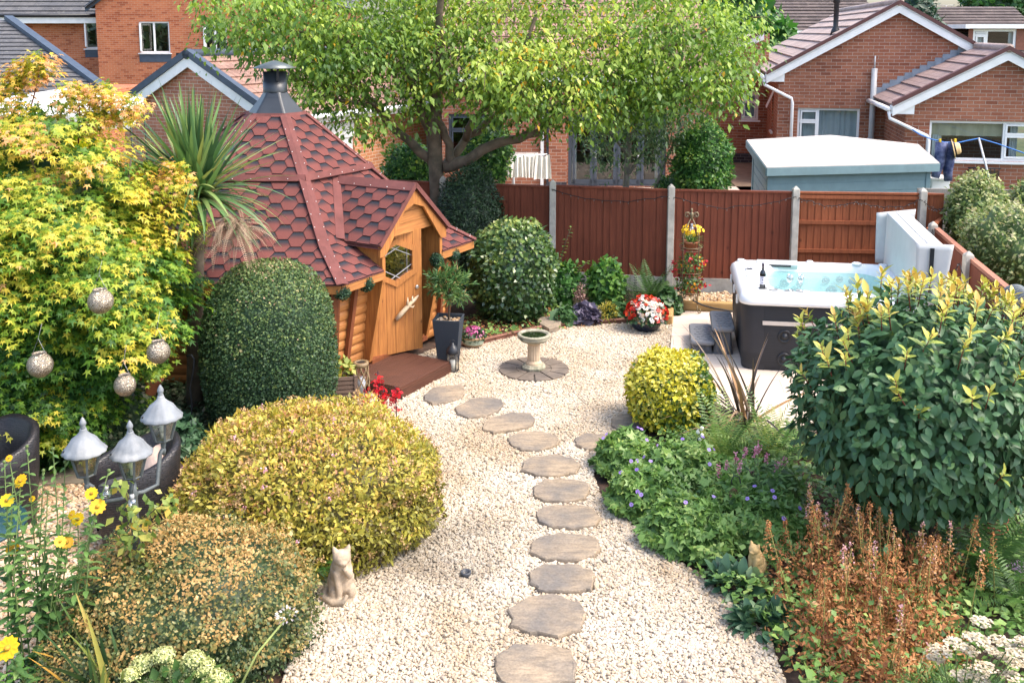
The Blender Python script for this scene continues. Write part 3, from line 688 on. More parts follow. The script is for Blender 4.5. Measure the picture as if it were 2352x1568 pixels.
vp = up(P0, 1.35, 1.2, 4.05); m = MB(); m.lathe([(.13, 0), (.10, .12), (.06, .2), (.06, .75), (.085, .76), (.085, .9), (.05, .95), (.05, 1.05)], vp, 12); m.build('roof_vent', m_black, bun)
m = MB()       # stepped lead flashing where the low roof meets the gable
for i in range(13):
    a0 = -.25 + i * .155; a1 = a0 + .175; zz = 2.68 + (a0 + .28) * .538; m.prism([at0(2.35 + a0, zz, .012), at0(2.35 + a1, zz + .085, .012), at0(2.35 + a1, zz + .20, .012), at0(2.35 + a0 + .02, zz + .20, .012)], at0(0, 0, -.01) - at0(0, 0, 0))
m.build('lead_flashing', m_lead, bun)
window(bun, at0, *w1, cols=(.33,), rows={0: [.62]}, curtain=[(.01, .99, 0, 1, m_net)]); 
window(bun, at2, *w2, cols=(.60, .80), rows={1: [.65], 2: [.65]}, curtain=[(.0, .62, .60, 1, m_cream), (.04, .12, 0, .62, m_net), (.66, .72, 0, 1, m_net), (.9, .98, 0, 1, m_net)])
window(bun, at3, *w3, rows={0: [.66]}, curtain=[(0, 1, 0, 1, m_net)])
o = window(bun, ats, 4.6, 5.1, 1.7, 2.7, rows={0: [.6]})
m = MB(); q = ats(4.62, 2.66, .0); 
for k in (0, .26): m.prism([ats(4.64 + k, 2.28, .16), ats(4.84 + k, 2.28, .16), ats(4.84 + k, 2.66, .0), ats(4.64 + k, 2.66, .0)], (0, 0, .03))
m.build('open_vent', m_upvc, o)
# hay basket planter on the wall
hb = empty('wall_planter', at2(1.05, 1.0, .1), 'black wrought iron wall basket of dry soil under the bungalow window', 'planter'); m = MB()
a0, z0 = f2(2222, 383); a1, _ = f2(2290, 383)
for i in range(8):
    a = a0 + (a1 - a0) * i / 7; m.tube([at2(a, z0, .16), at2(a, z0 - .16, .15), at2(a, z0 - .24, .02)], .008, 5)
m.tube([at2(a0 - .03, z0, .16), at2(a1 + .03, z0, .16)], .014, 5); m.tube([at2(a0, z0 - .1, .16), at2(a1, z0 - .1, .16)], .007, 5); m.build('ironwork', m_black, hb)
m = MB(); m.prism([at2(a0, z0 - .2, .02), at2(a1, z0 - .2, .02), at2(a1, z0 - .05, .02), at2(a0, z0 - .05, .02)], at2(0, 0, .1) - at2(0, 0, 0)); m.build('coir_liner', plain('coir', (.12, .07, .035), .95, .4, 20), hb)

# --- house across the back with french doors
hc = empty('rear_house', (2.5, 22.5, NG), 'brick house with grey french doors seen under the tree behind the fence', 'house')
PC = Vector((-1.6, 22.35, 0)); dc = Vector((1, -.02, 0)); fc = onwall(PC, dc)
wg = rect(fc, 1030, 1155, 262, 356); fd = rect(fc, 1306, 1532, 262, 428); fd = (fd[0], fd[1], NG + .03, fd[3])
m = MB(); atc = wallgrid(m, PC, dc, 6.0, NG, 3.2, [wg, fd]); wallgrid(m, PC + dc * 6, (0, 1), 7, NG, 3.2, (), [(7, 3.3), (3.5, 5.3), (0, 3.3)]); wallgrid(m, PC + Vector((0, 7, 0)), (0, -1), 7, NG, 3.2, (), [(7, 3.3), (3.5, 5.3), (0, 3.3)]); wallgrid(m, PC + Vector((6, 7, 0)), (-1, 0), 6, NG, 3.2)
a0, _ = fc(1260, 380); a1, _ = fc(1301, 380)
m.prism([atc(a0, NG, .16), atc(a1, NG, .16), atc(a1, 3.1, .16), atc(a0, 3.1, .16)], atc(0, 0, -.158) - atc(0, 0, 0)); m.build('wall', m_brickR, hc)
m = MB(); m.prism([atc(a0, NG, .17), atc(a1, NG, .17), atc(a1, NG + .15, .17), atc(a0, NG + .15, .17)], atc(0, 0, -.16) - atc(0, 0, 0)); m.build('plinth', m_plinth, hc)
m = MB(); slope(m, (-1.9, 22.0, 3.2), (4.7, 22.0, 3.2), (-1.9, 25.8, 5.3), (4.7, 25.8, 5.3), .33); slope(m, (4.7, 29.6, 3.2), (-1.9, 29.6, 3.2), (4.7, 25.8, 5.3), (-1.9, 25.8, 5.3), .33); m.build('roof', m_tilePan, hc)
m = MB(); m.beam((-1.9, 22.0, 3.12), (4.7, 22.0, 3.12), .05, .18); m.build('fascia', m_white, hc)
m = MB(); q, _ = fc(1253, 380); m.box(atc(q - .08, 1.85, .06), (.07, .08, 2.5)); m.build('downpipe', m_upvc, hc)
m = MB(); m.box(atc(q + .07, 1.85, .05), (.1, .1, 2.5)); m.build('frame_post', m_greyfr, hc)
window(hc, atc, *wg, cols=(.55,), rows={0: [.6], 1: [.62]}, mat=m_greyfr, glass=m_glassD, curtain=[(.55, 1, 0, .6, m_net)])
fo = window(hc, atc, *fd, cols=(.26, .5, .74), mat=m_greyfr, glass=m_glass, sill=False, fw=.08, rows={0: [.02], 1: [.02], 2: [.02], 3: [.02]}, curtain=[(.02, .09, 0, 1, m_net), (.9, .98, 0, 1, m_net)])
m = MB()
for c in (.28, .72): m.box(atc(fd[0] + (fd[1] - fd[0]) * c, NG + .75, .0), (.04, .03, .12))
m.build('door_handle', m_white, fo)

# --- brick garage with dark blue verge at the left
wg_ = Vector((.881, -.473, 0)).normalized(); qg = Vector((.473, .881, 0)).normalized()
PG = Vector((-6.6, 20.35, 0)); ga = empty('brick_garage', (-6.6, 20.35, 0), 'pinkish brick gabled garage with white barge boards and slate blue verge behind the hut', 'garage')
pg = PG - wg_ * 2.1; m = MB(); atg = wallgrid(m, pg, wg_, 4.2, 0, 2.4, (), [(4.2, 2.48), (2.1, 3.55), (0, 2.48)]); m.build('wall', m_brickG, ga)
m = MB(); ps = pg + wg_ * 4.2; atgs = wallgrid(m, ps, qg, 9, 0, 2.42, [(1.2, 2.62, .1, 2.2)]); wallgrid(m, pg + qg * 9, -qg, 9, 0, 2.42); m.build('side_wall', m_brickS, ga)
m = MB(); U = lambda a, o, z: pg + wg_ * a + qg * o + Vector((0, 0, z))
slope(m, U(4.4, -.1, 2.44), U(4.4, 9.2, 2.44), U(2.1, -.1, 3.66), U(2.1, 9.2, 3.66), .32, .035); slope(m, U(-.2, 9.2, 2.44), U(-.2, -.1, 2.44), U(2.1, 9.2, 3.66), U(2.1, -.1, 3.66), .32, .035); m.build('roof', m_tilePan, ga)
m = MB(); m.tube([U(2.1, -.15, 3.68), U(2.1, 9.2, 3.68)], .10, 12); m.build('ridge_tiles', m_vergeD, ga)
verge(ga, atg, [(-.2, 2.44), (2.1, 3.66), (4.4, 2.44)], m_white, m_vergeD, .22, .12, .15)
m = MB(); m.beam(U(4.42, -.1, 2.36), U(4.42, 9.2, 2.36), .03, .2); m.tube([U(4.5, -.1, 2.40), U(4.5, 9.2, 2.40)], .055, 8); m.build('fascia', m_upvc, ga)
m = MB(); m.prism([atgs(1.2, .1, -.03), atgs(2.62, .1, -.03), atgs(2.62, 2.2, -.03), atgs(1.2, 2.2, -.03)], atgs(0, 0, -.04) - atgs(0, 0, 0))
for z0, z1 in ((.25, .95), (1.05, 1.75)):
    for a0 in (1.3, 1.97): 
        for q in (0, .07): m.prism([atgs(a0 + q, z0 + q, -.01), atgs(a0 + .58 - q, z0 + q, -.01), atgs(a0 + .58 - q, z1 - q, -.01), atgs(a0 + q, z1 - q, -.01)], atgs(0, 0, -.018 + q * .1) - atgs(0, 0, 0))
m.prism([atgs(1.2, 1.85, .02), atgs(2.62, 1.85, .02), atgs(2.62, 2.2, .02), atgs(1.2, 2.2, .02)], atgs(0, 0, -.05) - atgs(0, 0, 0)); m.build('side_door', m_upvc, ga)

# --- two storey orange brick house far left
hl = empty('orange_brick_house', (-13, 38, NG), 'tall orange brick house with open white windows and grey roof at the far left', 'house')
dl = Vector((1, 0, 0)); PL = Vector((-15.9, 38, 0)); fl = onwall(PL, dl)
wa = rect(fl, 318, 388, 50, 122); wb = rect(fl, 465, 520, 58, 118)
m = MB(); atl = wallgrid(m, PL, dl, 9.0, NG, 5.2, [wa, wb], [(9.0, 5.3), (4.5, 8.5), (0, 5.3)]); wallgrid(m, PL + Vector((0, 1.2, 0)), (0, -1), 1.2, NG, 5.2)
PM = Vector((-26, 39.2, 0)); fm = onwall(PM, dl); wc = rect(fm, 193, 240, 50, 112)
atm = wallgrid(m, PM, dl, 10.1, NG, 4.65, [wc]); wallgrid(m, PL + dl * 9, (0, 1), 8, NG, 5.3); m.build('wall', m_brickO, hl)
m = MB(); slope(m, (-26.3, 38.8, 4.72), (-15.6, 38.8, 4.72), (-26.3, 43, 7.6), (-14.0, 43, 7.6), .35, .04); slope(m, (-16.2, 46, 5.05), (-16.2, 37.8, 5.05), (-11.4, 46, 8.5), (-11.4, 37.8, 8.5), .35, .04); slope(m, (-6.6, 37.8, 5.05), (-6.6, 46, 5.05), (-11.4, 37.8, 8.5), (-11.4, 46, 8.5), .35, .04); m.build('roof', m_tileD, hl)
m = MB(); m.beam((-26.3, 38.75, 4.60), (-15.95, 38.75, 4.60), .06, .3); m.beam((-26.3, 38.95, 4.46), (-15.95, 38.95, 4.46), .4, .03); m.build('fascia', m_white, hl)
m = MB(); m.tube([(-26.3, 38.68, 4.75), (-15.9, 38.68, 4.75)], .07, 8); m.build('gutter', m_black, hl)
verge(hl, atl, [(-.35, 5.0), (4.5, 8.5), (9.35, 5.0)], m_vergeD, m_vergeD, .12, .1, .12)
for at_, w_, c_ in ((atl, wa, (.48,)), (atl, wb, (.5,)), (atm, wc, (.6,))):
    o = window(hl, at_, *w_, cols=c_, glass=m_glassD, fw=.06, curtain=[(.86, .99, 0, 1, m_cream)])
    q = MB(); q.prism([at_(w_[0] - .03, w_[2] - .35, .015), at_(w_[1] + .03, w_[2] - .35, .015), at_(w_[1] + .03, w_[2] - .05, .015), at_(w_[0] - .03, w_[2] - .05, .015)], at_(0, 0, -.02) - at_(0, 0, 0)); q.build('brick_cill', m_vergeD, o)
    q = MB(); a0 = w_[0] + .05; h0, h1 = w_[2] + .08, w_[3] - .08     # a casement swung open
    A_ = at_(a0, 0, .0); B_ = at_(a0 + .16, 0, .42)
    for z0, z1 in ((h0, h0 + .07), (h1 - .07, h1)): q.beam((A_.x, A_.y, (z0 + z1) / 2), (B_.x, B_.y, (z0 + z1) / 2), .05, .07)
    for p in (A_, B_): q.beam((p.x, p.y, h0), (p.x, p.y, h1), .06, .06, up=(1, 0, 0))
    q.build('open_casement', m_upvc, o)
m = MB(); p_ = dd(415, 126, 37.8); m.box(p_, (.28, .22, .14)); m.box(p_ + Vector((0, .15, .02)), (.1, .2, .1)); m.build('security_light', m_black, hl)
ob = empty('grey_roofed_outbuilding', (-14, 29, NG), 'low outbuilding with a big dark grey tiled roof at the left edge', 'building')
m = MB(); slope(m, (-24, 27, 2.5), (-11.1, 27, 2.5), (-24, 31.6, 4.5), (-16.0, 31.6, 4.5), .36, .04); m.build('roof', m_tileD, ob)
m = MB(); m.beam((-11.1, 27, 2.56), (-16.0, 31.6, 4.58), .26, .12); m.build('hip_tiles', m_vergeD, ob)
m = MB(); m.box((-17.6, 29.5, 1.5), (12, 4.6, 1.9)); m.build('wall', m_brickO, ob)
m = MB(); m.tube([(-24, 26.95, 2.44), (-11.0, 26.95, 2.44)], .06, 8); m.build('gutter', m_black, ob)

# --- far houses at the right
def farhouse(label, u0, u1, Y, vE, vR, depth, wallm, roofm, fasc=True, gz=NG):
    a = dd(u0, vE, Y); b = dd(u1, vE, Y); r = dd(u0, vR, Y + depth / 2); zr = r.z; ze = a.z
    t = empty('distant_house', (a.x, Y, gz), label, 'house'); m = MB(); at = wallgrid(m, (a.x, Y, 0), (1, 0), b.x - a.x, gz, ze)
    wallgrid(m, (a.x, Y + depth, 0), (0, -1), depth, gz, ze, (), [(depth, ze), (depth / 2, zr - .05), (0, ze)]); wallgrid(m, (b.x, Y, 0), (0, 1), depth, gz, ze, (), [(depth, ze), (depth / 2, zr - .05), (0, ze)]); m.build('wall', wallm, t)
    m = MB(); x0, x1 = a.x - .2, b.x + .2; sl_ = (zr - ze) / (depth / 2) * .3
    slope(m, (x0, Y - .3, ze - sl_), (x1, Y - .3, ze - sl_), (x0, Y + depth / 2, zr), (x1, Y + depth / 2, zr), .34, .05); slope(m, (x1, Y + depth + .3, ze - sl_), (x0, Y + depth + .3, ze - sl_), (x1, Y + depth / 2, zr), (x0, Y + depth / 2, zr), .34, .05); m.build('roof', roofm, t)
    if fasc: m = MB(); m.beam((x0, Y - .3, ze - sl_ - .08), (x1, Y - .3, ze - sl_ - .08), .05, .2); m.build('fascia', m_white, t)
    return t, at, a, b, zr
t, at, a, b, zr = farhouse('distant brick house with an old mossy brown roof behind the bungalow ridge', 1797, 2025, 42, 64, -30, 8, m_brickR, m_tileB)
f_ = onwall((a.x, 42, 0), (1, 0)); window(t, at, *rect(f_, 1838, 1878, 70, 86), glass=m_glassD)
m = MB(); p = dd(1815, 67, 41.5); m.box(p, (.3, .3, .2)); m.build('security_camera', m_white, t)
t, at, a, b, zr = farhouse('distant chalet house with brown tiled roof and white framed dormer at the top right', 2190, 2420, 47, 118, 16, 9, m_brickO, m_tileB)
p0 = dd(2200, 118, 46.6)
D0 = dd(2222, 117, 47.0); D1 = dd(2425, 66, 47.0)
fD = onwall((D0.x, 47.0, 0), (1, 0)); m = MB(); wq = rect(fD, 2236, 2336, 67, 114); atd = wallgrid(m, (D0.x, 47.0, 0), (1, 0), D1.x - D0.x, D0.z - .1, D1.z, [wq]); m.build('dormer', plain('hung tile', (.22, .09, .06), .9, .2, 8), t)
m = MB(); m.box(((D0.x + D1.x) / 2, 48.4, D1.z + .1), (D1.x - D0.x + .5, 3.2, .2)); m.build('dormer_roof', m_white, t)
window(t, atd, *wq, cols=(.32,), rows={0: [.7]}, fw=.12, curtain=[(.86, 1, 0, 1, m_net), (.02, .3, 0, .6, m_net)], glass=m_glass)
farhouse('small far house with brown gable roof left of the mossy roofed house', 1752, 1792, 60, 70, 40, 8, m_brickO, m_tileB)
t, *_ = farhouse('tiny far house with a chimney in the gap between the two roofs', 2140, 2185, 75, 75, 50, 8, m_brickO, m_tileB)
m = MB(); p = dd(2166, 45, 78); m.box(p, (.9, .9, 1.6)); m.build('chimney', m_brickO, t)
m = MB(); p = dd(2172, 30, 78); m.tube([p - Vector((0, 0, 1)), p + Vector((0, 0, .6))], .04, 5)
for k in range(4): m.tube([p + Vector((-.6, 0, .1 + k * .16)), p + Vector((.6, 0, .1 + k * .16))], .02, 4)
m.build('aerial', m_pipe, t)

# --- blue shed
sh = empty('blue_shed', (6, 17, NG), 'duck egg blue shiplap shed with a pale felt roof behind the fence', 'shed')
RP = [g(1761, 384, 1.84), g(2158, 374, 1.84), g(2109, 331, 1.98), g(1907, 310, 2.12), g(1715, 321, 1.98)]
m = MB(); m.prism(RP, (0, 0, -.03)); m.build('roof', plain('pale mineral felt', (.47, .42, .38), .9, .14, 3, bump=.4, bscale=120), sh)
m_sblue = plain('duck egg paint', (.17, .26, .28), .6, .12, 5)
m = MB(); 
for i in range(5): a, b = RP[i], RP[(i + 1) % 5]; m.beam(a + Vector((0, 0, -.085)), b + Vector((0, 0, -.085)), .03, .14)
m.build('fascia', m_sblue, sh)
m = MB(); q = [RP[0].lerp(RP[1], .03) + Vector((0, .15, 0)), RP[0].lerp(RP[1], .955) + Vector((0, .15, 0)), RP[2] + Vector((-.15, -.1, 0)), RP[3] + Vector((0, -.15, 0)), RP[4] + Vector((.15, -.1, 0))]
for i in range(5):
    a, b = q[i], q[(i + 1) % 5]; d = (b - a); d.z = 0; L = d.length; d.normalize(); n = Vector((d.y, -d.x, 0))
    for k in range(9):
        zc_ = .2 + k * .165 + .08; m.beam(Vector((a.x, a.y, zc_)) + n * .008, Vector((b.x, b.y, zc_)) + n * .008, .02, .15)
        m.beam(Vector((a.x, a.y, zc_ + .08)), Vector((b.x, b.y, zc_ + .08)), .02, .03)
    m.beam(Vector((a.x, a.y, .1)), Vector((a.x, a.y, 1.78)), .08, .08, up=(1, 0, 0))
m.build('wall', m_sblue, sh)
bx = g(2150, 445, .62); t = empty('white_storage_box', dd(2150, 445, 18.6), 'plain white plastic storage box beside the blue shed', 'box')
p = dd(2150, 426, 18.6); m = MB(); m.box(p + Vector((0, 0, -.3)), (.36, .4, .9)); m.build('body', m_upvc, t, bevel=.02); m = MB(); m.box(p + Vector((0, 0, .155)), (.4, .44, .05)); m.build('lid', m_upvc, t, bevel=.015)
# clothes line with trousers and hat
YL = 18.2; LP = [dd(u, v, YL) for u, v in ((2096, 298), (2112, 309), (2140, 320), (2170, 327), (2200, 328), (2228, 322), (2249, 318), (2290, 330), (2352, 352), (2420, 372))]
m = MB(); m.tube(LP, .012, 6); o = m.build('clothes_line', plain('blue cord', (.03, .16, .48), .6, .1, 5)); tag(o, 'bright blue washing line sagging in front of the bungalow windows', 'clothes line')
m = MB(); m.tube([dd(2248, 317, YL), dd(2281, 445, YL - .6)], .02, 8); o = m.build('line_prop', m_pipe); tag(o, 'grey metal pole propping up the blue washing line', 'prop')
t = empty('hanging_trousers', dd(2172, 328, YL), 'faded navy trousers pegged on the blue washing line', 'trousers')
m_navy = NT('faded navy denim'); _n = m_navy; _z = _n.node('SeparateXYZ'); _n.l(_n.coord(), _z.inputs[0])
_n.set(col=_n.mix(_n.ramp(_n.noise(_n.coord(), 5, 4), [(.4, (0, 0, 0)), (.62, (1, 1, 1))]), (.025, .035, .10), (.16, .18, .30)), rough=.9); m_navy = _n.m
for sg in (-1, 1):
    P = [dd(2172 + sg * 9 + du, v, YL + .02 * sg) for v, du in ((327, 0), (350, -1 + sg), (375, -4 + sg * 2), (395, -8 + sg * 4), (408 if sg < 0 else 415, -9 + sg * 6))]
    m = MB(); m.tube(P, [.11, .105, .10, .085, .075], 9); o = m.build('trouser_leg', m_navy, t)
m = MB()
for u in (2159, 2194): m.box(dd(u, 325, YL - .03), (.03, .05, .1))
m.build('peg', plain('yellow peg', (.75, .5, .03), .5, .1, 5), t)
t = empty('straw_hat', dd(2190, 342, YL - .12), 'straw sun hat with a dark band hanging on the washing line', 'hat'); c = dd(2189, 343, YL - .12)
M_ = Matrix.Rotation(R(75), 3, 'Y') @ Matrix.Rotation(R(20), 3, 'X'); m_straw = plain('straw', (.66, .45, .22), .85, .15, 25, bump=.4)
def lathe_rot(prof, M, c, n=20):
    m = MB(); m.lathe(prof, (0, 0, 0), n); m.v = [tuple(Vector(c) + M @ Vector(p)) for p in m.v]; return m
lathe_rot([(.19, 0), (.19, .008), (.115, .02), (.11, .1), (.08, .13), (0, .135)], M_, c).build('brim_and_crown', m_straw, t); lathe_rot([(.118, .022), (.116, .05)], M_, c).build('band', m_black, t)
# rotary airer with white washing, in the rear garden
ra = empty('rotary_airer', dd(1215, 440, 19.6), 'rotary washing line with thin white arms beyond the fence', 'washing line')
hub = dd(1180, 372, 20.2); m = MB(); m.tube([Vector((hub.x, hub.y, NG)), hub], .025, 8); m.build('pole', m_pipe, ra)
ends = [dd(1256, 354, 19.4), dd(1100, 360, 19.2), dd(1110, 352, 21.2), dd(1235, 352, 21.4)]
m = MB()
for e in ends: m.tube([hub - Vector((0, 0, .12)), e], .012, 6)
m.build('arms', m_white, ra); m = MB()
for k in range(6):
    s_ = .35 + k * .13
    for i in range(4): m.tube([hub.lerp(ends[i], s_), hub.lerp(ends[(i + 1) % 4], s_)], .006, 4)
m.build('lines', m_white, ra)
m_linen = plain('white linen', (.80, .77, .72), .9, .08, 4)
for i, (u, w_, h_) in enumerate(((1140, .22, .40), (1166, .2, .42), (1190, .22, .44), (1214, .2, .46), (1236, .24, .5))):
    top = ends[1].lerp(ends[0], .18 + i * .19); w_ = .28; m = MB(); k = 10
    for a in range(k):
        for z in range(5):
            f = lambda a_, z_: top + (ends[0] - ends[1]).normalized() * (a_ / k - .5) * w_ * (1 - .06 * z_ * ((i % 2) * 2 - 1)) + Vector((0, .03 * sin(a_ * 1.9 + i) * (.3 + z_ * .25), -h_ * z_ / 5 - (.05 * sin(pi * a_ / k) if z_ == 0 else 0)))
            m.add([f(a, z), f(a + 1, z), f(a + 1, z + 1), f(a, z + 1)], [(0, 1, 2, 3)], smooth=True)
    o = m.build('white_garment', m_linen); tag(o, 'white garment pegged in a row on the rotary washing line', 'laundry', 'white washing on the rotary line')
# pale canopy behind the acer
t = empty('garden_canopy', dd(160, 300, 17), 'pale cream fabric canopy roof showing behind the yellow acer', 'gazebo')
ap = dd(150, 203, 17.3); cs = [dd(-40, 262, 15.8), dd(300, 268, 15.8), dd(330, 225, 19), dd(20, 222, 19)]; m = MB()
for i in range(4): m.add([cs[i], cs[(i + 1) % 4], ap], [(0, 1, 2)])
for i in range(4): a, b = cs[i], cs[(i + 1) % 4]; m.add([a, b, b - Vector((0, 0, .2)), a - Vector((0, 0, .2))], [(3, 2, 1, 0)])
m.build('canopy', plain('canopy cloth', (.80, .76, .68), .8, .06, 2), t)
for c in cs: m = MB(); m.tube([Vector((c.x, c.y, 0)), c], .018, 6); m.build('leg', m_black, t)
# ------------------------------------------------------------------ grill hut
m_pine = wood('oiled pine', (.50, .205, .055), (.27, .095, .028), rough=.5, along='V')
m_pineH = wood('oiled pine boards', (.50, .215, .065), (.30, .11, .033), rough=.5, along='U')
m_pineD = wood('red stained trim', (.24, .075, .028), (.12, .035, .015), rough=.55, along='V', knots=False)
m_felt = plain('red felt strip', (.155, .053, .046), .9, .25, 5, bump=.7, bscale=260)
m_nail = plain('galvanised nail', (.75, .73, .70), .5, .1, 5)
m_steel = plain('black steel', (.022, .027, .033), .38, .25, 4, bump=.05, spec=.6)
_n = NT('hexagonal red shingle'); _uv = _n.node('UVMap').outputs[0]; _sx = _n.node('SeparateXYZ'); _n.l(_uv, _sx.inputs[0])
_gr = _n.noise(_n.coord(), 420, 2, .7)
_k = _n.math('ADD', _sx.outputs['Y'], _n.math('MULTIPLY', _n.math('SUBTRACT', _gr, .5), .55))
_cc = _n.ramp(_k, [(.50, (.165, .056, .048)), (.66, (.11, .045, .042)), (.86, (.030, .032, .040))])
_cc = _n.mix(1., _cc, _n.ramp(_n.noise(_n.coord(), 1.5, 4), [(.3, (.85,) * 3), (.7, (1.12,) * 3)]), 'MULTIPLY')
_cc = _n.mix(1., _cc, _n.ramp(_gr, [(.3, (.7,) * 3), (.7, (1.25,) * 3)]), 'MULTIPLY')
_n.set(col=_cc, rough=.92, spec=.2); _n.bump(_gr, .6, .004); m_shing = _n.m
HC0 = Vector((-3.2784, 13.0724, 0)); HF = Vector((.50387, .86378, 0)); HN = Vector((.86378, -.50387, 0))
def hp(al, off, z): return HC0 + HF * al + HN * off + Vector((0, 0, z))
def hexv(k, rad, z): a = R(-60.4 + 60 * k + .3); return HC0 + Vector((cos(a) * rad + max(0, z - 1.4) * .078, sin(a) * rad, z))
hut = empty('grill_hut', HC0, 'hexagonal wooden barbecue hut with red hexagon shingle roof and black flue', 'hut')
RS = [(2.778, 1.35), (2.15, 1.655), (1.33, 2.32), (.40, 3.06)]      # eave, flare, lap, cone foot
def clip(poly, a, b, nn):            # keep the side of edge a->b facing inside (2D, ccw)
    out = []
    for i in range(len(poly)):
        p, q = poly[i], poly[(i + 1) % len(poly)]
        sp = (b[0] - a[0]) * (p[1] - a[1]) - (b[1] - a[1]) * (p[0] - a[0]); sq = (b[0] - a[0]) * (q[1] - a[1]) - (b[1] - a[1]) * (q[0] - a[0])
        if sp >= 0: out.append(p)
        if sp * sq < 0: t = sp / (sp - sq); out.append(tuple(p[k] + (q[k] - p[k]) * t for k in range(len(p))))
    return out
class SB(MB):
    def __init__(s): super().__init__(); s.uvs = []
    def done(s, name, mat, parent):
        me = bpy.data.meshes.new(name); me.from_pydata(s.v, [], s.f); u = me.uv_layers.new(name='uv'); u.data.foreach_set('uv', np.array(s.uvs, np.float32).ravel()); return link(name, me, mat, parent)
def shingles(sb, P, cw=.212, lift=.010):
    """hexagon tabs laid over planar polygon P (3D, first edge at the bottom)"""
    P = [Vector(p) for p in P]; x = (P[1] - P[0]).normalized(); nn = x.cross(P[2] - P[0]).normalized(); y = nn.cross(x)
    q = [((p - P[0]).dot(x), (p - P[0]).dot(y)) for p in P]; xs = [p[0] for p in q]; ys = [p[1] for p in q]
    fl, h = cw * .54, cw * 1.0                     # flat-topped hexagons: flat width, height
    step = (fl + cw) / 2 + .002
    c0 = int((min(xs)) / step) - 2; c1 = int(max(xs) / step) + 2; r1 = int(max(ys) / h) + 2
    for c in range(c0, c1 + 1):
        for r in range(-1, r1 + 1):
            cx = c * step; cy = r * h + (h / 2 if c % 2 else 0); g_ = .003
            hx = [(-fl / 2, -h / 2), (fl / 2, -h / 2), (cw / 2, 0), (fl / 2, h / 2), (-fl / 2, h / 2), (-cw / 2, 0)]
            poly = [(cx + a * (1 - g_ / cw * 2), cy + b * (1 - g_ / h * 2), .5 + b / h) for a, b in hx]
            for i in range(len(q)):
                poly = clip(poly, q[i], q[(i + 1) % len(q)], None)
                if len(poly) < 3: break
            if len(poly) < 3: continue
            j = rng.uniform(-.001, .001); k = len(sb.v)
            for p in poly: sb.v.append(tuple(P[0] + x * p[0] + y * p[1] + nn * (.004 + lift * (1 - p[2]) + j)))
            sb.f.append(list(range(k, k + len(poly)))); sb.uvs += [(p[0], p[2]) for p in poly]
            for i in range(len(poly)):             # thin lower edges
                a, b = poly[i], poly[(i + 1) % len(poly)]
                if (a[2] + b[2]) / 2 < .52:
                    k2 = len(sb.v)
                    for p, dz in ((a, 0), (b, 0), (b, 1), (a, 1)): sb.v.append(tuple(P[0] + x * p[0] + y * p[1] + nn * (-.002 if dz else .004 + lift * (1 - p[2]) + j)))
                    sb.f.append([k2 + 3, k2 + 2, k2 + 1, k2]); sb.uvs += [(a[0], .9)] * 4
sb = SB(); base = MB()
def fv_(al, r, z): return hp(al, r * .866, z)                # point on the door face of the roof
zc_ = RS[2][1]
for k in range(6):
    for i in range(3):
        (r0, z0), (r1, z1) = RS[i], RS[i + 1]; up_ = .02 if i == 2 else 0.
        PP = [[hexv(k, r0 + up_, z0), hexv(k + 1, r0 + up_, z0), hexv(k + 1, r1, z1), hexv(k, r1, z1)]]
        if k == 0 and i == 0: PP = [[PP[0][0], fv_(-.62, r0, z0), fv_(-.62, r1, z1), PP[0][3]], [fv_(.62, r0, z0), PP[0][1], PP[0][2], fv_(.62, r1, z1)]]
        if k == 0 and i == 1:
            q = (2.285 - z0) / (z1 - z0); rq = r0 + (r1 - r0) * q
            PP = [[PP[0][0], fv_(-.66, r0, z0), fv_(0, rq, 2.285), fv_(0, r1, z1), PP[0][3]], [fv_(.66, r0, z0), PP[0][1], PP[0][2], fv_(0, r1, z1), fv_(0, rq, 2.285)]]
        for P in PP:
            if i == 2: P = [p + Vector((0, 0, .012)) for p in P]
            base.add([p - Vector((0, 0, .012)) for p in P], [list(range(len(P)))]); shingles(sb, P)
for k in range(6):
    o_, i_ = RS[0][0], 2.17 / .866; a, b, c, d = hexv(k, o_, 1.338), hexv(k + 1, o_, 1.338), hexv(k + 1, i_, 1.36), hexv(k, i_, 1.36)
    if k: base.add([a, b, c, d], [(3, 2, 1, 0)])
    else:
        for p, q, r_, s_ in ((a, hp(-.6, 2.40, 1.338), hp(-.6, 2.17, 1.36), d), (hp(.6, 2.40, 1.338), b, c, hp(.6, 2.17, 1.36))): base.add([p, q, r_, s_], [(3, 2, 1, 0)])
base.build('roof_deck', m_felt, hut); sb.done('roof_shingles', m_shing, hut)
def ribbon(m, nails, pts, w, nn_fn, th=.012, nail=True):
    for (p, q) in zip(pts[:-1], pts[1:]):
        d = (q - p).normalized(); n = nn_fn(p, q); s_ = d.cross(n).normalized()
        m.prism([p + s_ * w / 2 + n * .014, p + s_ * w / 2 * 0 + n * .026, p - s_ * w / 2 + n * .014, q - s_ * w / 2 + n * .014, q + n * .026, q + s_ * w / 2 + n * .014], n * -.012)
        if nail:
            L = (q - p).length
            for i in range(int(L / .2)):
                for sg in (-1, 1): nails.sphere(p + d * (.1 + i * .2) + s_ * sg * w * .40 + n * .02, .0065, 6)
nails = MB()
for k in range(6):
    m = MB(); out = hexv(k, 1, 0) - HC0; out.z = 0; out.normalize()
    pts = [hexv(k, r + .012, z) for r, z in RS]
    def nf(p, q): d = (q - p).normalized(); n = out - d * out.dot(d); return n.normalized()
    ribbon(m, nails, pts, .14, nf); m.build('hip_strip', m_felt, hut)
m = MB()
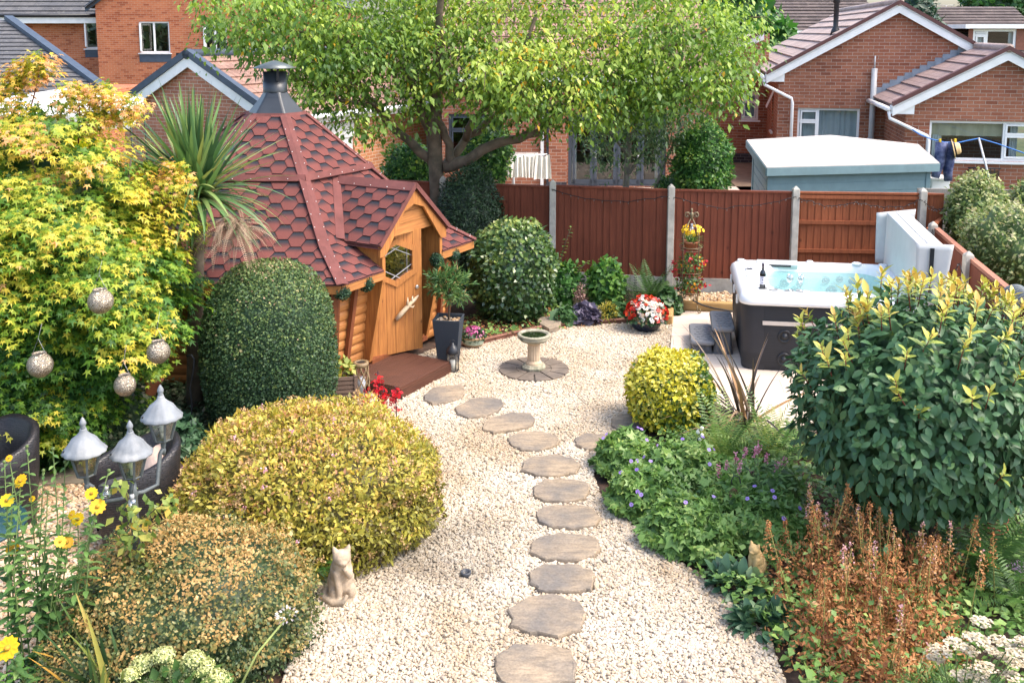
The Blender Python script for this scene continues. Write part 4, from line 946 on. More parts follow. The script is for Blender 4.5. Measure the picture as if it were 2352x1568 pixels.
for k in range(6):       # lap strip below the upper band and the collar below the flue cone
    for (r, z, dr, dz) in ((RS[2][0], RS[2][1], -.03, .075), (RS[3][0] + .045, RS[3][1] - .12, -.06, .14)):
        a, b, c, d = hexv(k, r + .03, z + .01), hexv(k + 1, r + .03, z + .01), hexv(k + 1, r + dr + .01, z + dz + .01), hexv(k, r + dr + .01, z + dz + .01)
        nn = (b - a).cross(d - a).normalized(); m.prism([a + nn * .012, b + nn * .012, c + nn * .012, d + nn * .012], nn * -.018)
        for i in range(1, 6): nails.sphere(a.lerp(b, i / 6) + nn * .016 + (d - a) * .3, .0065, 6)
m.build('lap_strip', m_felt, hut)
for k in range(6):
    a, b = hexv(k, RS[0][0] - .03, RS[0][1] - .065), hexv(k + 1, RS[0][0] - .03, RS[0][1] - .065)
    for p, q in ([(a, b)] if k else [(a, a.lerp(b, .5) - HF * .62), (a.lerp(b, .5) + HF * .62, b)]): fa = MB(); fa.beam(p, q, .03, .095); fa.build('fascia', m_pineH, hut)
# walls of rounded horizontal logs, leaning outward to the eave
wl = MB(); rb, rt = 2.02 / .866, 2.17 / .866; nlog = 11
for k in range(6):
    for i in range(nlog):
        z0 = .06 + i * .122; t0 = i / nlog; t1 = (i + 1) / nlog; 
        ring = []
        for j in range(6):
            s_ = j / 5; r = rb + (rt - rb) * (t0 + (t1 - t0) * s_) + (.026 * sin(pi * s_) ** .5 if s_ > 0 else 0); ring.append((r, z0 + .122 * s_))
        A_ = [hexv(k, r, z) for r, z in ring]; B_ = [hexv(k + 1, r, z) for r, z in ring]
        if k: wl.add(A_ + B_, [(j, 6 + j, 7 + j, j + 1) for j in range(5)], smooth=True)
        else:
            M0, M1 = [p.lerp(q, .5) - HF * .58 for p, q in zip(A_, B_)], [p.lerp(q, .5) + HF * .58 for p, q in zip(A_, B_)]
            wl.add(A_ + M0, [(j, 6 + j, 7 + j, j + 1) for j in range(5)], smooth=True); wl.add(M1 + B_, [(j, 6 + j, 7 + j, j + 1) for j in range(5)], smooth=True)
wl.build('log_wall', m_pineH, hut)
for k in range(6):
    m = MB(); a = hexv(k, rb + .02, 0.02); b = hexv(k, rt + .05, 1.38); m.beam(a, b, .11, .06, up=(hexv(k, 1, 0) - HC0)); m.build('corner_post', m_pineD, hut)
for al in (-.98, .98):
    m = MB(); m.beam(hp(al, 2.06, .03), hp(al * .93, 2.24, 1.36), .06, .05, up=HN); m.build('wall_batten', m_pineD, hut)
# flue: hexagonal cone, pipe, rain hat on straps
cz = 3.06; FC = HC0 + Vector((.135, 0, 0)); m = MB()
m.lathe([(.405, cz - .015), (.31, cz + .10), (.21, cz + .22), (.155, cz + .31)], FC, 6, smooth=False, ph=R(-60)); m.build('flue_cone', m_steel, hut, bevel=.02)
m = MB(); m.lathe([(.158, cz + .29), (.158, cz + .43), (.152, cz + .43), (.152, cz + .56), (.135, cz + .56), (.135, cz + .4)], FC, 28, cap=False); m.build('flue_pipe', m_steel, hut)
m = MB(); m.lathe([(.28, cz + .605), (.283, cz + .61), (.15, cz + .665), (.03, cz + .705), (0, cz + .708)], FC, 32, cap=False); m.lathe([(.0, cz + .70), (.28, cz + .605)], FC, 32, cap=False); m.build('rain_hat', plain('weathered steel', (.13, .145, .14), .35, .4, 5, metal=.5), hut)
for k in range(4):
    a = R(25 + 90 * k); d = Vector((cos(a), sin(a), 0)); m = MB(); m.beam(FC + d * .162 + Vector((0, 0, cz + .44)), FC + d * .205 + Vector((0, 0, cz + .63)), .03, .008, up=d); m.build('strap', m_steel, hut)
# porch: dormer roof, gable, cheeks
RZ, EZ, EA = 2.285, 1.665, .70
F0 = 2.43
def roofoff(z):                                   # how far out the main roof is at height z, mid-face
    for (r0, z0), (r1, z1) in zip(RS[:-1], RS[1:]):
        if z0 <= z <= z1: return (r0 + (r1 - r0) * (z - z0) / (z1 - z0)) * .866
    return 1.
sb = SB(); dk = MB()
for sg in (-1, 1):
    rf, rbk = hp(0, F0, RZ), hp(0, roofoff(RZ) - .03, RZ); ef, eb = hp(sg * EA, F0, EZ), hp(sg * EA, roofoff(EZ) - .02, EZ)
    P = [eb, ef, rf, rbk] if sg < 0 else [ef, eb, rbk, rf]
    dk.add([p - Vector((0, 0, .015)) for p in P], [(0, 1, 2, 3)]); dk.add([p - Vector((0, 0, .045)) for p in P], [(3, 2, 1, 0)])
    shingles(sb, P)
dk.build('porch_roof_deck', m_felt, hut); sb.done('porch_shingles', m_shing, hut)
m = MB(); a, b = hp(0, F0 + .02, RZ + .01), hp(0, roofoff(RZ) - .1, RZ + .01); d = Vector((0, 0, -1))
for sg in (-1, 1):
    sl_ = (hp(sg * EA, 0, EZ) - hp(0, 0, RZ)).normalized() * .12; m.prism([a + Vector((0, 0, .03)), b + Vector((0, 0, .03)), b + sl_ + Vector((0, 0, .02)), a + sl_ + Vector((0, 0, .02))], (0, 0, -.012))
    for i in range(5): nails.sphere(a.lerp(b, .1 + i * .19) + sl_ * .85 + Vector((0, 0, .024)), .0065, 6)
m.build('ridge_strip', m_felt, hut)
m = MB()
for sg in (-1, 1):
    m.beam(hp(0, F0 + .012, RZ + .012), hp(sg * (EA + .02), F0 + .012, EZ - .005), .012, .055); 
m.build('porch_drip_edge', m_felt, hut)
m = MB()
for sg in (-1,):
    p = hp(sg * .03, roofoff(RZ) + .02, RZ + .01); q = hp(sg * (EA + .04), roofoff(EZ) - .0, EZ + .03); n_ = Vector((.4, -.6, .7)).normalized(); s_ = (q - p).normalized().cross(n_) * .055
    m.prism([p + s_, p - s_, q - s_, q + s_], n_ * .014)
m.build('valley_strip', m_felt, hut); nails.build('roof_nails', m_nail, hut)
for sg in (-1, 1):                                # barge boards with clipped feet
    m = MB(); o = F0 - .05; lo = .19
    m.prism([hp(0, o, RZ - .02), hp(sg * EA * .985, o, EZ - .01), hp(sg * EA * .985, o, EZ - .15), hp(sg * (EA - .13), o, EZ - .13), hp(sg * .20, o, RZ - lo - .10), hp(0, o, RZ - lo - .04)], HN * .03); m.build('barge_board', m_pine, hut)
m = MB(); o = F0 - .12
for z0, z1 in ((1.70, 1.83), (1.835, 1.965), (1.97, 2.2)):
    w0 = min(.58, (RZ - .03 - z0) / (RZ - EZ) * EA - .02); w1 = max(.01, (RZ - .03 - z1) / (RZ - EZ) * EA - .02); m.prism([hp(-w0, o, z0), hp(w0, o, z0), hp(w1, o, z1), hp(-w1, o, z1)], HN * .03)
m.build('gable_boards', m_pineH, hut)
for sg in (-1, 1):                                # tapering side cheeks of the porch
    m = MB(); m.prism([hp(sg * .58, 2.36, EZ + .06), hp(sg * .58, 2.36, 1.24), hp(sg * .58, 2.13, .20), hp(sg * .58, 1.98, .20), hp(sg * .58, 2.0, EZ + .06)], HF * (.035 * sg)); m.build('porch_cheek', m_pine, hut)
    m = MB(); m.beam(hp(sg * .597, 2.375, 1.70), hp(sg * .597, 2.375, 1.23), .055, .03, up=HN); m.beam(hp(sg * .597, 2.375, 1.235), hp(sg * .597, 2.145, .19), .055, .03, up=HN); m.build('cheek_trim', m_pine, hut)
m = MB(); m.prism([hp(-.6, 2.03, .1), hp(.6, 2.03, .1), hp(.6, 2.03, 1.75), hp(-.6, 2.03, 1.75)], HN * -.02); m.build('doorway_backing', plain('dark hut interior', (.02, .012, .008), .9), hut)
m = MB(); m.beam(hp(-.58, 2.09, .165), hp(.58, 2.09, .165), .16, .06); m.build('door_sill', m_pineD, hut)
# door, standing ajar, with leaded window and antler handle
h0 = hp(-.46, 2.05, 0); h1 = hp(.18, 2.35, 0); dv = (h1 - h0); dv.z = 0; dv.normalize(); dn = Vector((dv.y, -dv.x, 0))
dp = lambda s_, z, o=0.: h0 + dv * s_ + dn * o + Vector((0, 0, z))
door = MB(); xs = [-.02, .10, .215, .335, .465, .59, .715]
WX = (.13, .575); WZ = (1.10, 1.56); wc_ = (WX[0] + WX[1]) / 2
hexw = [(wc_, WZ[1]), (WX[1], WZ[1] - .10), (WX[1], WZ[0] + .12), (wc_, WZ[0]), (WX[0], WZ[0] + .12), (WX[0], WZ[1] - .10)]
for a, b in zip(xs[:-1], xs[1:]):                  # planks, cut round the hexagonal light
    a_, b_ = a + .002, b - .002
    lo = lambda x: WZ[0] + .12 * abs(x - wc_) / (wc_ - WX[0]); hi = lambda x: WZ[1] - .10 * abs(x - wc_) / (wc_ - WX[0])
    zt = lambda x: 1.70 + .03 * (x / .7)
    if b <= WX[0] or a >= WX[1]: door.prism([dp(a_, .18), dp(b_, .18), dp(b_, zt(b)), dp(a_, zt(a))], dn * .035)
    else:
        l, r_ = max(a_, WX[0]), min(b_, WX[1])
        for x0, x1 in ((a_, l), (r_, b_)):
            if x1 - x0 > .004: door.prism([dp(x0, .18), dp(x1, .18), dp(x1, zt(x1)), dp(x0, zt(x0))], dn * .035)
        cs_ = [l] + ([wc_] if l < wc_ < r_ else []) + [r_]
        for x0, x1 in zip(cs_[:-1], cs_[1:]):
            door.prism([dp(x0, .18), dp(x1, .18), dp(x1, lo(x1)), dp(x0, lo(x0))], dn * .035); door.prism([dp(x0, hi(x0)), dp(x1, hi(x1)), dp(x1, zt(x1)), dp(x0, zt(x0))], dn * .035)
dr = door.build('door', m_pine, hut)
fr = MB()
big = [(wc_ + (x - wc_) * 1.34, (WZ[0] + WZ[1]) / 2 + (z - (WZ[0] + WZ[1]) / 2) * 1.32) for x, z in hexw]
for i in range(6):
    j = (i + 1) % 6; fr.prism([dp(*hexw[i], .036), dp(*hexw[j], .036), dp(*big[j], .036), dp(*big[i], .036)], dn * .02)
fr.build('window_frame', m_pine, dr)
gp = MB(); gp.poly([dp(x, z, .015) for x, z in hexw][::-1]); gp.build('window_pane', glassmat('cabin glass', (.5, .52, .5), .25), dr)
ld = MB()
ins = [(wc_ + (x - wc_) * .72, (WZ[0] + WZ[1]) / 2 + (z - (WZ[0] + WZ[1]) / 2) * .74) for x, z in hexw]
for i in range(6):
    j = (i + 1) % 6; d_ = Vector((ins[j][0] - ins[i][0], ins[j][1] - ins[i][1], 0)); e_ = .14 / max(.1, d_.length) * .6
    p = (ins[i][0] - d_.x * e_, ins[i][1] - d_.y * e_); q = (ins[j][0] + d_.x * e_, ins[j][1] + d_.y * e_); ld.beam(dp(*p, .024), dp(*q, .024), .004, .009)
ld.build('leading', m_pipe, dr)
an = MB(); m_ant = plain('bone antler', (.52, .40, .26), .6, .25, 14, bump=.3, col2=(.66, .57, .44))
P_ = [dp(.33, .62, .06), dp(.38, .68, .085), dp(.45, .745, .09), dp(.52, .80, .085), dp(.58, .835, .08), dp(.65, .875, .055)]
an.tube(P_, [.027, .030, .029, .027, .022, .008], 10); an.tube([dp(.475, .77, .09), dp(.472, .83, .10), dp(.485, .885, .085)], [.018, .014, .005], 8); an.tube([dp(.54, .815, .085), dp(.545, .86, .09), dp(.56, .885, .075)], [.017, .012, .005], 8); an.tube([dp(.49, .765, .09), dp(.545, .755, .11), dp(.56, .775, .11)], [.015, .010, .004], 8); an.tube([dp(.36, .655, .075), dp(.36, .655, .03)], .012, 6); an.tube([dp(.60, .845, .075), dp(.60, .845, .03)], .012, 6)
an.build('antler_handle', m_ant, dr)
lk = MB(); lathe_m = Matrix((dv, Vector((0, 0, 1)), dn)).transposed(); lk = lathe_rot([(.024, 0), (.024, .014), (.016, .018)], lathe_m, dp(.64, .985, .036)); lk.build('lock', plain('steel', (.6, .6, .6), .3, .1, 5, metal=.8), dr)
# leaf balls hung under the eaves
m_boxleaf = leafmat('box leaf', [(0, (.012, .03, .012)), (.45, (.026, .065, .022)), (.8, (.06, .12, .035)), (1, (.14, .19, .06))], rough=.35, trans=.15)
m_topi = leafmat('artificial box', [(0, (.008, .025, .015)), (.6, (.022, .065, .03)), (1, (.05, .12, .05))], rough=.5, trans=.1)
for k, (u, v, off, lab) in enumerate(((786, 672, -1.02, 'leaf ball hanging at the hut corner nearest the domed box bush'), (841, 652, -.78, 'leaf ball hanging under the eave beside the left door cheek'), (1003, 597, .80, 'leaf ball hanging under the eave right of the hut door'), (1041, 585, 1.02, 'leaf ball hanging at the far right corner of the hut eave'))):
    p = onplane(u, v, hp(0, 2.36, 0), HN); t = empty('topiary_ball', p, lab, 'topiary ball', 'green leaf balls under the hut eaves')
    P, N, _ = blob(700, tuple(p), (.085,) * 3, .04, 4, -9, .2); leaves('leaves', m_topi, t, P, N * .5 + rdir(len(P)) * .8, N, .024, T_oval(.3), rng.random(len(P)))
    m = MB(); m.sphere(p, .068, 10); m.build('core', plain('ball core', (.012, .03, .018), .9), t); m = MB(); m.tube([p + Vector((0, 0, .07)), Vector((p.x, p.y, 1.34))], .003, 4); m.build('cord', m_black, t)
# step deck
m_deck = wood('red brown decking stain', (.125, .05, .03), (.05, .022, .016), rough=.45, along='U', knots=False)
t = empty('deck_step', hp(-.5, 2.45, 0), 'stained brown timber decking step in front of the hut door', 'step'); m = MB()
for i in range(6): 
    o = 2.12 + i * .137; m.beam(hp(-1.05, o + .06, .135), hp(-.02, o + .06, .135), .131, .03)
    for q in range(5): m.beam(hp(-1.05, o + .012 + q * .026, .152), hp(-.02, o + .012 + q * .026, .152), .014, .006)
m.build('tread_boards', m_deck, t, bevel=.003); m = MB(); m.beam(hp(-1.04, 2.93, .06), hp(-.03, 2.93, .06), .03, .125)
for q in range(6): m.beam(hp(-1.04, 2.948, .018 + q * .021), hp(-.03, 2.948, .018 + q * .021), .006, .011)
m.beam(hp(-1.04, 2.12, .06), hp(-1.04, 2.93, .06), .03, .125); m.beam(hp(-.03, 2.12, .06), hp(-.03, 2.93, .06), .03, .125)
for q in range(6): m.beam(hp(-1.058, 2.12, .018 + q * .021), hp(-1.058, 2.93, .018 + q * .021), .006, .011)
m.build('riser', m_deck, t)

# ------------------------------------------------------------------ hot tub
TC = Vector((3.99, 12.42, 0)); ta = R(-8.5); ex = Vector((cos(ta), sin(ta), 0)); ey = Vector((-sin(ta), cos(ta), 0))
tp = lambda x, y, z: TC + ex * x + ey * y + Vector((0, 0, z))
def rr(hx, hy, r, n=6, cx=0, cy=0):
    out = []
    for sx, sy, a0 in ((1, 1, 0), (-1, 1, 90), (-1, -1, 180), (1, -1, 270)):
        for i in range(n + 1):
            a = R(a0 + 90 * i / n); out.append((cx + sx * (hx - r) + r * cos(a), cy + sy * (hy - r) + r * sin(a)))
    return out
def loft(m, loops, close=True, smooth=True, slot=0):
    n = len(loops[0]); vs = [p for L in loops for p in L]
    m.add(vs, [(i * n + j, i * n + (j + 1) % n, (i + 1) * n + (j + 1) % n, (i + 1) * n + j) for i in range(len(loops) - 1) for j in range(n)], slot, smooth)
tub = empty('hot_tub', TC, 'white acrylic hot tub with charcoal panelled sides and turquoise water', 'hot tub')
m_panel = wood('charcoal composite', (.021, .024, .031), (.013, .015, .020), rough=.6, along='U', knots=False, scale=2)
m_acry = plain('white acrylic', (.80, .80, .79), .18, .03, 2, bump=0, spec=.6)
hx, hy = 1.07, .95
m = MB(); loft(m, [[tp(x, y, z) for x, y in rr(hx - i, hy - i, .14)] for i, z in ((.06, .02), (.045, .1), (.03, .86))]); m.build('side_panels', m_panel, tub)
m_cpan = plain('charcoal corner', (.020, .022, .029), .55, .15, 5)
for sx in (-1, 1): 
    for sy in (-1, 1):
        m = MB()
        L = [[tp(x + sx * .004, y + sy * .004, z) for x, y in rr(hx - i + .006, hy - i + .006, .14)[(0 if (sx, sy) == (1, 1) else 7 if (sx, sy) == (-1, 1) else 14 if (sx, sy) == (-1, -1) else 21):][:7]] for i, z in ((.06, .02), (.03, .86))]
        a = L[0][0]; n = 7
        ext = [(-sx * .12, 0), (0, -sy * .12)] if sx * sy < 0 else [(0, -sy * .12), (-sx * .12, 0)]
        for q in L: q.insert(0, q[0] + (ex * ext[0][0] + ey * ext[0][1])); q.append(q[-1] + (ex * ext[1][0] + ey * ext[1][1]))
        m.add(L[0] + L[1], [(i, i + 1, 9 + i + 1, 9 + i) for i in range(8)], smooth=True); m.build('corner_panel', m_cpan, tub)
m = MB(); m.prism([tp(-.80, -hy + .028, .60), tp(.80, -hy + .028, .60), tp(.80, -hy + .028, .648), tp(-.80, -hy + .028, .648)], ey * -.012); m.build('trim_strip', plain('cream strip', (.60, .52, .45), .5, .06, 3), tub)
for z in (.46, .17):
    q = Matrix((ex, Vector((0, 0, 1)), -ey)).transposed(); b = lathe_rot([(.085, 0), (.085, .012), (.06, .02), (.058, .008), (.035, .008), (.035, .022), (.0, .022)], q, tp(-.53, -hy + .042, z), 24); b.build('speaker', m_black, tub)
sh_ = MB()
IC = (.10, .07)                                     # the pool sits back right, leaving a wide front left deck
prof = [(hx - .028, hy - .028, .15, .845, 0, 0), (hx + .008, hy + .008, .17, .85, 0, 0), (hx + .012, hy + .012, .18, .89, 0, 0), (hx - .005, hy - .005, .18, .945, 0, 0), (hx - .05, hy - .05, .18, .985, 0, 0), (hx - .11, hy - .11, .20, .992, 0, 0), (hx - .17, hy - .16, .24, .985, .02, .02), (.82, .72, .30, .975, *IC), (.795, .695, .30, .955, *IC), (.775, .675, .29, .88, *IC), (.74, .64, .28, .62, *IC), (.55, .45, .2, .50, *IC), (.50, .40, .2, .16, *IC), (.05, .05, .04, .14, *IC)]
def wav(x, y, k):                                    # moulded bays in the inner wall
    if k < 7 or k > 10: return x, y
    a = math.atan2(y - IC[1], x - IC[0]); q = 1 + .035 * cos(6 * a + .5); return IC[0] + (x - IC[0]) * q, IC[1] + (y - IC[1]) * q
loft(sh_, [[tp(*wav(x, y, k), z) for x, y in rr(a, b, r, 10, cx, cy)] for k, (a, b, r, z, cx, cy) in enumerate(prof)]); sh_.build('shell', m_acry, tub)
_n = NT('tub water'); _tr = _n.node('BsdfTransparent'); _tr.inputs[0].default_value = (.60, .93, .92, 1); _gl = _n.node('BsdfGlossy'); _gl.inputs['Roughness'].default_value = .03
_df = _n.node('BsdfDiffuse'); _df.inputs[0].default_value = (.50, .86, .84, 1)
_bm = _n.node('Bump'); _bm.inputs['Strength'].default_value = .5; _bm.inputs['Distance'].default_value = .03; _n.l(_n.noise(_n.coord(), 9, 4), _bm.inputs['Height']); _n.l(_bm.outputs[0], _gl.inputs['Normal'])
_m1 = _n.node('MixShader'); _m1.inputs[0].default_value = .22; _n.l(_tr.outputs[0], _m1.inputs[1]); _n.l(_df.outputs[0], _m1.inputs[2])
_m2 = _n.node('MixShader'); _lw = _n.node('LayerWeight'); _lw.inputs[0].default_value = .25; _n.l(_bm.outputs[0], _lw.inputs['Normal']); _n.l(_lw.outputs['Fresnel'], _m2.inputs[0]); _n.l(_m1.outputs[0], _m2.inputs[1]); _n.l(_gl.outputs[0], _m2.inputs[2]); _n.l(_m2.outputs[0], _n.out.inputs[0])
m = MB(); m.poly([tp(*wav(x, y, 9), .875) for x, y in rr(.773, .673, .29, 10, *IC)]); m.build('water', _n.m, tub)
m_jet = plain('jet grey', (.30, .36, .37), .4, .2, 9)
for x, y, z, r in ((-.35, .70, .72, .06), (-.15, .70, .72, .05), (.2, .72, .78, .055), (.38, .72, .80, .05), (.55, .70, .78, .055), (.28, .71, .64, .07), (.48, .70, .64, .07), (-.45, .64, .62, .07), (-.2, .68, .62, .07)):
    q = Matrix((ex, Vector((0, 0, 1)), -ey)).transposed(); b = lathe_rot([(r, 0), (r, .03), (r * .7, .036), (r * .6, .02), (r * .3, .02), (r * .3, .034), (0, .034)], q, tp(x, y + .02, z), 16); b.build('jet', m_jet, tub)
m = MB(); m.box(tp(-.45, .785, .955), (.56, .10, .11), rz=ta, rot=Matrix.Rotation(ta, 3, 'Z') @ Matrix.Rotation(R(35), 3, 'X')); wf = m.build('waterfall', plain('pale grey', (.52, .54, .53), .4, .05, 3), tub, bevel=.02)
m = MB(); m.box(tp(-.45, .735, .965), (.36, .05, .028), rot=Matrix.Rotation(ta, 3, 'Z') @ Matrix.Rotation(R(35), 3, 'X')); m.build('slot', m_black, wf)
m = MB(); m.box(tp(-.86, .30, .992), (.11, .17, .03), rz=ta); cp = m.build('control_panel', plain('panel white', (.7, .7, .7), .3, .05, 3), tub, bevel=.01); m = MB(); m.box(tp(-.865, .27, 1.01), (.075, .07, .008), rz=ta); m.build('display', m_black, cp)
for x, y, r in ((-.93, .82, .055), (.0, .86, .045), (.62, .84, .065), (.95, .80, .06), (-.28, -.80, .045), (-.9, -.05, .04)):
    m = MB(); m.lathe([(r, .985), (r, 1.003), (r * .8, 1.010), (r * .7, 1.004), (r * .35, 1.004), (r * .3, 1.014), (0, 1.014)], tp(x, y, 0), 20); m.build('valve_knob', m_acry, tub)
m_cup = plain('cup rim', (.34, .34, .33), .3, .1, 5)
for x, y in ((-.78, -.66), (-.66, -.70), (-.47, -.73), (-.34, -.72)):
    m = MB(); m.lathe([(.052, .986), (.056, .994), (.047, .994), (.045, .988), (0, .988)], tp(x, y, 0), 20); m.build('cup_holder', m_cup, tub)
for y in (.55, .0, -.5):
    m = MB(); m.box(tp(-hx - .008, y, .80), (.03, .05, .11), rz=ta); m.build('cover_clip', m_upvc, tub, bevel=.008)
# bottle and glasses
t = empty('wine_bottle', tp(-.79, -.66, .99), 'dark red wine bottle with white label on the corner of the hot tub', 'bottle'); c = tp(-.79, -.66, .992)
m = MB(); m.lathe([(.036, 0), (.038, .01), (.038, .18), (.034, .205), (.015, .235), (.0145, .30), (.016, .302), (.016, .315), (0, .315)], c, 20); m.build('glass_body', plain('dark bottle glass', (.006, .008, .012), .08, .1, 3, bump=0, spec=.8), t)
m = MB(); m.lathe([(.0388, .055), (.0388, .155)], c, 20, cap=False); lb = m.build('label', plain('label paper', (.72, .70, .74), .7, .04, 3), t)
vd = (Vector((0, 0, 0)) - c); vd.z = 0; vd.normalize(); vs_ = Vector((-vd.y, vd.x, 0)); m = MB(); a = c + vd * .0392
for zz, w_, h_ in ((.135, .030, .006), (.105, .016, .016), (.078, .034, .003), (.07, .026, .003)): m.prism([a - vs_ * w_ / 2 + Vector((0, 0, zz)), a + vs_ * w_ / 2 + Vector((0, 0, zz)), a + vs_ * w_ / 2 + Vector((0, 0, zz + h_)), a - vs_ * w_ / 2 + Vector((0, 0, zz + h_))], vd * .0006)
m.build('label_print', plain('label ink', (.10, .08, .16), .7, .1, 3), lb)
m = MB(); m.lathe([(.0152, .262), (.0165, .30), (.0165, .317), (0, .317)], c, 16); m.build('capsule', plain('foil', (.10, .08, .10), .3, .2, 6, metal=.5), t)
m_cl = glassmat('crystal', (.90, .93, .94), .22)
for k, (x, y, lab) in enumerate(((-.47, -.73, 'empty cut wine glass nearer the bottle on the tub rim'), (-.34, -.72, 'empty cut wine glass farther from the bottle on the tub rim'))):
    m = MB(); m.lathe([(.034, 0), (.034, .004), (.005, .010), (.0045, .085), (.02, .095), (.036, .115), (.041, .15), (.039, .20), (.036, .20), (.037, .15), (.030, .115), (0, .10)], tp(x, y, .992), 20, cap=False); o = m.build('wine_glass', m_cl, None); tag(o, lab, 'glass', 'wine glasses on the tub')
# step
t = empty('spa_steps', tp(-1.35, 0, 0), 'two tread grey plastic step beside the hot tub', 'steps'); m_sp = plain('grey moulded plastic', (.115, .115, .12), .6, .08, 4, bump=.2); m_spt = plain('grey tread', (.20, .20, .205), .55, .08, 4, bump=.15)
def tread(x0, x1, y0, y1, z):
    L = [[tp(x, y, zz) for x, y in rr((x1 - x0) / 2 - i, (y1 - y0) / 2 - i, .06, 6, (x0 + x1) / 2, (y0 + y1) / 2)] for i, zz in ((.012, z - .055), (0, z - .045), (0, z - .012), (.012, z))]
    m = MB(); loft(m, L); m.poly(L[-1]); o = m.build('tread', m_spt, t); m = MB()
    for a in range(4):
        for b in range(6):
            p = tp(x0 + .06 + (x1 - x0 - .1) * a / 4 + (b % 2) * .025, y0 + .09 + (y1 - y0 - .15) * b / 6, z + .002); m.beam(p, p + ex * .04 + ey * (.028 if a % 2 else -.028), .008, .004)
    m.build('grip_pattern', plain('grip', (.13, .13, .135), .6), o)
for x0, x1, z in ((-1.63, -1.34, .19), (-1.36, -1.09, .38)):
    m = MB(); loft(m, [[tp(x, y, zz) for x, y in rr((x1 - x0) / 2 - i, .37 - i, .04, 5, (x0 + x1) / 2, -.0)] for i, zz in ((.0, .0), (.005, .03), (.015, .035), (.03, z - .05))], smooth=False); m.build('riser_box', m_sp, t); tread(x0 - .01, x1 + .01, -.41, .40, z)
    for q in (.25, .5, .75):
        m = MB(); xx = x0 + (x1 - x0) * q; m.beam(tp(xx, -.362, .05), tp(xx, -.345, z - .07), .035, .012, up=ey); m.build('rib', m_sp, t)
# folded cover standing on its lifter
t = empty('tub_cover', tp(1.08, 0, .9), 'folded pale grey vinyl hot tub cover standing upright at the end of the tub', 'cover'); m_vin = plain('pale grey vinyl', (.68, .67, .65), .55, .07, 3, bump=.25, bscale=14); m_vin2 = plain('vinyl skirt', (.52, .52, .51), .6, .08, 3, bump=.3, bscale=10)
A0 = Vector((4.76, 11.32, 0)); A1 = Vector((5.17, 13.38, 0)); cd = (A1 - A0).normalized(); cn = Vector((cd.y, -cd.x, 0))
for k, (o0, o1) in enumerate(((0, .155), (.175, .33))):
    m = MB(); m.prism([A0 + cn * o0 + Vector((0, 0, .80)), A0 + cn * o1 + Vector((0, 0, .80)), A0 + cn * (o1 - .015 + .02 * (1 - k)) + Vector((0, 0, 1.66 + .01 * k)), A0 + cn * (o0 + .015) + Vector((0, 0, 1.68 - .02 * k))], (A1 - A0)); m.build('cover_half', m_vin, t, bevel=.025)
m = MB(); m.beam(A0 + cn * .165 + Vector((0, 0, 1.665)) - cd * .02, A1 + cn * .165 + Vector((0, 0, 1.665)), .05, .02); m.build('hinge_seam', m_vin2, t)
def flap(P, name='skirt_flap'):
    m = MB(); n = 10; vs = []
    for j in range(n + 1):
        for i in range(n + 1):
            s_, q = i / n, j / n; p = P[0].lerp(P[1], s_).lerp(P[3].lerp(P[2], s_), q); vs.append(p - cd * (.02 * sin(s_ * 7 + q * 3) * q) * sg_)
    m.add(vs, [(j * (n + 1) + i, j * (n + 1) + i + 1, (j + 1) * (n + 1) + i + 1, (j + 1) * (n + 1) + i) for j in range(n) for i in range(n)], smooth=True); o = m.build(name, m_vin2, t); q = o.modifiers.new('solid', 'SOLIDIFY'); q.thickness = .008
sg_ = 1
flap([A0 + cn * -.01 - cd * .03 + Vector((0, 0, 1.69)), A0 + cn * .40 - cd * .05 + Vector((0, 0, 1.69)), A0 + cn * .31 - cd * .03 + Vector((0, 0, .95)), A0 + cn * .01 - cd * .02 + Vector((0, 0, .95))])
sg_ = -1
flap([A1 + cn * -.12 + cd * .0 + Vector((0, 0, 1.66)), A1 + cn * .40 + cd * .05 + Vector((0, 0, 1.72)), A1 + cn * .34 + cd * .03 + Vector((0, 0, .95)), A1 + cn * -.10 + cd * .02 + Vector((0, 0, .95))])
m = MB(); m.beam(A0 + cn * .165 - cd * .055 + Vector((0, 0, 1.64)), A0 + cn * .165 - cd * .05 + Vector((0, 0, 1.25)), .045, .02, up=cd); m.build('strap_handle', m_black, t)
m = MB(); m.tube([tp(.9, -hy - .04, .55), tp(1.12, -hy - .05, .9), A0 + cn * .165 - cd * .04 + Vector((0, 0, 1.2))], .016, 8); m.build('lifter_arm', m_black, t)

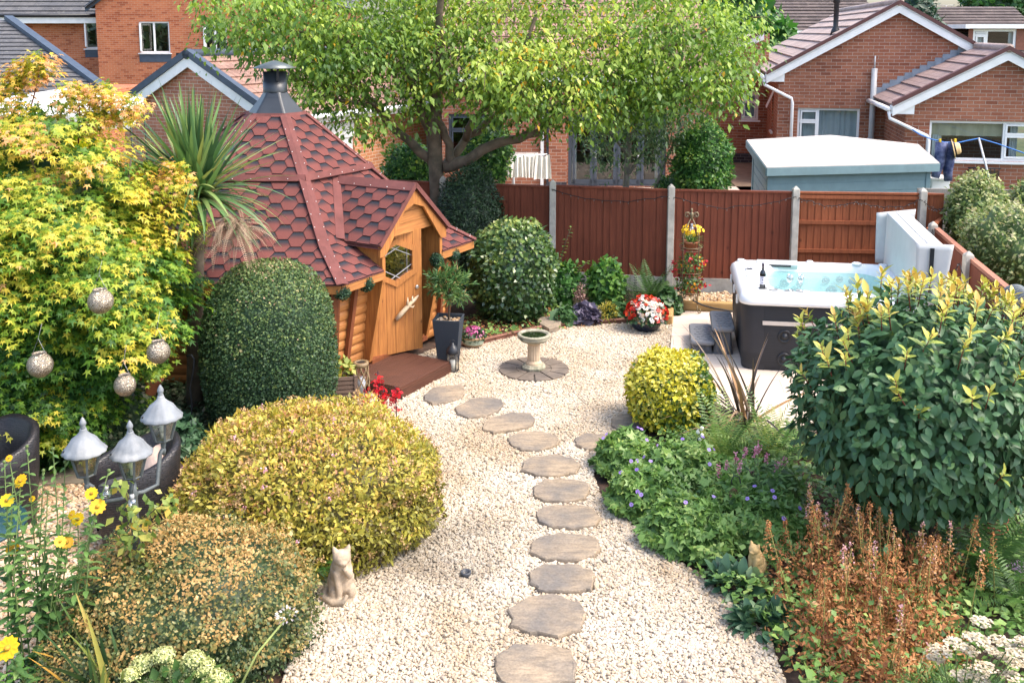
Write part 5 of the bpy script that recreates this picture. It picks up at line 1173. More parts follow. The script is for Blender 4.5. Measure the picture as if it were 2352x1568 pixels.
# ------------------------------------------------------------------ stones, bath, pots
m_flag = NT('riven sandstone'); _n = m_flag; _fc = _n.coord(); _w = _n.noise(_n.map(_fc, (1.3, 4.5, 3)), 4.5, 7, .65)
_col = _n.ramp(_w, [(.28, (.18, .145, .11)), (.5, (.31, .24, .165)), (.72, (.41, .32, .22))]); _col = _n.mix(_n.ramp(_n.noise(_fc, 2.0, 4), [(.42, (0, 0, 0)), (.65, (1, 1, 1))]), _col, (.17, .15, .13))
_col = _n.mix(1., _col, _n.ramp(_n.noise(_fc, 60, 3), [(.3, (.8,) * 3), (.7, (1.15,) * 3)]), 'MULTIPLY'); _n.set(col=_col, rough=.85, spec=.25); _n.bump(_w, .8, .02); m_flag = _n.m
m_flagD = plain('dark riven slab', (.17, .135, .105), .85, .3, 6, bump=.6, bscale=25, col2=(.10, .085, .075))
def slab(name, outline, z0, z1, mat, parent=None, jag=.02, seed=0):
    r_ = np.random.default_rng(seed); P = []
    n = len(outline)
    for i in range(n):
        a, b = outline[i], outline[(i + 1) % n]
        for k in range(3):
            p = a.lerp(b, k / 3); P.append(Vector((p.x, p.y, 0)) + Vector((r_.normal(0, jag), r_.normal(0, jag), 0)))
    c = sum(P, Vector((0, 0, 0))) / len(P); m = MB(); loops = []
    for q, z in ((1.0, z0), (1.0, z1 - .014), (.985, z1 - .004), (.95, z1)):
        loops.append([c + (p - c) * q + Vector((0, 0, z + (r_.normal(0, .0025) if q < 1 else 0))) for p in P])
    loft(m, loops, smooth=False); m.poly(loops[-1]); return m.build(name, mat, parent)
SL = ['nearest and largest stepping stone at the bottom of the gravel path', 'second stepping stone from the bottom, rounded and crossed by a ridge', 'third stepping stone up from the bottom of the path', 'fourth stepping stone up, with a straight cut right end', 'fifth stepping stone up, pointed at its left end', 'sixth stepping stone up, beside the edge of the geranium bed', 'seventh stepping stone up, tapering to its left', 'stepping stone left of the fork where the path branches right', 'third stepping stone from the deck, tilted up to the right', 'second stepping stone from the hut deck', 'stepping stone closest to the hut deck', 'stepping stone right of the fork, half hidden by geraniums', 'last stepping stone on the branch, tucked under the yellow euonymus']
for i in range(len(SO)):
    o = slab('stepping_stone', SO[i], .0, .042, m_flag, None, .008, i); tag(o, SL[i], 'stepping stone', 'sandstone stepping stones in the gravel')
t = empty('paving_circle', g(1226, 851), 'circle of grey brown paving wedges set in the gravel under the bird bath', 'paving'); c = g(1226, 851); 
for ring, (r0, r1, n) in enumerate(((0.0, .215, 6), (.220, .43, 12))):
    for k in range(n):
        a0, a1 = 2 * pi * k / n + .012 / max(r1, .1), 2 * pi * (k + 1) / n - .012 / max(r1, .1); P = [c + Vector((r1 * cos(a0 + (a1 - a0) * s_ / 6), r1 * sin(a0 + (a1 - a0) * s_ / 6), .012)) for s_ in range(7)]; P += [c + Vector((max(r0, .02) * cos(a), max(r0, .02) * sin(a), .012)) for a in (a1, (a0 + a1) / 2, a0)]
        m = MB(); m.prism(P, (0, 0, .022)); m.build('paving_wedge', m_flagD, t, bevel=.004)
m_cast = plain('lichened cast stone', (.56, .42, .28), .9, .2, 9, bump=.5, bscale=50); m_castG = plain('mossy cast stone', (.36, .33, .24), .95, .35, 12, bump=1., bscale=60, col2=(.10, .11, .07))
t = empty('bird_bath', c, 'small stone bird bath with fluted column and mossy bowl in the gravel', 'bird bath')
zb = .034; m = MB(); m.lathe([(.15, zb), (.155, zb + .03), (.135, zb + .045), (.125, zb + .06)], c, 8, smooth=False, ph=pi / 8); m.build('plinth', m_castG, t, bevel=.006)
m = MB(); m.lathe([(.10, zb + .06), (.098, zb + .08), (.083, zb + .10), (.08, zb + .105), (.075, zb + .30), (.08, zb + .31), (.09, zb + .325), (.105, zb + .34)], c, 48, fn=lambda a, z: 1 - (.05 * (cos(a * 14) > .2) if zb + .104 < z < zb + .302 else 0), smooth=False); m.build('column', m_cast, t)
m = MB(); m.lathe([(.10, zb + .335), (.16, zb + .355), (.195, zb + .385), (.20, zb + .40), (.19, zb + .408), (.204, zb + .42), (.204, zb + .435), (.19, zb + .445), (.165, zb + .44), (.15, zb + .41), (.0, zb + .38)], c, 48, fn=lambda a, z: 1 + (.012 * cos(a * 40) if zb + .37 < z < zb + .403 else 0)); m.build('bowl', m_castG, t)
m = MB(); m.lathe([(.157, zb + .425), (0, zb + .426)], c, 32, cap=False); m.build('water', plain('green water', (.010, .016, .006), .05, .3, 12, bump=0, spec=.7), t)
# twist-rope terracotta edging, slab, soil bed in front of the fence
ec = [g(u, v) for u, v in ((1078, 798), (1135, 783), (1200, 768), (1262, 755), (1330, 748), (1400, 744), (1450, 741), (1530, 738))]
t = empty('rope_edging', ec[3], 'low twisted rope top terracotta edging between gravel and flower bed', 'edging'); m_terr = plain('brown terracotta edge', (.22, .10, .065), .85, .3, 12, bump=.4)
for a, b in zip(ec[:-1], ec[1:]):
    m = MB(); n = 26; P = []; d = (b - a).normalized(); s_ = Vector((d.y, -d.x, 0))
    m.beam(a + Vector((0, 0, .015)) + d * .008, b + Vector((0, 0, .015)) - d * .008, .045, .07)
    for i in range(n): 
        q = a.lerp(b, (i + .5) / n) + Vector((0, 0, .055)); m.tube([q - s_ * .03 - d * .018, q + Vector((0, 0, .014)), q + s_ * .03 + d * .018], .012, 6)
    m.build('edging_block', m_terr, t)
o = slab('stone_slab', [g(1232, 730, .08), g(1262, 727, .08), g(1290, 738, .08), g(1283, 750, .08), g(1262, 756, .08), g(1240, 745, .08)][::-1], .03, .09, m_flag, None, .006, 77); tag(o, 'loose buff flagstone lying in the bed below the variegated bush', 'slab')
# charcoal planter with bottlebrush, chrysanthemum pot, black lantern
t = empty('square_planter', g(1030, 830), 'tall tapered charcoal square planter at the hut corner holding a small tree', 'planter'); c = g(1031, 833); m_anth = plain('charcoal fibre', (.028, .037, .050), .75, .12, 4, bump=.5, bscale=180)
R45 = R(38); m = MB(); sq = lambda h, z: [c + Vector((h * 1.414 * cos(R45 + pi / 2 * k), h * 1.414 * sin(R45 + pi / 2 * k), z)) for k in range(4)]
loft(m, [sq(.115, .0), sq(.175, .60), sq(.155, .60), sq(.15, .53)], smooth=False); m.poly(sq(.15, .53)); m.build('box', m_anth, t, bevel=.008)
pebbles('planter_pebbles', sq(.15, .53), 1600, .03, m_pebT, .53)
t = empty('glazed_bowl_pot', g(1087, 795), 'patterned stoneware bowl of magenta chrysanthemums beside the charcoal planter', 'flower pot'); c = g(1087, 796)
_n = NT('banded glaze'); _z = _n.node('SeparateXYZ'); _n.l(_n.coord(), _z.inputs[0]); _col = _n.ramp(_n.math('ADD', _n.math('MULTIPLY', _z.outputs['Z'], 5.), _n.math('MULTIPLY', _n.noise(_n.coord(), 4, 3), .12)), [(.0, (.22, .13, .07)), (.28, (.34, .22, .12)), (.34, (.30, .36, .28)), (.62, (.34, .42, .33)), (.70, (.40, .25, .12))], 'CONSTANT'); _n.set(col=_col, rough=.35); 
m = MB(); m.lathe([(.09, 0), (.125, .03), (.145, .08), (.142, .12), (.158, .13), (.16, .15), (.145, .155), (.13, .13), (0, .125)], c, 36); m.build('bowl', _n.m, t)
m_chr = leafmat('chrysanthemum leaf', [(0, (.015, .04, .02)), (1, (.05, .12, .04))], trans=.1)
P, N, _ = blob(260, tuple(c + Vector((0, 0, .15))), (.14, .14, .10), .05, 3, .1); leaves('leaves', m_chr, t, P, N + rdir(len(P)) * .7, N, .05, T_oval(.4), rng.random(len(P)))
m_mag = leafmat('magenta petal', [(0, (.30, .02, .12)), (.6, (.55, .10, .30)), (1, (.75, .35, .50))], trans=.15)
P, N, _ = blob(75, tuple(c + Vector((0, 0, .17))), (.145, .145, .11), .03, 3, .17, .05); leaves('flowers', m_mag, t, P, np.cross(N, rdir(len(P))), N, .062, T_daisy(11, .3), rng.random(len(P)))
def candle_lantern(c, s, t):
    m = MB(); m.lathe([(.075 * s, 0), (.078 * s, .02 * s), (.07 * s, .025 * s)], c, 6, smooth=False); m.build('base', m_black, t)
    m = MB(); m.lathe([(.077 * s, .235 * s), (.08 * s, .245 * s), (.072 * s, .285 * s), (.045 * s, .325 * s), (.022 * s, .345 * s), (.018 * s, .365 * s), (.0, .366 * s)], c, 12); m.build('domed_lid', m_black, t)
    for k in range(6): a = 2 * pi * k / 6; q = Vector((cos(a), sin(a), 0)) * .072 * s; m = MB(); m.tube([c + q + Vector((0, 0, .02 * s)), c + q + Vector((0, 0, .24 * s))], .0045 * s, 5); m.build('bar', m_black, t)
    m = MB(); m.lathe([(.068 * s, .025 * s), (.068 * s, .235 * s)], c, 6, cap=False, smooth=False); m.build('glass', glassmat('lantern glass', (.8, .83, .84), .10), t)
    m = MB(); m.lathe([(.04 * s, .026 * s), (.04 * s, .145 * s), (.03 * s, .15 * s), (0, .14 * s)], c, 18); m.build('candle', plain('wax', (.78, .74, .66), .5, .05, 3), t)
    m = MB(); m.tube([c + Vector((.03 * cos(a), 0, .37 * s + .03 * sin(a))) for a in np.linspace(-.5, 3.64, 10)], .004, 5); m.build('ring_handle', m_black, t)
t = empty('candle_lantern', g(1040, 855), 'black metal and glass lantern with white candle on the gravel by the planter', 'lantern'); candle_lantern(g(1040, 854), 1.02, t)
# solar lattice light, slatted planter box
t = empty('lattice_light', g(819, 925), 'bronze lattice solar light standing at the left end of the deck', 'solar light'); c = Vector((-1.74, 10.88, 0)); m_brz = plain('bronze paint', (.23, .16, .085), .5, .15, 8)
m = MB()
for sg in (-1, 1):
    for k in range(9):
        a0 = 2 * pi * k / 9; m.tube([c + Vector(((.082 + .028 * (1 - s_) ** 1.6) * cos(a0 + sg * s_ * 1.5), (.082 + .028 * (1 - s_) ** 1.6) * sin(a0 + sg * s_ * 1.5), .02 + .32 * s_)) for s_ in np.linspace(0, 1, 9)], .0075, 5)
m.build('lattice', m_brz, t); m = MB(); m.lathe([(.088, .335), (.09, .385), (.055, .388), (.055, .378), (0, .378)], c, 28); m.build('cap', m_brz, t); m = MB(); m.lathe([(.054, .381), (0, .382)], c, 24, cap=False); m.build('solar_panel', m_black, t); m = MB(); m.lathe([(.115, 0), (.115, .02), (0, .02)], c, 24); m.build('base', m_brz, t)
m = MB(); m.lathe([(.05, .02), (.05, .2), (0, .2)], c, 14); m.build('white_liner', plain('frosted', (.55, .58, .62), .4, .05), t)
t = empty('slatted_planter', hp(-1.3, 2.3, 0), 'grey brown slatted wooden planter box between the domed bush and the solar light', 'planter'); c = Vector((-1.98, 10.75, 0)); m_gw = wood('grey brown slats', (.20, .135, .10), (.11, .075, .06), along='U', knots=False, rough=.8)
for k in range(6):
    for rzz, dx, dy in ((0, 0, -.15), (pi / 2, .19, 0), (pi / 2, -.19, 0), (0, 0, .15)):
        if k and rzz == 0 and dy > 0: continue
    m = MB(); z = .03 + k * .05; m.box(c + Matrix.Rotation(R(12), 3, 'Z') @ Vector((0, -.15, z)), (.38, .02, .038), rz=R(12)); m.box(c + Matrix.Rotation(R(12), 3, 'Z') @ Vector((.18, 0, z)), (.02, .28, .038), rz=R(12)); m.box(c + Matrix.Rotation(R(12), 3, 'Z') @ Vector((-.18, 0, z)), (.02, .28, .038), rz=R(12)); m.build('slats', m_gw, t)
m = MB(); m.box(c + Vector((0, 0, .14)), (.34, .27, .26), rz=R(12)); m.build('liner', m_soil, t); 
for sx in (-.19, .19): m = MB(); m.box(c + Matrix.Rotation(R(12), 3, 'Z') @ Vector((sx, -.155, .155)), (.035, .035, .31), rz=R(12)); m.build('corner_post', m_gw, t)
# begonia bowl
t = empty('begonia_pot', g(1483, 770), 'dark blue glazed pot of red and white begonias on the gravel near the patio', 'flower pot'); c = g(1483, 758); m_blue = plain('dark blue glaze', (.012, .020, .042), .25, .25, 5, bump=.05, spec=.6); m_rim = plain('buff rim', (.42, .29, .16), .5, .15, 6)
m = MB(); m.lathe([(.14, 0), (.155, .015), (.20, .07), (.225, .13), (.23, .16)], c, 36); po = m.build('bowl', m_blue, t); m = MB(); m.lathe([(.228, .15), (.243, .165), (.243, .185), (.22, .19), (.20, .165), (0, .16)], c, 36); m.build('rim', m_rim, t)
m = MB(); fv = Vector((-c.x, -c.y, 0)).normalized(); sv = Vector((-fv.y, fv.x, 0))
for k in range(10):
    a = R(-80 + 160 * k / 9); L = .055 + .045 * abs(sin(a)); P0_ = c + Vector((0, 0, .055)); d_ = sv * sin(a) * L * 1.25 + Vector((0, 0, cos(a) * L * .7 + .02))
    def onb(q): s_ = q.dot(sv); z = q.z; r = .155 + (min(max(z, .015), .15) - .015) / .135 * .075; return c + fv * math.sqrt(max(.0, (r + .006) ** 2 - s_ * s_)) + sv * s_ + Vector((0, 0, z))
    b0 = Vector((0, 0, .05)); w_ = Vector((0, 0, .010)) if abs(sin(a)) > .6 else sv * .010; m.add([onb(b0 + d_ * .25), onb(b0 + d_ * .65 + w_), onb(b0 + d_), onb(b0 + d_ * .65 - w_)], [(0, 1, 2, 3)])
o = m.build('leaf_motif', m_rim, po); q = o.modifiers.new('solid', 'SOLIDIFY'); q.thickness = .004; q.offset = 0
P, N, _ = blob(700, tuple(c + Vector((0, 0, .20))), (.27, .27, .24), .06, 3, .16, .3); leaves('leaves', m_chr, t, P, N + rdir(len(P)) * .8, N, .06, T_oval(.42), rng.random(len(P)))
P, N, _ = blob(330, tuple(c + Vector((0, 0, .21))), (.29, .29, .27), .07, 3, .2, .10)
cam_ = np.array((-c.x, -c.y, 1.6)); cam_ = cam_ / np.linalg.norm(cam_); cen = np.array(c) + np.array((0.02, -.12, .30)); wh = (np.linalg.norm((P - cen) * np.array((1, 1, .75)), axis=1) + rng.normal(0, .05, len(P))) < .17
m_redp = leafmat('red petal', [(0, (.40, .010, .010)), (.6, (.62, .03, .015)), (1, (.75, .12, .03))], trans=.15); m_whp = leafmat('white petal', [(0, (.70, .55, .30)), (.3, (.78, .70, .62)), (1, (.80, .76, .72))], trans=.15)
for k, mm, nm in ((~wh, m_redp, 'red_flowers'), (wh, m_whp, 'white_flowers')):
    for q in range(2): pass
    leaves(nm, mm, t, np.repeat(P[k], 2, 0) + rng.normal(0, .008, (2 * k.sum(), 3)), rdir(2 * k.sum()), np.repeat(N[k], 2, 0) + rdir(2 * k.sum()) * .5, .055, T_daisy(4, .95), rng.random(2 * k.sum()))
# wrought iron plant stand with three pots
t = empty('plant_stand', g(1581, 722), 'tall slim wrought iron plant stand with scroll top against the fence', 'plant stand'); c = g(1583, 716); c = Vector((c.x, c.y, .016)); m_iron = plain('aged gold iron', (.20, .155, .09), .45, .25, 10, metal=.4)
for k in range(4):
    a = R(35 + 90 * k); d = Vector((cos(a), sin(a), 0)); m = MB(); m.tube([c + d * .16 + Vector((0, 0, z)) for z in np.linspace(.10, 1.16, 6)] + [c + d * .13 + Vector((0, 0, 1.23)), c + d * .02 + Vector((0, 0, 1.40))], .0065, 6)
    m.tube([c + d * (.16 + x) + Vector((0, 0, z)) for x, z in ((0, .12), (.005, .05), (.03, .012), (.06, .02), (.07, .05), (.055, .075), (.035, .068), (.035, .05))], .008, 6); m.tube([c + d * q + Vector((0, 0, z)) for q, z in ((.158, .13), (.12, .22), (.06, .27), (.0, .285))], .006, 5); m.build('leg', m_iron, t)
for z in (.30, .60, .98):
    m = MB(); m.tube([c + Vector((.165 * cos(a), .165 * sin(a), z)) for a in np.linspace(0, 2 * pi, 25)], .006, 5); m.tube([c + Vector((.15 * cos(a), .15 * sin(a), z - .05)) for a in np.linspace(0, 2 * pi, 25)], .005, 5); m.tube([c + Vector((-.15, 0, z - .05)), c + Vector((.15, 0, z - .05))], .005, 5); m.tube([c + Vector((0, -.15, z - .05)), c + Vector((0, .15, z - .05))], .005, 5); m.build('ring_shelf', m_iron, t)
m = MB(); m.lathe([(.012, 1.38), (.02, 1.42), (.03, 1.46), (.022, 1.49), (.008, 1.50), (.018, 1.52), (.012, 1.545), (0, 1.56)], c, 12)
for sg in (-1, 1):
    for q, sc_ in ((1, 1.), (.6, .7)): m.tube([c + Vector((sg * x * sc_, (.02 if q < 1 else 0), 1.39 + z * sc_)) for x, z in ((.01, 0), (.02, .06), (.05, .10), (.085, .10), (.10, .065), (.085, .035), (.06, .04), (.06, .06))], .011 * q, 6)
m.build('finial', m_iron, t)
t = empty('glass_bulb', c + Vector((0, -.02, 1.28)), 'clear glass bulb light hanging from the top of the plant stand', 'light'); m = MB(); m.sphere(c + Vector((0, -.03, 1.25)), .04, 12); m.build('globe', m_cl, t); m = MB(); m.lathe([(.018, 1.285), (.018, 1.33), (0, 1.33)], c + Vector((0, -.03, 0)), 10); m.build('cap', m_pipe, t)
m_pot = plain('terracotta', (.36, .13, .065), .85, .15, 8); m_fol = leafmat('pot foliage', [(0, (.03, .07, .02)), (.5, (.08, .17, .04)), (1, (.22, .33, .08))], trans=.3); m_yel = leafmat('yellow petal', [(0, (.70, .36, .01)), (1, (.85, .58, .02))], trans=.2); m_org = leafmat('orange petal', [(0, (.70, .20, .01)), (1, (.80, .45, .02))], trans=.2); m_crim = leafmat('crimson petal', [(0, (.28, .004, .02)), (1, (.55, .015, .03))], trans=.2)
for k, (z, lab) in enumerate(((.94, 'terracotta pot of yellow daisies on the top ring of the plant stand'), (.55, 'terracotta pot of red fuchsia and orange flowers on the middle ring'), (.25, 'terracotta pot of trailing orange and red flowers on the lowest ring'))):
    q = c + Vector((0, 0, z)); t = empty('potted_plant', q, lab, 'potted plant', 'pots on the iron plant stand'); m = MB(); m.lathe([(.075, 0), (.11, .10), (.12, .10), (.12, .125), (.10, .125), (.09, .09), (0, .09)], q, 20); m.build('pot', m_pot, t); cc = np.array(q) + (0, 0, .17)
    if k == 0:
        strap('leaves', m_fol, t, q + Vector((0, 0, .1)), 60, .24, .022, (15, 85), .8, 5, jit=.03); P, N, _ = blob(26, tuple(cc + (0, 0, .12)), (.17, .14, .08), .1, 3, 0, .3); N = N * .6 + np.array((0, -.6, .5)); leaves('flowers', m_yel, t, P, np.cross(N, rdir(len(P))), N, .062, T_daisy(8, .28), rng.random(len(P)))
    else:
        P, N, _ = blob(420, tuple(cc), (.19, .17, .17), .2, 3, .1, .6); leaves('leaves', m_fol, t, P, N + rdir(len(P)) - np.array((0, 0, .4)), N, .05, T_oval(.3), rng.random(len(P)))
        P, N, _ = blob(46, tuple(cc + (.03, 0, .0)), (.20, .18, .15), .2, 3, .1, .2); leaves('orange_flowers', m_org, t, P, np.cross(N, rdir(len(P))), N, .030, T_round(6, .1), rng.random(len(P)))
        P, N, _ = blob(16 if k == 1 else 12, tuple(cc + (-.04, 0, .0)), (.25, .2, .17), .2, 3, .1, .2); n = len(P); leaves('red_flowers', m_crim, t, np.repeat(P, 4, 0) + rng.normal(0, .016, (4 * n, 3)), rdir(4 * n) - np.array((0, 0, .6)), rdir(4 * n), .06, T_oval(.35), rng.random(4 * n))
m = MB(); m.tube([g(1592, 690, .25), g(1612, 700, .12), g(1640, 708, .08), g(1690, 716, .06)], .012, 6); o = m.build('garden_cable', m_wire); tag(o, 'black cable running through the pebbles behind the hot tub', 'cable')
# ------------------------------------------------------------------ plants
m_bark = plain('grey brown bark', (.165, .125, .088), .9, .4, 7, bump=.9, bscale=30, col2=(.07, .065, .045))
m_twig = plain('twig', (.10, .07, .045), .9, .3, 9); m_stemg = plain('green stem', (.12, .17, .05), .7, .25, 8)
def lf(P, N, out=.5, rnd=.8, up=.3, droop=0.):
    n = len(P); D = nrm(N * out + rdir(n) * rnd + np.array((0, 0, -droop))); return D, nrm(N + rdir(n) * .45 + np.array((0, 0, up)))
def shrub(name, label, cat, c, r, n, size, mat, tmpl=None, lump=.12, lf_=3., shell=.2, power=2., tint=None, out=.5, rnd=.8, up=.3, droop=0., group=None, cor=True, q=.84, zmin=.03, base=None, jit=.25):
    t = empty(name, (c[0], c[1], base if base is not None else 0), label, cat, group); P, N, dp_ = blob(n, c, r, lump, lf_, zmin, shell, power); D, NN = lf(P, N, out, rnd, up, droop)
    tt = tint(P, N, dp_) if tint else .5 + .25 * sn(P, 5.) + rng.normal(0, .2, len(P))
    leaves('foliage', mat, t, P, D, NN, size * rng.lognormal(0, jit, len(P)), tmpl or T_oval(), tt)
    if cor: core('inner_growth', mat, t, c, r, lump, lf_, q, power, max(zmin, .01))
    return t
# --- the clipped box dome
m_dome = leafmat('box hedge leaf', [(0, (.022, .050, .024)), (.4, (.050, .10, .038)), (.7, (.12, .18, .05)), (.92, (.24, .28, .09)), (1, (.40, .28, .17))], rough=.5, trans=.15, spec=.3)
c = (-2.555, 10.0, .78)
shrub('domed_box_bush', 'tall dark green box bush clipped to a dome beside the hut', 'bush', c, (.68, .68, 1.0), 42000, .026, m_dome, T_oval(.34), .035, 2.5, .12, 2.6, tint=lambda P, N, d: np.clip(.30 + .42 * np.clip(N[:, 2], -.3, 1) + rng.normal(0, .20, len(P)) + .14 * sn(P, 6), 0, 1), q=.90)  # top light painted into the leaf tint: lighter and yellower where leaves face up
# --- golden spiraea and bronze hebe in front
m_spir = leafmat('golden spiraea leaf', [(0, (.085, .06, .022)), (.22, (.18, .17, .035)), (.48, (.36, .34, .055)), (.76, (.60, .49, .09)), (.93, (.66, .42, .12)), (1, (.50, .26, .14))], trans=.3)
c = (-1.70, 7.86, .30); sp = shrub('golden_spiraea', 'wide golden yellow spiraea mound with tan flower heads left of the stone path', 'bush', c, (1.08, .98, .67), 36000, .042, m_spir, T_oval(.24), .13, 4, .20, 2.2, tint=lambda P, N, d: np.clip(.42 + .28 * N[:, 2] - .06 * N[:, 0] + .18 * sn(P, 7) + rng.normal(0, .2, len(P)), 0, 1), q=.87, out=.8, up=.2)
m_tanh = leafmat('tan seed head', [(0, (.30, .17, .07)), (1, (.55, .37, .17))], trans=.05); m_pinkf = leafmat('pink flower', [(0, (.60, .25, .32)), (1, (.78, .50, .56))], trans=.2)
P, N, _ = blob(230, c, (1.12, 1.02, .71), .09, 4, .15, .05, 2.2); k = 26; leaves('seed_heads', m_tanh, sp, np.repeat(P, k, 0) + rng.normal(0, .018, (len(P) * k, 3)), rdir(len(P) * k), rdir(len(P) * k), .016, T_round(5), rng.random(len(P) * k))
P, N, _ = blob(40, c, (1.13, 1.03, .72), .09, 4, .15, .03, 2.2); k = 10; leaves('pink_flowers', m_pinkf, sp, np.repeat(P, k, 0) + rng.normal(0, .010, (len(P) * k, 3)), rdir(len(P) * k), rdir(len(P) * k), .016, T_round(5), rng.random(len(P) * k))
m_hebe = leafmat('hebe leaf', [(0, (.020, .045, .020)), (.3, (.085, .13, .045)), (.52, (.25, .22, .07)), (.75, (.48, .28, .09)), (1, (.62, .40, .16))], trans=.2)
c = (-2.17, 6.15, .28)
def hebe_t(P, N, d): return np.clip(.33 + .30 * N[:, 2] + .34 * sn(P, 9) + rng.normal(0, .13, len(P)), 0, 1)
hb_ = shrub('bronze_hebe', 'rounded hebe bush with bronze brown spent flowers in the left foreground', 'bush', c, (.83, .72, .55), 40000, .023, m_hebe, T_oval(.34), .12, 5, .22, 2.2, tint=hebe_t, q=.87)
c2 = (-2.62, 5.75, .1); P, N, d = blob(11000, c2, (.42, .45, .42), .12, 5, .02, .3); D, NN = lf(P, N); leaves('foliage', m_hebe, hb_, P, D, NN, .024, T_oval(.34), hebe_t(P, N, d)); core('inner_growth', m_hebe, hb_, c2, (.42, .45, .42), .12, 5, .8)
# --- acer
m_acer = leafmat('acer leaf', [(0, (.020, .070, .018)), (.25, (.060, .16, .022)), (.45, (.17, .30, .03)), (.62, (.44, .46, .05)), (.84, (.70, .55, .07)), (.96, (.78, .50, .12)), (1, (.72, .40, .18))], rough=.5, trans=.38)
ac = empty('acer_tree', (-4.5, 9.9, 0), 'big yellow and green japanese maple filling the left of the garden', 'tree')
def pads(cs, npad, nl, size, zlo, zhi, t0, t1, pr=.27, seed=1):
    Ps, Ds, Ns, Ts = [], [], [], []
    for (c, r, k) in cs:
        P, N, _ = blob(k, c, r, .16, 3.2, .12, .32, 2.2)
        for p, n_ in zip(P, N):
            h = n_ * np.array((1, 1, 0)); h = h / (np.linalg.norm(h) + 1e-6); m_ = int(nl * rng.uniform(.6, 1.3)); q = pr * rng.uniform(.6, 1.25)
            a = rng.uniform(0, 2 * pi, m_); rr_ = np.sqrt(rng.random(m_)) * q; off = np.stack([rr_ * np.cos(a), rr_ * np.sin(a), np.zeros(m_)], 1)
            al = off @ h; off[:, 2] = -.45 * al * (al > 0) + .10 * al * (al < 0) + rng.normal(0, .035, m_)
            Ps.append(p + off); Ds.append(nrm(h * .7 + off * 2.5 + rdir(m_) * .5 + np.array((0, 0, -.45)))); Ns.append(nrm(np.array((0, 0, 1.)) + h * .5 + rdir(m_) * .35))
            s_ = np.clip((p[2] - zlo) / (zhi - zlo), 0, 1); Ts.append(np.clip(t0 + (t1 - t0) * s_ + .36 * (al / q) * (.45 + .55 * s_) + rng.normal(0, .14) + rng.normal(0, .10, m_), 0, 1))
    return np.concatenate(Ps), np.concatenate(Ds), np.concatenate(Ns), np.concatenate(Ts)
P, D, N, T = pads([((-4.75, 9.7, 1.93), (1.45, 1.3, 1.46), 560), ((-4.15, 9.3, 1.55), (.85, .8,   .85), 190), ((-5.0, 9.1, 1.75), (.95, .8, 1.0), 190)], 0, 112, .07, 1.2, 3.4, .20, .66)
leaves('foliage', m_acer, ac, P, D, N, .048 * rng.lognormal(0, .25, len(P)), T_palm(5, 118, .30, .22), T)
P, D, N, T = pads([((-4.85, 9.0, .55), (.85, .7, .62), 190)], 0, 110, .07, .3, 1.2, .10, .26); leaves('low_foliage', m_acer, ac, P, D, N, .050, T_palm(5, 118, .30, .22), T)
P, D, N, T = pads([(tuple(dd(u, v, 9.6)), (.12, .12, .10), 9) for u, v in ((60, 165), (95, 150), (170, 215), (245, 215), (225, 255), (30, 200), (300, 245), (330, 420), (410, 400))], 0, 40, .07, 0, 1, .74, .80, .15); leaves('tip_foliage', m_acer, ac, P, D, N, .045, T_palm(5, 118, .30, .22), T)
core('inner_growth', m_acer, ac, (-4.75, 9.9, 1.85), (1.25, 1.0, 1.25), .16, 3.2, .8)
for k in range(7):
    a = -.9 + k * .32; m = MB(); b = Vector((-4.55 + .05 * k, 9.95, 0)); e = Vector((-4.7 + 1.5 * sin(a), 9.6 - .3 * cos(a * 2), 2.6 + .5 * cos(a * 1.3))); m.tube([b, b.lerp(e, .35) + Vector((.1 * sin(k), 0, .15)), b.lerp(e, .7) + Vector((0, -.05, .12)), e], [.05, .035, .022, .008], 7); m.build('branch', m_bark, ac)
for u0, v0, u1, v1 in ((70, 250, 92, 140), (180, 330, 178, 190), (230, 300, 244, 205), (130, 330, 140, 240), (300, 560, 420, 430)):
    m = MB(); m.tube([dd(u0, v0, 9.6), dd((u0 + u1) / 2 + 4, (v0 + v1) / 2, 9.55), dd(u1, v1, 9.6)], [.008, .006, .003], 5); m.build('twig', plain('red twig', (.22, .07, .04), .7), ac)
# --- cordyline
m_cord = leafmat('cordyline leaf', [(0, (.035, .085, .040)), (.5, (.12, .23, .075)), (.85, (.24, .34, .11)), (1, (.40, .36, .10))], rough=.4, trans=.2)
cb = dd(452, 440, 10.3); co_ = empty('cabbage_palm', (cb.x, cb.y, 0), 'spiky green cabbage palm rising between the acer and the hut roof', 'palm')
strap('leaves', m_cord, co_, cb, 170, 1.10, .078, (0, 66), .22, 7, jit=.05); strap('lower_leaves', m_cord, co_, cb - Vector((0, 0, .05)), 100, 1.02, .068, (55, 112), .95, 8, jit=.05, tint=(.2, .9))
m = MB(); m.tube([Vector((cb.x - .16, cb.y + .1, 0)), Vector((cb.x - .1, cb.y + .05, 1)), Vector((cb.x - .02, cb.y, 1.9)), cb], [.10, .085, .075, .06], 12); m.build('trunk', m_bark, co_)
m_dead = leafmat('dead panicle', [(0, (.16, .105, .065)), (1, (.42, .30, .20))], rough=.9, trans=.05)
q = dd(548, 520, 9.75); fern('spent_flower_panicle', m_dead, co_, q, 90, .50, (30, 130), 1.9, pin=.05, npin=26); fern('spent_flower_panicle', m_dead, co_, dd(505, 520, 9.8), 50, .46, (45, 130), 1.9, pin=.05, npin=24)
m = MB(); m.tube([cb, dd(490, 455, 10.1), dd(520, 490, 10.0), q], .018, 7); m.build('panicle_stalk', m_stemg, co_)
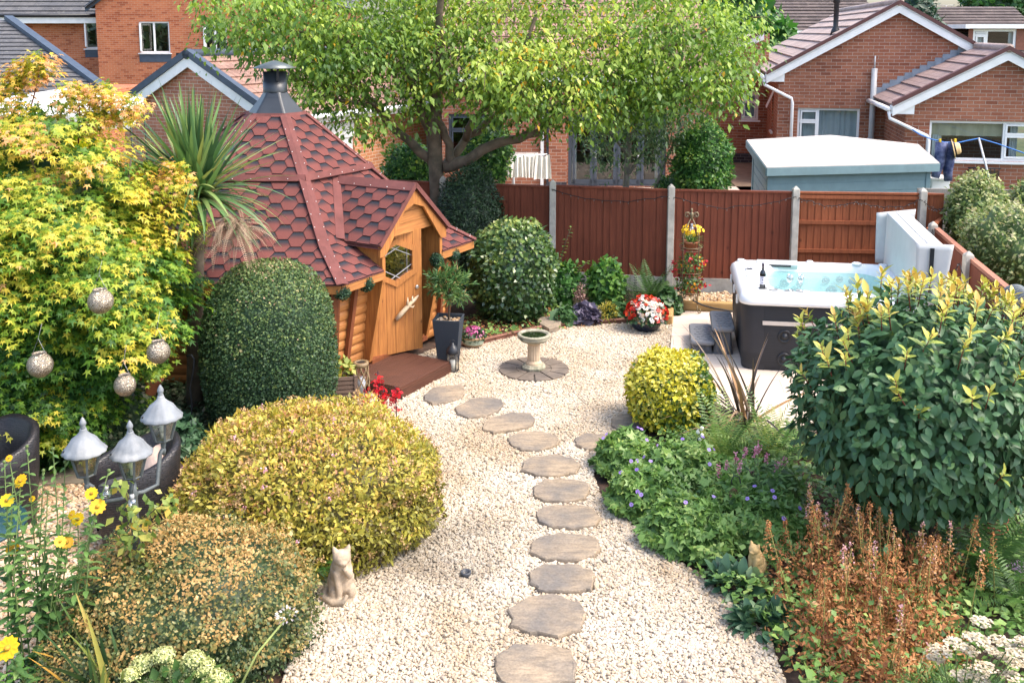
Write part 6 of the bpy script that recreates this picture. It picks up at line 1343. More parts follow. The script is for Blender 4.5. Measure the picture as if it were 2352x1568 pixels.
# --- the big tree by the back fence
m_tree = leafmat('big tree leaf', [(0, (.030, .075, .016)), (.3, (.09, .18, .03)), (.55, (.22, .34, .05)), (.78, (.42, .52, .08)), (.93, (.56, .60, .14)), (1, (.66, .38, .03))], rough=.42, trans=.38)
bt = empty('spreading_tree', (-1.22, 16.3, 0), 'large spreading tree with bright green leaves and low grey brown limbs behind the hut', 'tree')
def limb(L, r, Y0=16.3, Y1=None, name='limb'):
    Y1 = Y1 or Y0; n = len(L); P = [dd(u, v, Y0 + (Y1 - Y0) * i / (n - 1)) for i, (u, v) in enumerate(L)]
    Q = [P[0]]                                     # refine the path a little so the limbs bend
    for a, b in zip(P[:-1], P[1:]): Q += [a.lerp(b, .5) + Vector((rng.normal(0, .025), rng.normal(0, .03), rng.normal(0, .02))), b]
    m = MB(); m.tube(Q, np.linspace(r[0], r[1], len(Q)), 9); return m.build(name, m_bark, bt)
m = MB(); pz = [Vector((-1.2, 16.35, 0)), Vector((-1.22, 16.3, .8)), dd(1004, 440, 16.25), dd(1000, 360, 16.2), dd(994, 300, 16.2), dd(1002, 240, 16.2)]; m.tube(pz, [.18, .15, .125, .12, .118, .11], 14); m.build('trunk', m_bark, bt)
limb([(1002, 260), (1000, 200), (1012, 120), (1008, 40), (1020, -60)], (.105, .045), 16.2, 15.2); limb([(1000, 385), (965, 350), (938, 321), (893, 287), (840, 220), (815, 181), (781, 137), (720, 60)], (.09, .025), 16.3, 15.9)
limb([(985, 300), (960, 230), (938, 167), (883, 130), (808, 99), (746, 75), (650, 70)], (.07, .015), 16.2, 15.5); limb([(1020, 385), (1060, 372), (1088, 359), (1140, 330), (1191, 320), (1235, 306), (1265, 280), (1320, 230)], (.105, .05), 16.2, 15.6)
limb([(1018, 390), (1046, 355), (1074, 312), (1115, 283), (1150, 264), (1200, 200)], (.09, .035), 16.4, 16.8); limb([(1040, 385), (1032, 330), (1020, 300), (1000, 270)], (.08, .05), 16.2, 16.1); limb([(1070, 320), (1085, 280), (1130, 230), (1180, 150), (1230, 40)], (.07, .03), 16.3, 15.6)
limb([(1265, 285), (1340, 210), (1450, 150), (1560, 100), (1640, 60)], (.05, .02), 15.7, 15.6); limb([(815, 190), (760, 200), (700, 190), (620, 160)], (.04, .012), 15.7, 15.3); limb([(1450, 150), (1540, 200), (1620, 190), (1690, 180)], (.035, .012), 15.6, 15.4); limb([(893, 290), (860, 240), (780, 230), (700, 215)], (.045, .015), 15.9, 15.4)
EL = [(600, 50, 170, 110, 15.4), (700, 100, 170, 110, 15.5), (810, 130, 170, 130, 15.8), (940, 90, 190, 170, 16.0), (1090, 70, 200, 150, 16.2), (1140, 185, 140, 85, 15.4), (1250, 200, 190, 110, 15.4), (1390, 120, 220, 150, 15.8), (1540, 110, 180, 150, 15.7), (1660, 90, 110, 110, 15.6), (1640, 210, 85, 60, 15.4), (835, 290, 75, 38, 15.7), (960, 235, 55, 60, 15.9), (1330, 262, 95, 40, 15.3), (1450, 215, 130, 62, 15.6), (750, 215, 105, 40, 15.5), (1050, -110, 420, 130, 16.2), (1450, -90, 320, 130, 16.0), (700, -60, 240, 90, 15.7)]
Ps, Ds, Ns, Ts = [], [], [], []
for (u, v, ru, rv, Y) in EL:
    vis = v > -50; k = int(ru * rv / (135. if vis else 420.)); d_ = rdir(k) * (rng.random(k)[:, None] ** .40)
    for q in d_:
        c = dd(u + q[0] * ru, v - q[2] * rv, Y + q[1] * 1.25); m_ = int(rng.integers(18, 34)); off = rng.normal(0, 1, (m_, 3)) * np.array((.15, .15, .12)); tt = rng.normal(0, .10)
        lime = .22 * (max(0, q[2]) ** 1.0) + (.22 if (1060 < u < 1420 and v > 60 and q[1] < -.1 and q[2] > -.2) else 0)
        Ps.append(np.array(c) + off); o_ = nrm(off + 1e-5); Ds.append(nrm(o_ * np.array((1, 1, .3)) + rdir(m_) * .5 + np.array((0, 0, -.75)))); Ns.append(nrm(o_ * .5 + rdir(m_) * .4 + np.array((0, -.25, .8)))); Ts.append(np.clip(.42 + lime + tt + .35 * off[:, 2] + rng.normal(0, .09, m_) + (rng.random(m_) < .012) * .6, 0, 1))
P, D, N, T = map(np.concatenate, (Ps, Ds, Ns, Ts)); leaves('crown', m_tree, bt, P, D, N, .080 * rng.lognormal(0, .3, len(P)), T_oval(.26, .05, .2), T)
tw = MB()
for i in range(260):
    j = rng.integers(0, len(Ps)); c = Vector(Ps[j].mean(0)); e = c + Vector((rng.normal(0, .25), rng.normal(0, .2), rng.uniform(-.35, .1))); tw.tube([c, c.lerp(e, .5) + Vector((0, 0, .05)), e], [.008, .006, .003], 4)
o = tw.build('twigs', m_twig, bt, uv=False)
# --- yew, variegated bush and shrubs round the fence
m_yew = leafmat('yew needle', [(0, (.010, .026, .012)), (.6, (.022, .055, .020)), (1, (.06, .11, .035))], trans=.1, rough=.5)
c = dd(1078, 520, 15.6); shrub('conical_yew', 'very dark green conical yew at the foot of the big tree', 'bush', (c.x, c.y, .75), (.60, .55, 1.27), 17000, .055, m_yew, T_oval(.16), .10, 4, .2, 2., tint=lambda P, N, d: rng.random(len(P)) * .7 + .25 * N[:, 2], up=.2)
m_lau = leafmat('variegated leaf', [(0, (.025, .065, .022)), (.45, (.065, .13, .035)), (.7, (.17, .25, .06)), (.9, (.36, .40, .12)), (1, (.52, .50, .22))], rough=.28, trans=.2, spec=.55)
c = g(1177, 735); shrub('variegated_bush', 'rounded green and lime variegated bush against the back fence', 'bush', (c.x, 14.0, .68), (.625, .58, .74), 9000, .062, m_lau, T_oval(.36), .07, 3.5, .16, 2.5, tint=lambda P, N, d: np.clip(.36 + .28 * N[:, 2] + .16 * sn(P, 5) + rng.normal(0, .18, len(P)), 0, 1), q=.88, out=.3)
m_fresh = leafmat('fresh green leaf', [(0, (.020, .070, .020)), (.5, (.065, .18, .035)), (.85, (.19, .34, .06)), (1, (.42, .50, .10))], trans=.3)
def bush(label, u, v, Y, r, n, size, mat=None, name='garden_shrub', **kw):
    c = dd(u, v, Y); return shrub(name, label, 'bush', tuple(c), r, n, size, mat or m_fresh, kw.pop('tmpl', None), kw.pop('lump', .16), 4, .3, **kw)
bush('bright green shrub in the gap between the hut roof and the big tree trunk', 945, 395, 17.4, (.52, .4, .55), 3800, .07); bush('light green shrub behind the yew below the low tree limb', 1120, 352, 17.6, (.45, .4, .62), 3000, .075)
bush('dense bright green shrub beyond the fence left of the blue shed', 1612, 385, 17.2, (.52, .5, .78), 7500, .065, out=.7); bush('low lime shrub beside the french doors patio', 1545, 428, 17.6, (.35, .3, .18), 900, .06, base=.6)
m_elae = leafmat('pale variegated shrub leaf', [(0, (.06, .10, .03)), (.4, (.16, .24, .06)), (.7, (.38, .40, .15)), (1, (.58, .50, .30))], trans=.25)
bush('tall lime and green shrub in the next garden at the right', 2240, 490, 14.6, (.42, .45, .62), 5000, .06, m_elae, tint=lambda P, N, d: np.clip(.35 + .35 * N[:, 2] + rng.normal(0, .2, len(P)), 0, 1)); bush('creamy pink twiggy hedge spilling over the side fence', 2330, 590, 12.8, (.62, 1.2, .72), 9000, .055, m_elae, lump=.2, tint=lambda P, N, d: np.clip(.42 + .25 * N[:, 2] + rng.normal(0, .25, len(P)), 0, 1)); bush('lime shrub at the right edge before the grey fence', 2375, 470, 15.3, (.35, .4, .45), 2200, .06, m_elae)
# eucalyptus
m_euc = leafmat('eucalyptus leaf', [(0, (.03, .075, .035)), (.6, (.09, .17, .07)), (1, (.22, .30, .12))], trans=.2, rough=.4)
et = empty('eucalyptus_tree', (dd(1440, 430, 17.6).x, 17.6, .6), 'thin grey trunked eucalyptus with hanging blue green leaves beyond the fence', 'tree'); m = MB(); m.tube([dd(1436, 446, 17.6), dd(1442, 370, 17.6), dd(1446, 300, 17.6), dd(1440, 230, 17.5)], [.06, .055, .045, .03], 9); m.build('trunk', plain('smooth grey bark', (.24, .22, .20), .8, .3, 6), et)
for L in (((1444, 400), (1490, 330), (1540, 270)), ((1443, 360), (1400, 300), (1360, 250)), ((1500, 445), (1525, 380), (1560, 300), (1590, 250)), ((1446, 310), (1480, 260), (1500, 220))): m = MB(); m.tube([dd(u, v, 17.5) for u, v in L], np.linspace(.028, .010, len(L)), 6); m.build('branch', plain('smooth grey bark', (.24, .22, .20), .8, .3, 6), et)
Ps = []
for (u, v, ru, rv, k) in ((1390, 300, 60, 60, 18), (1480, 320, 70, 60, 22), (1560, 270, 80, 60, 24), (1530, 350, 60, 50, 14), (1470, 255, 100, 45, 19), (1400, 350, 45, 40, 7)):
    for q in rdir(k) * (rng.random(k)[:, None] ** .5): Ps.append(np.array(dd(u + q[0] * ru, v - q[2] * rv, 17.4 + q[1] * .6)) + rng.normal(0, 1, (34, 3)) * (.11, .11, .15))
P = np.concatenate(Ps); n = len(P); leaves('crown', m_euc, et, P, rdir(n) * .9 + np.array((0, 0, -.7)), rdir(n), .10 * rng.lognormal(0, .25, n), T_oval(.15, .03, .1), rng.random(n))
# far trees
m_con = leafmat('conifer', [(0, (.015, .04, .025)), (1, (.05, .11, .05))], trans=.1)
c = dd(2108, 10, 40); shrub('dark_conifer', 'dark green conifer between the far roofs at the top right', 'tree', (c.x, 40, 3.6), (.95, .9, 2.2), 4000, .22, m_con, T_oval(.2), .15, 4, .3, base=.6); 
def faroak(label, u, v, Y, r, n=2500): c = dd(u, v, Y); shrub('distant_tree', label, 'tree', tuple(c), r, n, .3, m_fresh, T_oval(.4), .25, 4, .4, tint=lambda P, N, d: np.clip(.2 + .3 * N[:, 2] + rng.normal(0, .12, len(P)), 0, 1), base=.6)
faroak('distant tree just left of the mossy roofed house', 1765, 105, 36, (1.0, .9, .8)); faroak('hazy tree top above the chalet roof at the top right', 2300, 5, 62, (2.4, 2, 1.6)); faroak('distant tree behind the rear house roof', 1650, 60, 40, (2.2, 2, 2.2), 4000)
m_wood = leafmat('far wood', [(0, (.03, .06, .03)), (1, (.09, .15, .06))], trans=.1); P = np.stack([rng.uniform(-90, 110, 9000), rng.uniform(120, 135, 9000), rng.uniform(0, 1, 9000) ** .7 * 6.5], 1); P[:, 2] *= .7 + .3 * sn(P * (1, 0, 0), .12); n = len(P); o = leaves('distant_woodland', m_wood, None, P, rdir(n), rdir(n), 1.5, T_round(6), rng.random(n)); o['kind'] = 'stuff'
# --- flower bed by the fence
c = g(1300, 735); t = bush('leafy mock orange with one tall arching shoot in front of the red fence', 1292, 668, 14.7, (.30, .28, .42), 1500, .075, name='flowering_shrub', tint=lambda P, N, d: rng.random(len(P)) * .5 + .15, cor=True)
for L in (((1290, 660), (1286, 610), (1296, 565), (1312, 520)), ((1300, 670), (1325, 625), (1350, 600)), ((1285, 660), (1272, 620), (1268, 600))):
    P_ = [dd(u, v, 14.6) for u, v in L]; m = MB(); m.tube(P_, .006, 5); m.build('stem', m_twig, t); Q = np.array([P_[i].lerp(P_[i + 1], s_) for i in range(len(P_) - 1) for s_ in np.linspace(0, 1, 7)]); Q = np.repeat(Q, 2, 0); n = len(Q); h = rdir(n) * (1, 1, .3); leaves('shoot_leaves', m_fresh, t, Q, h + np.array((0, 0, .1)), np.array((0, 0, 1.)) + rdir(n) * .2, .075, T_oval(.3), .55 + .4 * rng.random(n))
bush('light green round leaved shrub in the middle of the fence bed', 1392, 655, 14.6, (.27, .26, .40), 1500, .075, name='flowering_shrub', tmpl=T_oval(.36), tint=lambda P, N, d: .35 + rng.random(len(P)) * .5)
m_fern = leafmat('fern frond', [(0, (.035, .085, .03)), (.5, (.10, .20, .05)), (.85, (.23, .32, .09)), (1, (.38, .40, .14))], trans=.3)
q = g(1500, 705); t = empty('fern', q, 'tall feathery fern leaning on the concrete post behind the begonia pot', 'fern'); fern('fronds', m_fern, t, (q.x, 14.7, .05), 26, .78, (10, 60), .8, tint=(.0, .5), pin=.13)
m_spk = leafmat('veronica', [(0, (.02, .05, .03)), (1, (.10, .15, .06))], trans=.1)
for lab, u, v in (('clump of dark green upright spires left of the tall fern', 1445, 705), ('dark upright spires behind the round leaved shrub', 1405, 690)):
    q = g(u, v); t = empty('spire_plant', q, lab, 'plant'); fern('spires', m_spk, t, (q.x, q.y, 0), 16, .62 if u > 1420 else .72, (2, 16), .1, tint=(0, 1), pin=.05, npin=16)
m_heu = leafmat('purple heuchera leaf', [(0, (.045, .035, .055)), (1, (.20, .17, .24))], trans=.05, rough=.4)
q = g(1342, 742); shrub('heuchera', 'smoky purple leaved heuchera at the front of the fence bed', 'plant', (q.x, q.y, .10), (.20, .17, .17), 320, .085, m_heu, T_palm(7, 150, .75, .1), .1, 4, .4, up=.9, cor=False)
m_geri = leafmat('geranium leaf', [(0, (.025, .07, .03)), (1, (.10, .20, .06))], trans=.2)
for lab, u, v, fl in (('low red geranium with two blooms beside the stone slab', 1300, 745, ((1286, 731), (1316, 741))), ('low geranium with one large red bloom left of the begonia pot', 1422, 733, ((1411, 733),)), ('leafy geranium with a red bloom right of the begonia pot', 1535, 722, ((1538, 697), (1541, 708)))):
    q = g(u, v); t = shrub('red_geranium', lab, 'plant', (q.x, q.y, .08), (.17, .14, .15 if u < 1500 else .3), 260, .07, m_geri, T_palm(7, 150, .8, .1), .1, 4, .4, up=.9, cor=False)
    for fu, fw_ in fl: p = np.array(dd(fu, fw_, q.y - .08)); leaves('bloom', m_redp, t, p + rng.normal(0, .022, (30, 3)), rdir(30), rdir(30), .035, T_round(5), rng.random(30) * .5)
q = g(1396, 740); shrub('seedy_plant', 'small olive plant with straw seed heads between the heuchera and geranium', 'plant', (q.x, q.y, .12), (.13, .12, .16), 420, .05, m_spir, T_oval(.15), .1, 4, .4, cor=False, out=1.2, rnd=.5)
q = g(1332, 715); shrub('coral_bells', 'bronze pink dotted plant behind the purple heuchera', 'plant', (q.x, q.y, .2), (.10, .1, .22), 500, .02, leafmat('coral', [(0, (.12, .06, .05)), (1, (.38, .22, .18))], trans=.1), T_round(5), .2, 4, .6, cor=False)
# --- bottlebrush in the planter
m_bot = leafmat('bottlebrush leaf', [(0, (.025, .075, .025)), (.6, (.08, .18, .05)), (.95, (.20, .30, .09)), (1, (.42, .22, .12))], trans=.25)
c = g(1031, 833); t = empty('bottlebrush_tree', (c.x, c.y, .53), 'small narrow leaved standard tree growing in the charcoal planter', 'tree'); m = MB(); m.tube([(c.x, c.y, .5), (c.x + .01, c.y, .75), (c.x - .01, c.y, 1.0)], [.016, .014, .01], 7); m.build('stem', m_twig, t)
cc = np.array((c.x, c.y, .98)); Ps, Ds = [], []
for i in range(70):
    d = rdir(1)[0] * (1, 1, .8); d[2] += .1; tip = cc + d * rng.uniform(.18, .36); k = 26; q = np.linspace(.35, 1, k)[:, None]; Ps.append(cc + (tip - cc) * q); Ds.append(nrm(d)[None] * .8 + rdir(k) * .8)
P = np.concatenate(Ps); leaves('crown', m_bot, t, P, np.concatenate(Ds), rdir(len(P)) + (0, 0, .6), .085, T_oval(.10, .02, .1), rng.random(len(P)))
# --- euonymus, bronze phormium, ferns, geraniums in the right bed
m_eou = leafmat('golden euonymus leaf', [(0, (.030, .085, .020)), (.3, (.10, .19, .03)), (.5, (.42, .40, .03)), (.8, (.66, .56, .05)), (1, (.76, .68, .14))], rough=.3, trans=.2, spec=.5)
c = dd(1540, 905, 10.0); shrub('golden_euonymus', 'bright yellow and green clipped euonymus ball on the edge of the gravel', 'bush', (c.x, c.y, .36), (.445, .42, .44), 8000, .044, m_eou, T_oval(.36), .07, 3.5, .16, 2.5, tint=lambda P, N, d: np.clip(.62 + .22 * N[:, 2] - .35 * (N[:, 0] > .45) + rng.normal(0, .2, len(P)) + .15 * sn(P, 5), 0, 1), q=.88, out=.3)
m_pho = leafmat('bronze phormium', [(0, (.045, .032, .028)), (.5, (.13, .10, .075)), (.8, (.24, .17, .10)), (1, (.42, .22, .08))], rough=.45, trans=.1)
q = g(1712, 985); t = empty('bronze_phormium', q, 'bronze sword leaved phormium arching in front of the hot tub', 'plant'); strap('leaves', m_pho, t, (q.x, q.y, 0), 26, 1.15, .05, (8, 55), .85, 9, jit=.06); strap('fallen_leaves', m_pho, t, (q.x - .05, q.y - .05, .1), 16, 1.0, .045, (45, 80), .8, 9, az=(2.4, 4.2), tint=(.5, 1))
for lab, u, v, L, n in (('pale green fern in front of the phormium at the centre of the bed', 1665, 1075, .78, 28), ('fern tight against the left side of the photinia', 1775, 1060, .78, 26), ('small fern between the euonymus and the phormium', 1625, 985, .42, 16), ('fern behind the pink flowers under the photinia leaves', 1790, 1130, .5, 16)):
    q = g(u, v); t = empty('fern', q, lab, 'fern'); fern('fronds', m_fern, t, (q.x, q.y, .02), n, L, (15, 68), .9, tint=(.25, 1), pin=.14)
m_ger = leafmat('cranesbill leaf', [(0, (.055, .125, .03)), (.5, (.17, .30, .07)), (1, (.38, .46, .14))], trans=.25); m_vio = leafmat('violet petal', [(0, (.22, .12, .48)), (1, (.46, .32, .70))], trans=.25)
for lab, u, v, r in (('cranesbill clump spilling onto the gravel below the euonymus', 1440, 1075, (.30, .36, .28)), ('cranesbill clump at the bend of the gravel edge', 1490, 1165, (.36, .34, .30)), ('cranesbill clump in front of the pale fern', 1580, 1120, (.42, .36, .36)), ('cranesbill clump nearest the camera along the gravel edge', 1590, 1245, (.40, .34, .30)), ('cranesbill clump below the bird feeder', 1690, 1200, (.38, .34, .36)), ('cranesbill clump behind the buff cat figure', 1760, 1240, (.34, .3, .34))):
    q = g(u, v); t = shrub('cranesbill', lab, 'plant', (q.x, q.y, .04), r, int(4200 * r[0] / .36), .052, m_ger, T_palm(5, 150, .42, .12), .18, 5, .35, up=.9, group='violet cranesbill clumps in the right bed', tint=lambda P, N, d: np.clip(.4 + .25 * sn(P, 6) + rng.normal(0, .18, len(P)), 0, 1)); P, N, _ = blob(12, (q.x, q.y, .08), tuple(x * 1.08 for x in r), .18, 5, .1, .05); nv_ = nrm(N + (0, -.6, .3)); leaves('flowers', m_vio, t, P, np.cross(nv_, rdir(len(P))), nv_, .036, T_daisy(5, .75), rng.random(len(P)))
q = g(1640, 950); t = empty('salvia', q, 'slender dark violet salvia spikes behind the euonymus', 'plant'); fern('spikes', leafmat('salvia', [(0, (.06, .03, .20)), (1, (.18, .10, .42))]), t, (q.x, q.y, 0), 9, .42, (4, 22), .1, pin=.04, npin=14)
m_pers = leafmat('persicaria', [(0, (.55, .14, .24)), (1, (.75, .38, .45))], trans=.15); q = g(1745, 1175); t = shrub('persicaria', 'pink spiked persicaria among green leaves left of the photinia', 'plant', (q.x, q.y, .15), (.42, .3, .32), 1500, .07, m_ger, T_oval(.2), .2, 4, .4, up=.8)
st_ = MB()
for u, v in ((1650, 1078), (1668, 1068), (1690, 1050), (1712, 1040), (1735, 1035), (1742, 1030), (1760, 1052), (1785, 1068), (1800, 1062), (1700, 1075), (1725, 1085), (1658, 1095)):
    p = dd(u, v, q.y - .05 + rng.normal(0, .05)); st_.tube([(p.x, p.y, .2), p], .0035, 4); k = 40; leaves('flower_spike', m_pers, t, np.array(p) + rng.normal(0, 1, (k, 3)) * (.010, .010, .026), rdir(k), rdir(k), .016, T_round(5), rng.random(k))
    st_.build('stem', m_stemg, t, uv=False); st_ = MB()
# --- photinia standard
m_phl = leafmat('photinia leaf', [(0, (.035, .090, .040)), (.45, (.070, .155, .062)), (.65, (.125, .22, .075)), (.78, (.34, .39, .07)), (.90, (.56, .52, .10)), (1, (.62, .42, .12))], rough=.42, trans=.16, spec=.35)
pc = np.array(dd(2122, 922, 7.55)); ph = empty('photinia_standard', (g(2140, 1285).x, g(2140, 1285).y, 0), 'glossy lollipop photinia with yellow new shoots at the right', 'tree')
m = MB(); b = g(2142, 1288); m.tube([b, b + Vector((-.01, 0, .4)), Vector((pc[0] + .06, pc[1], 1.2))], [.042, .038, .03], 10); m.build('trunk', plain('dark bark', (.07, .055, .04), .9, .3, 8, bump=.6), ph)
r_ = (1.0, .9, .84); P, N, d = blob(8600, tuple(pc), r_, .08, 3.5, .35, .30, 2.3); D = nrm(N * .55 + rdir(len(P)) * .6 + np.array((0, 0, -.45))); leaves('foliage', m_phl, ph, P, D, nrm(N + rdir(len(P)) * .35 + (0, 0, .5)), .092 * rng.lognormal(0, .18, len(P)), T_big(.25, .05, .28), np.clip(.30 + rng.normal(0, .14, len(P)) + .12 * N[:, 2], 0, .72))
core('inner_growth', m_phl, ph, tuple(pc), r_, .08, 3.5, .74, 2.3, .4)
Ps, Ds, Ns, Ts = [], [], [], []; S_, N_, _ = blob(420, tuple(pc), r_, .08, 3.5, .35, .02, 2.3); w_ = np.clip(N_[:, 2] * 1.3 - .1, .015, 1); keep = rng.random(len(S_)) < w_
sm_ = MB()
for p, n_ in zip(S_[keep], N_[keep]):
    top = max(0, n_[2]); L = rng.uniform(.05, .11) + .10 * top; dr_ = nrm(n_ * .6 + np.array((0, 0, .9)) + rng.normal(0, .18, 3)); sm_.tube([Vector(p - dr_ * .05), Vector(p + dr_ * L)], [.005, .003], 4); k = int(6 + 7 * top)
    for i in range(k):
        s_ = i / k; a = i * 2.4; x = nrm(np.cross(dr_, (.3, .5, .1))); y = np.cross(dr_, x); h = x * cos(a) + y * sin(a); Ps.append(p + dr_ * L * (.25 + .75 * s_)); Ds.append(h * (1.05 - .7 * s_) + dr_ * (.35 + .7 * s_)); Ns.append(dr_ - h * .4); Ts.append(.72 + .22 * s_ * (.4 + top) + rng.normal(0, .07))
leaves('new_shoots', m_phl, ph, np.array(Ps), np.array(Ds), np.array(Ns), .078 * rng.lognormal(0, .2, len(Ps)), T_big(.2, .06, .22), np.array(Ts)); sm_.build('shoot_stems', plain('red stem', (.20, .05, .035), .6), ph, uv=False)
# --- brown astilbe bed, bindweed, achillea, ferns at bottom right
m_ast = leafmat('dry astilbe', [(0, (.14, .05, .022)), (.4, (.32, .125, .042)), (.75, (.48, .23, .085)), (.95, (.58, .36, .19)), (1, (.56, .32, .33))], rough=.8, trans=.15)
for i, (lab, u, v, r) in enumerate((('browned astilbe clump at the front edge by the gravel', 1905, 1500, (.34, .32, .40)), ('browned astilbe clump behind the white glass ball', 1880, 1370, (.36, .34, .42)), ('tall browned astilbe in the middle of the clumps', 2010, 1420, (.36, .34, .44)), ('browned astilbe clump below the photinia leaves', 1950, 1290, (.36, .34, .42)), ('browned astilbe clump beside the white yarrow', 2100, 1500, (.34, .32, .38)), ('browned astilbe clump in front of the photinia trunk', 2110, 1360, (.34, .32, .36)), ('browned astilbe clump at the bottom edge of the picture', 2000, 1590, (.36, .34, .36)))):
    q = g(u, v); t = shrub('dry_astilbe', lab, 'plant', (q.x, q.y, .02), r, 2300, .036, m_ast, T_oval(.2), .35, 6, .7, out=.8, rnd=1., up=.2, group='browned astilbe clumps at the bottom right', cor=False, tint=lambda P, N, d: np.clip(.45 + .25 * sn(P, 6) + rng.normal(0, .2, len(P)), 0, .93)); Pg, Ng, _ = blob(170, (q.x, q.y, .02), r, .3, 5, .03, .6); leaves('green_leaves', m_ger, t, Pg, rdir(len(Pg)), Ng + (0, 0, .5), .055, T_oval(.38), rng.random(len(Pg))); core('dead_base', m_ast, t, (q.x, q.y, .0), r, .2, 5, .42)
    for j in range(9):
        p = np.array((q.x + rng.normal(0, .2), q.y + rng.normal(0, .18), 0)); H_ = rng.uniform(.42, .82); lean = rng.normal(0, .10, 2); tip = p + (lean[0], lean[1], H_); m = MB(); m.tube([Vector(p), Vector(tip)], .0035, 4); m.build('stem', plain('olive stem', (.22, .20, .05), .7), t, uv=False)
        k = int(rng.integers(70, 190)); s_ = rng.random(k); w_ = rng.uniform(.03, .055) * (1 - s_) ** .8 + .006; a = rng.uniform(0, 6.28, k); qq = rng.random(k) ** .5; P = tip + np.stack([np.cos(a) * w_ * qq, np.sin(a) * w_ * qq, -.24 + s_ * .28], 1); leaves('plume', m_ast, t, P, rdir(k) + (0, 0, .5), rdir(k), .017, T_oval(.35), np.clip(rng.normal(.5, .15) + rng.normal(0, .12, k) + (.45 * s_ if j % 4 == 0 else 0), 0, 1))
m_bind = leafmat('bindweed', [(0, (.05, .14, .05)), (1, (.16, .32, .12))], trans=.3)
t = empty('bindweed', g(2060, 1400), 'pale green heart shaped bindweed leaves twining through the astilbe', 'plant'); Q = np.array([dd(u + rng.normal(0, 6), v + rng.normal(0, 6), 6.9 + rng.normal(0, .08)) for u, v in ((1975, 1235), (1995, 1245), (2020, 1255), (2035, 1250), (2050, 1275), (2030, 1290), (2100, 1330), (2110, 1350), (2130, 1340), (2090, 1360), (2150, 1380), (2100, 1400), (2120, 1420), (2070, 1430), (2085, 1320), (2160, 1360))]); n = len(Q); leaves('leaves', m_bind, t, Q, rdir(n) * .5 + (0, -.2, -.8), rdir(n) * .3 + (0, -.8, .6), .09, T_oval(.42, .02, .05), rng.random(n)); m = MB(); m.tube([Vector(x) for x in Q[::2]], .003, 4); m.build('stem', m_stemg, t)
m_ach = leafmat('cream yarrow', [(0, (.46, .37, .23)), (1, (.66, .58, .43))], trans=.1); q = Vector((2.62, 5.25, 0)); t = shrub('white_yarrow', 'creamy white flat headed yarrow in the bottom right corner', 'plant', (q.x, q.y, .12), (.40, .32, .30), 3000, .06, m_spk if False else m_fern, T_oval(.08), .2, 5, .5, out=.8, up=.1, cor=False); core('leafy_base', m_fern, t, (q.x, q.y, .05), (.36, .28, .26), .2, 5, .7)
for u, v, w_ in ((2255, 1425, 40), (2160, 1490, 46), (2195, 1475, 42), (2225, 1490, 40), (2150, 1510, 34), (2250, 1465, 40), (2230, 1460, 30), (2295, 1470, 44), (2275, 1490, 28), (2320, 1480, 50), (2335, 1500, 40), (2240, 1540, 52), (2265, 1530, 44), (2205, 1550, 36), (2330, 1520, 36), (2320, 1550, 44), (2300, 1505, 26), (2255, 1560, 40), (2345, 1470, 30)):
    p = np.array(dd(u, v, q.y - .1 + rng.normal(0, .07))); k = 90; a = rng.uniform(0, 6.28, k); r_ = np.sqrt(rng.random(k)) * w_ / 2 / 385; P = p + np.stack([r_ * np.cos(a), r_ * np.sin(a), -1.8 * r_ ** 2 + rng.normal(0, .003, k)], 1); leaves('flower_head', m_ach, t, P, rdir(k) * (1, 1, .2), np.array((0, 0, 1.)) + rdir(k) * .4, .017, T_round(6, .15), rng.random(k)); m = MB(); m.tube([(q.x, q.y, .1), Vector(p)], .004, 4); m.build('stem', m_stemg, t, uv=False)
for lab, u, v, L, n in (('large dark fern right of the photinia trunk', 2255, 1330, .72, 30), ('dark fern at the right edge behind the yarrow', 2340, 1400, .66, 24), ('fern in the shade at the right edge below the photinia', 2350, 1270, .6, 20)):
    q = g(u, v); t = empty('fern', q, lab, 'fern'); fern('fronds', m_fern, t, (q.x, q.y, .02), n, L, (20, 75), .9, tint=(.0, .45), pin=.15)
q = dd(2342, 1308, 6.9); t = empty('purple_flower', g(2342, 1440), 'single mauve flower cluster at the right edge', 'flower'); k = 90; leaves('petals', leafmat('mauve', [(0, (.45, .22, .50)), (1, (.68, .45, .70))], trans=.2), t, np.array(q) + rng.normal(0, 1, (k, 3)) * (.032, .03, .022), rdir(k), rdir(k), .02, T_round(5), rng.random(k)); m = MB(); m.tube([g(2342, 1440), q], .004, 5); m.build('stem', m_stemg, t)
# edge plants beside the gravel at right, leafy ground cover in the beds
m_hos = leafmat('dark broad leaf', [(0, (.025, .065, .035)), (.8, (.07, .15, .07)), (1, (.26, .34, .16))], trans=.15, rough=.4)
for lab, u, v, r in (('dark broad leaved clump below the buff cat figure', 1690, 1350, (.20, .16, .10)), ('spotted lungwort clump on the gravel edge by the white ball', 1745, 1440, (.16, .14, .09))):
    q = g(u, v); shrub('leafy_clump', lab, 'plant', (q.x, q.y, .03), r, 170, .10, m_hos, T_big(.26, .05, .3), .15, 4, .5, up=1., cor=False, out=.9, rnd=.4)
def cover(name, pts, n, mat, size, tmpl, h=.10, dark=0.):
    P_ = [g(u, v) for u, v in pts]; x = rng.uniform(min(p.x for p in P_), max(p.x for p in P_), n * 3); y = rng.uniform(min(p.y for p in P_), max(p.y for p in P_), n * 3); k = inpoly(x, y, P_); x = x[k][:n]; y = y[k][:n]; m_ = len(x); P = np.stack([x, y, rng.random(m_) * h * (1 + .6 * sn(np.stack([x, y, y * 0], 1), 3)) + .01], 1)
    o = leaves(name, mat, None, P, rdir(m_) * (1, 1, .4) + (0, 0, .15), np.array((0, 0, 1.)) + rdir(m_) * .5, size * rng.lognormal(0, .25, m_), tmpl, np.clip(rng.normal(.4, .25, m_), 0, 1)); o['kind'] = 'stuff'; return o
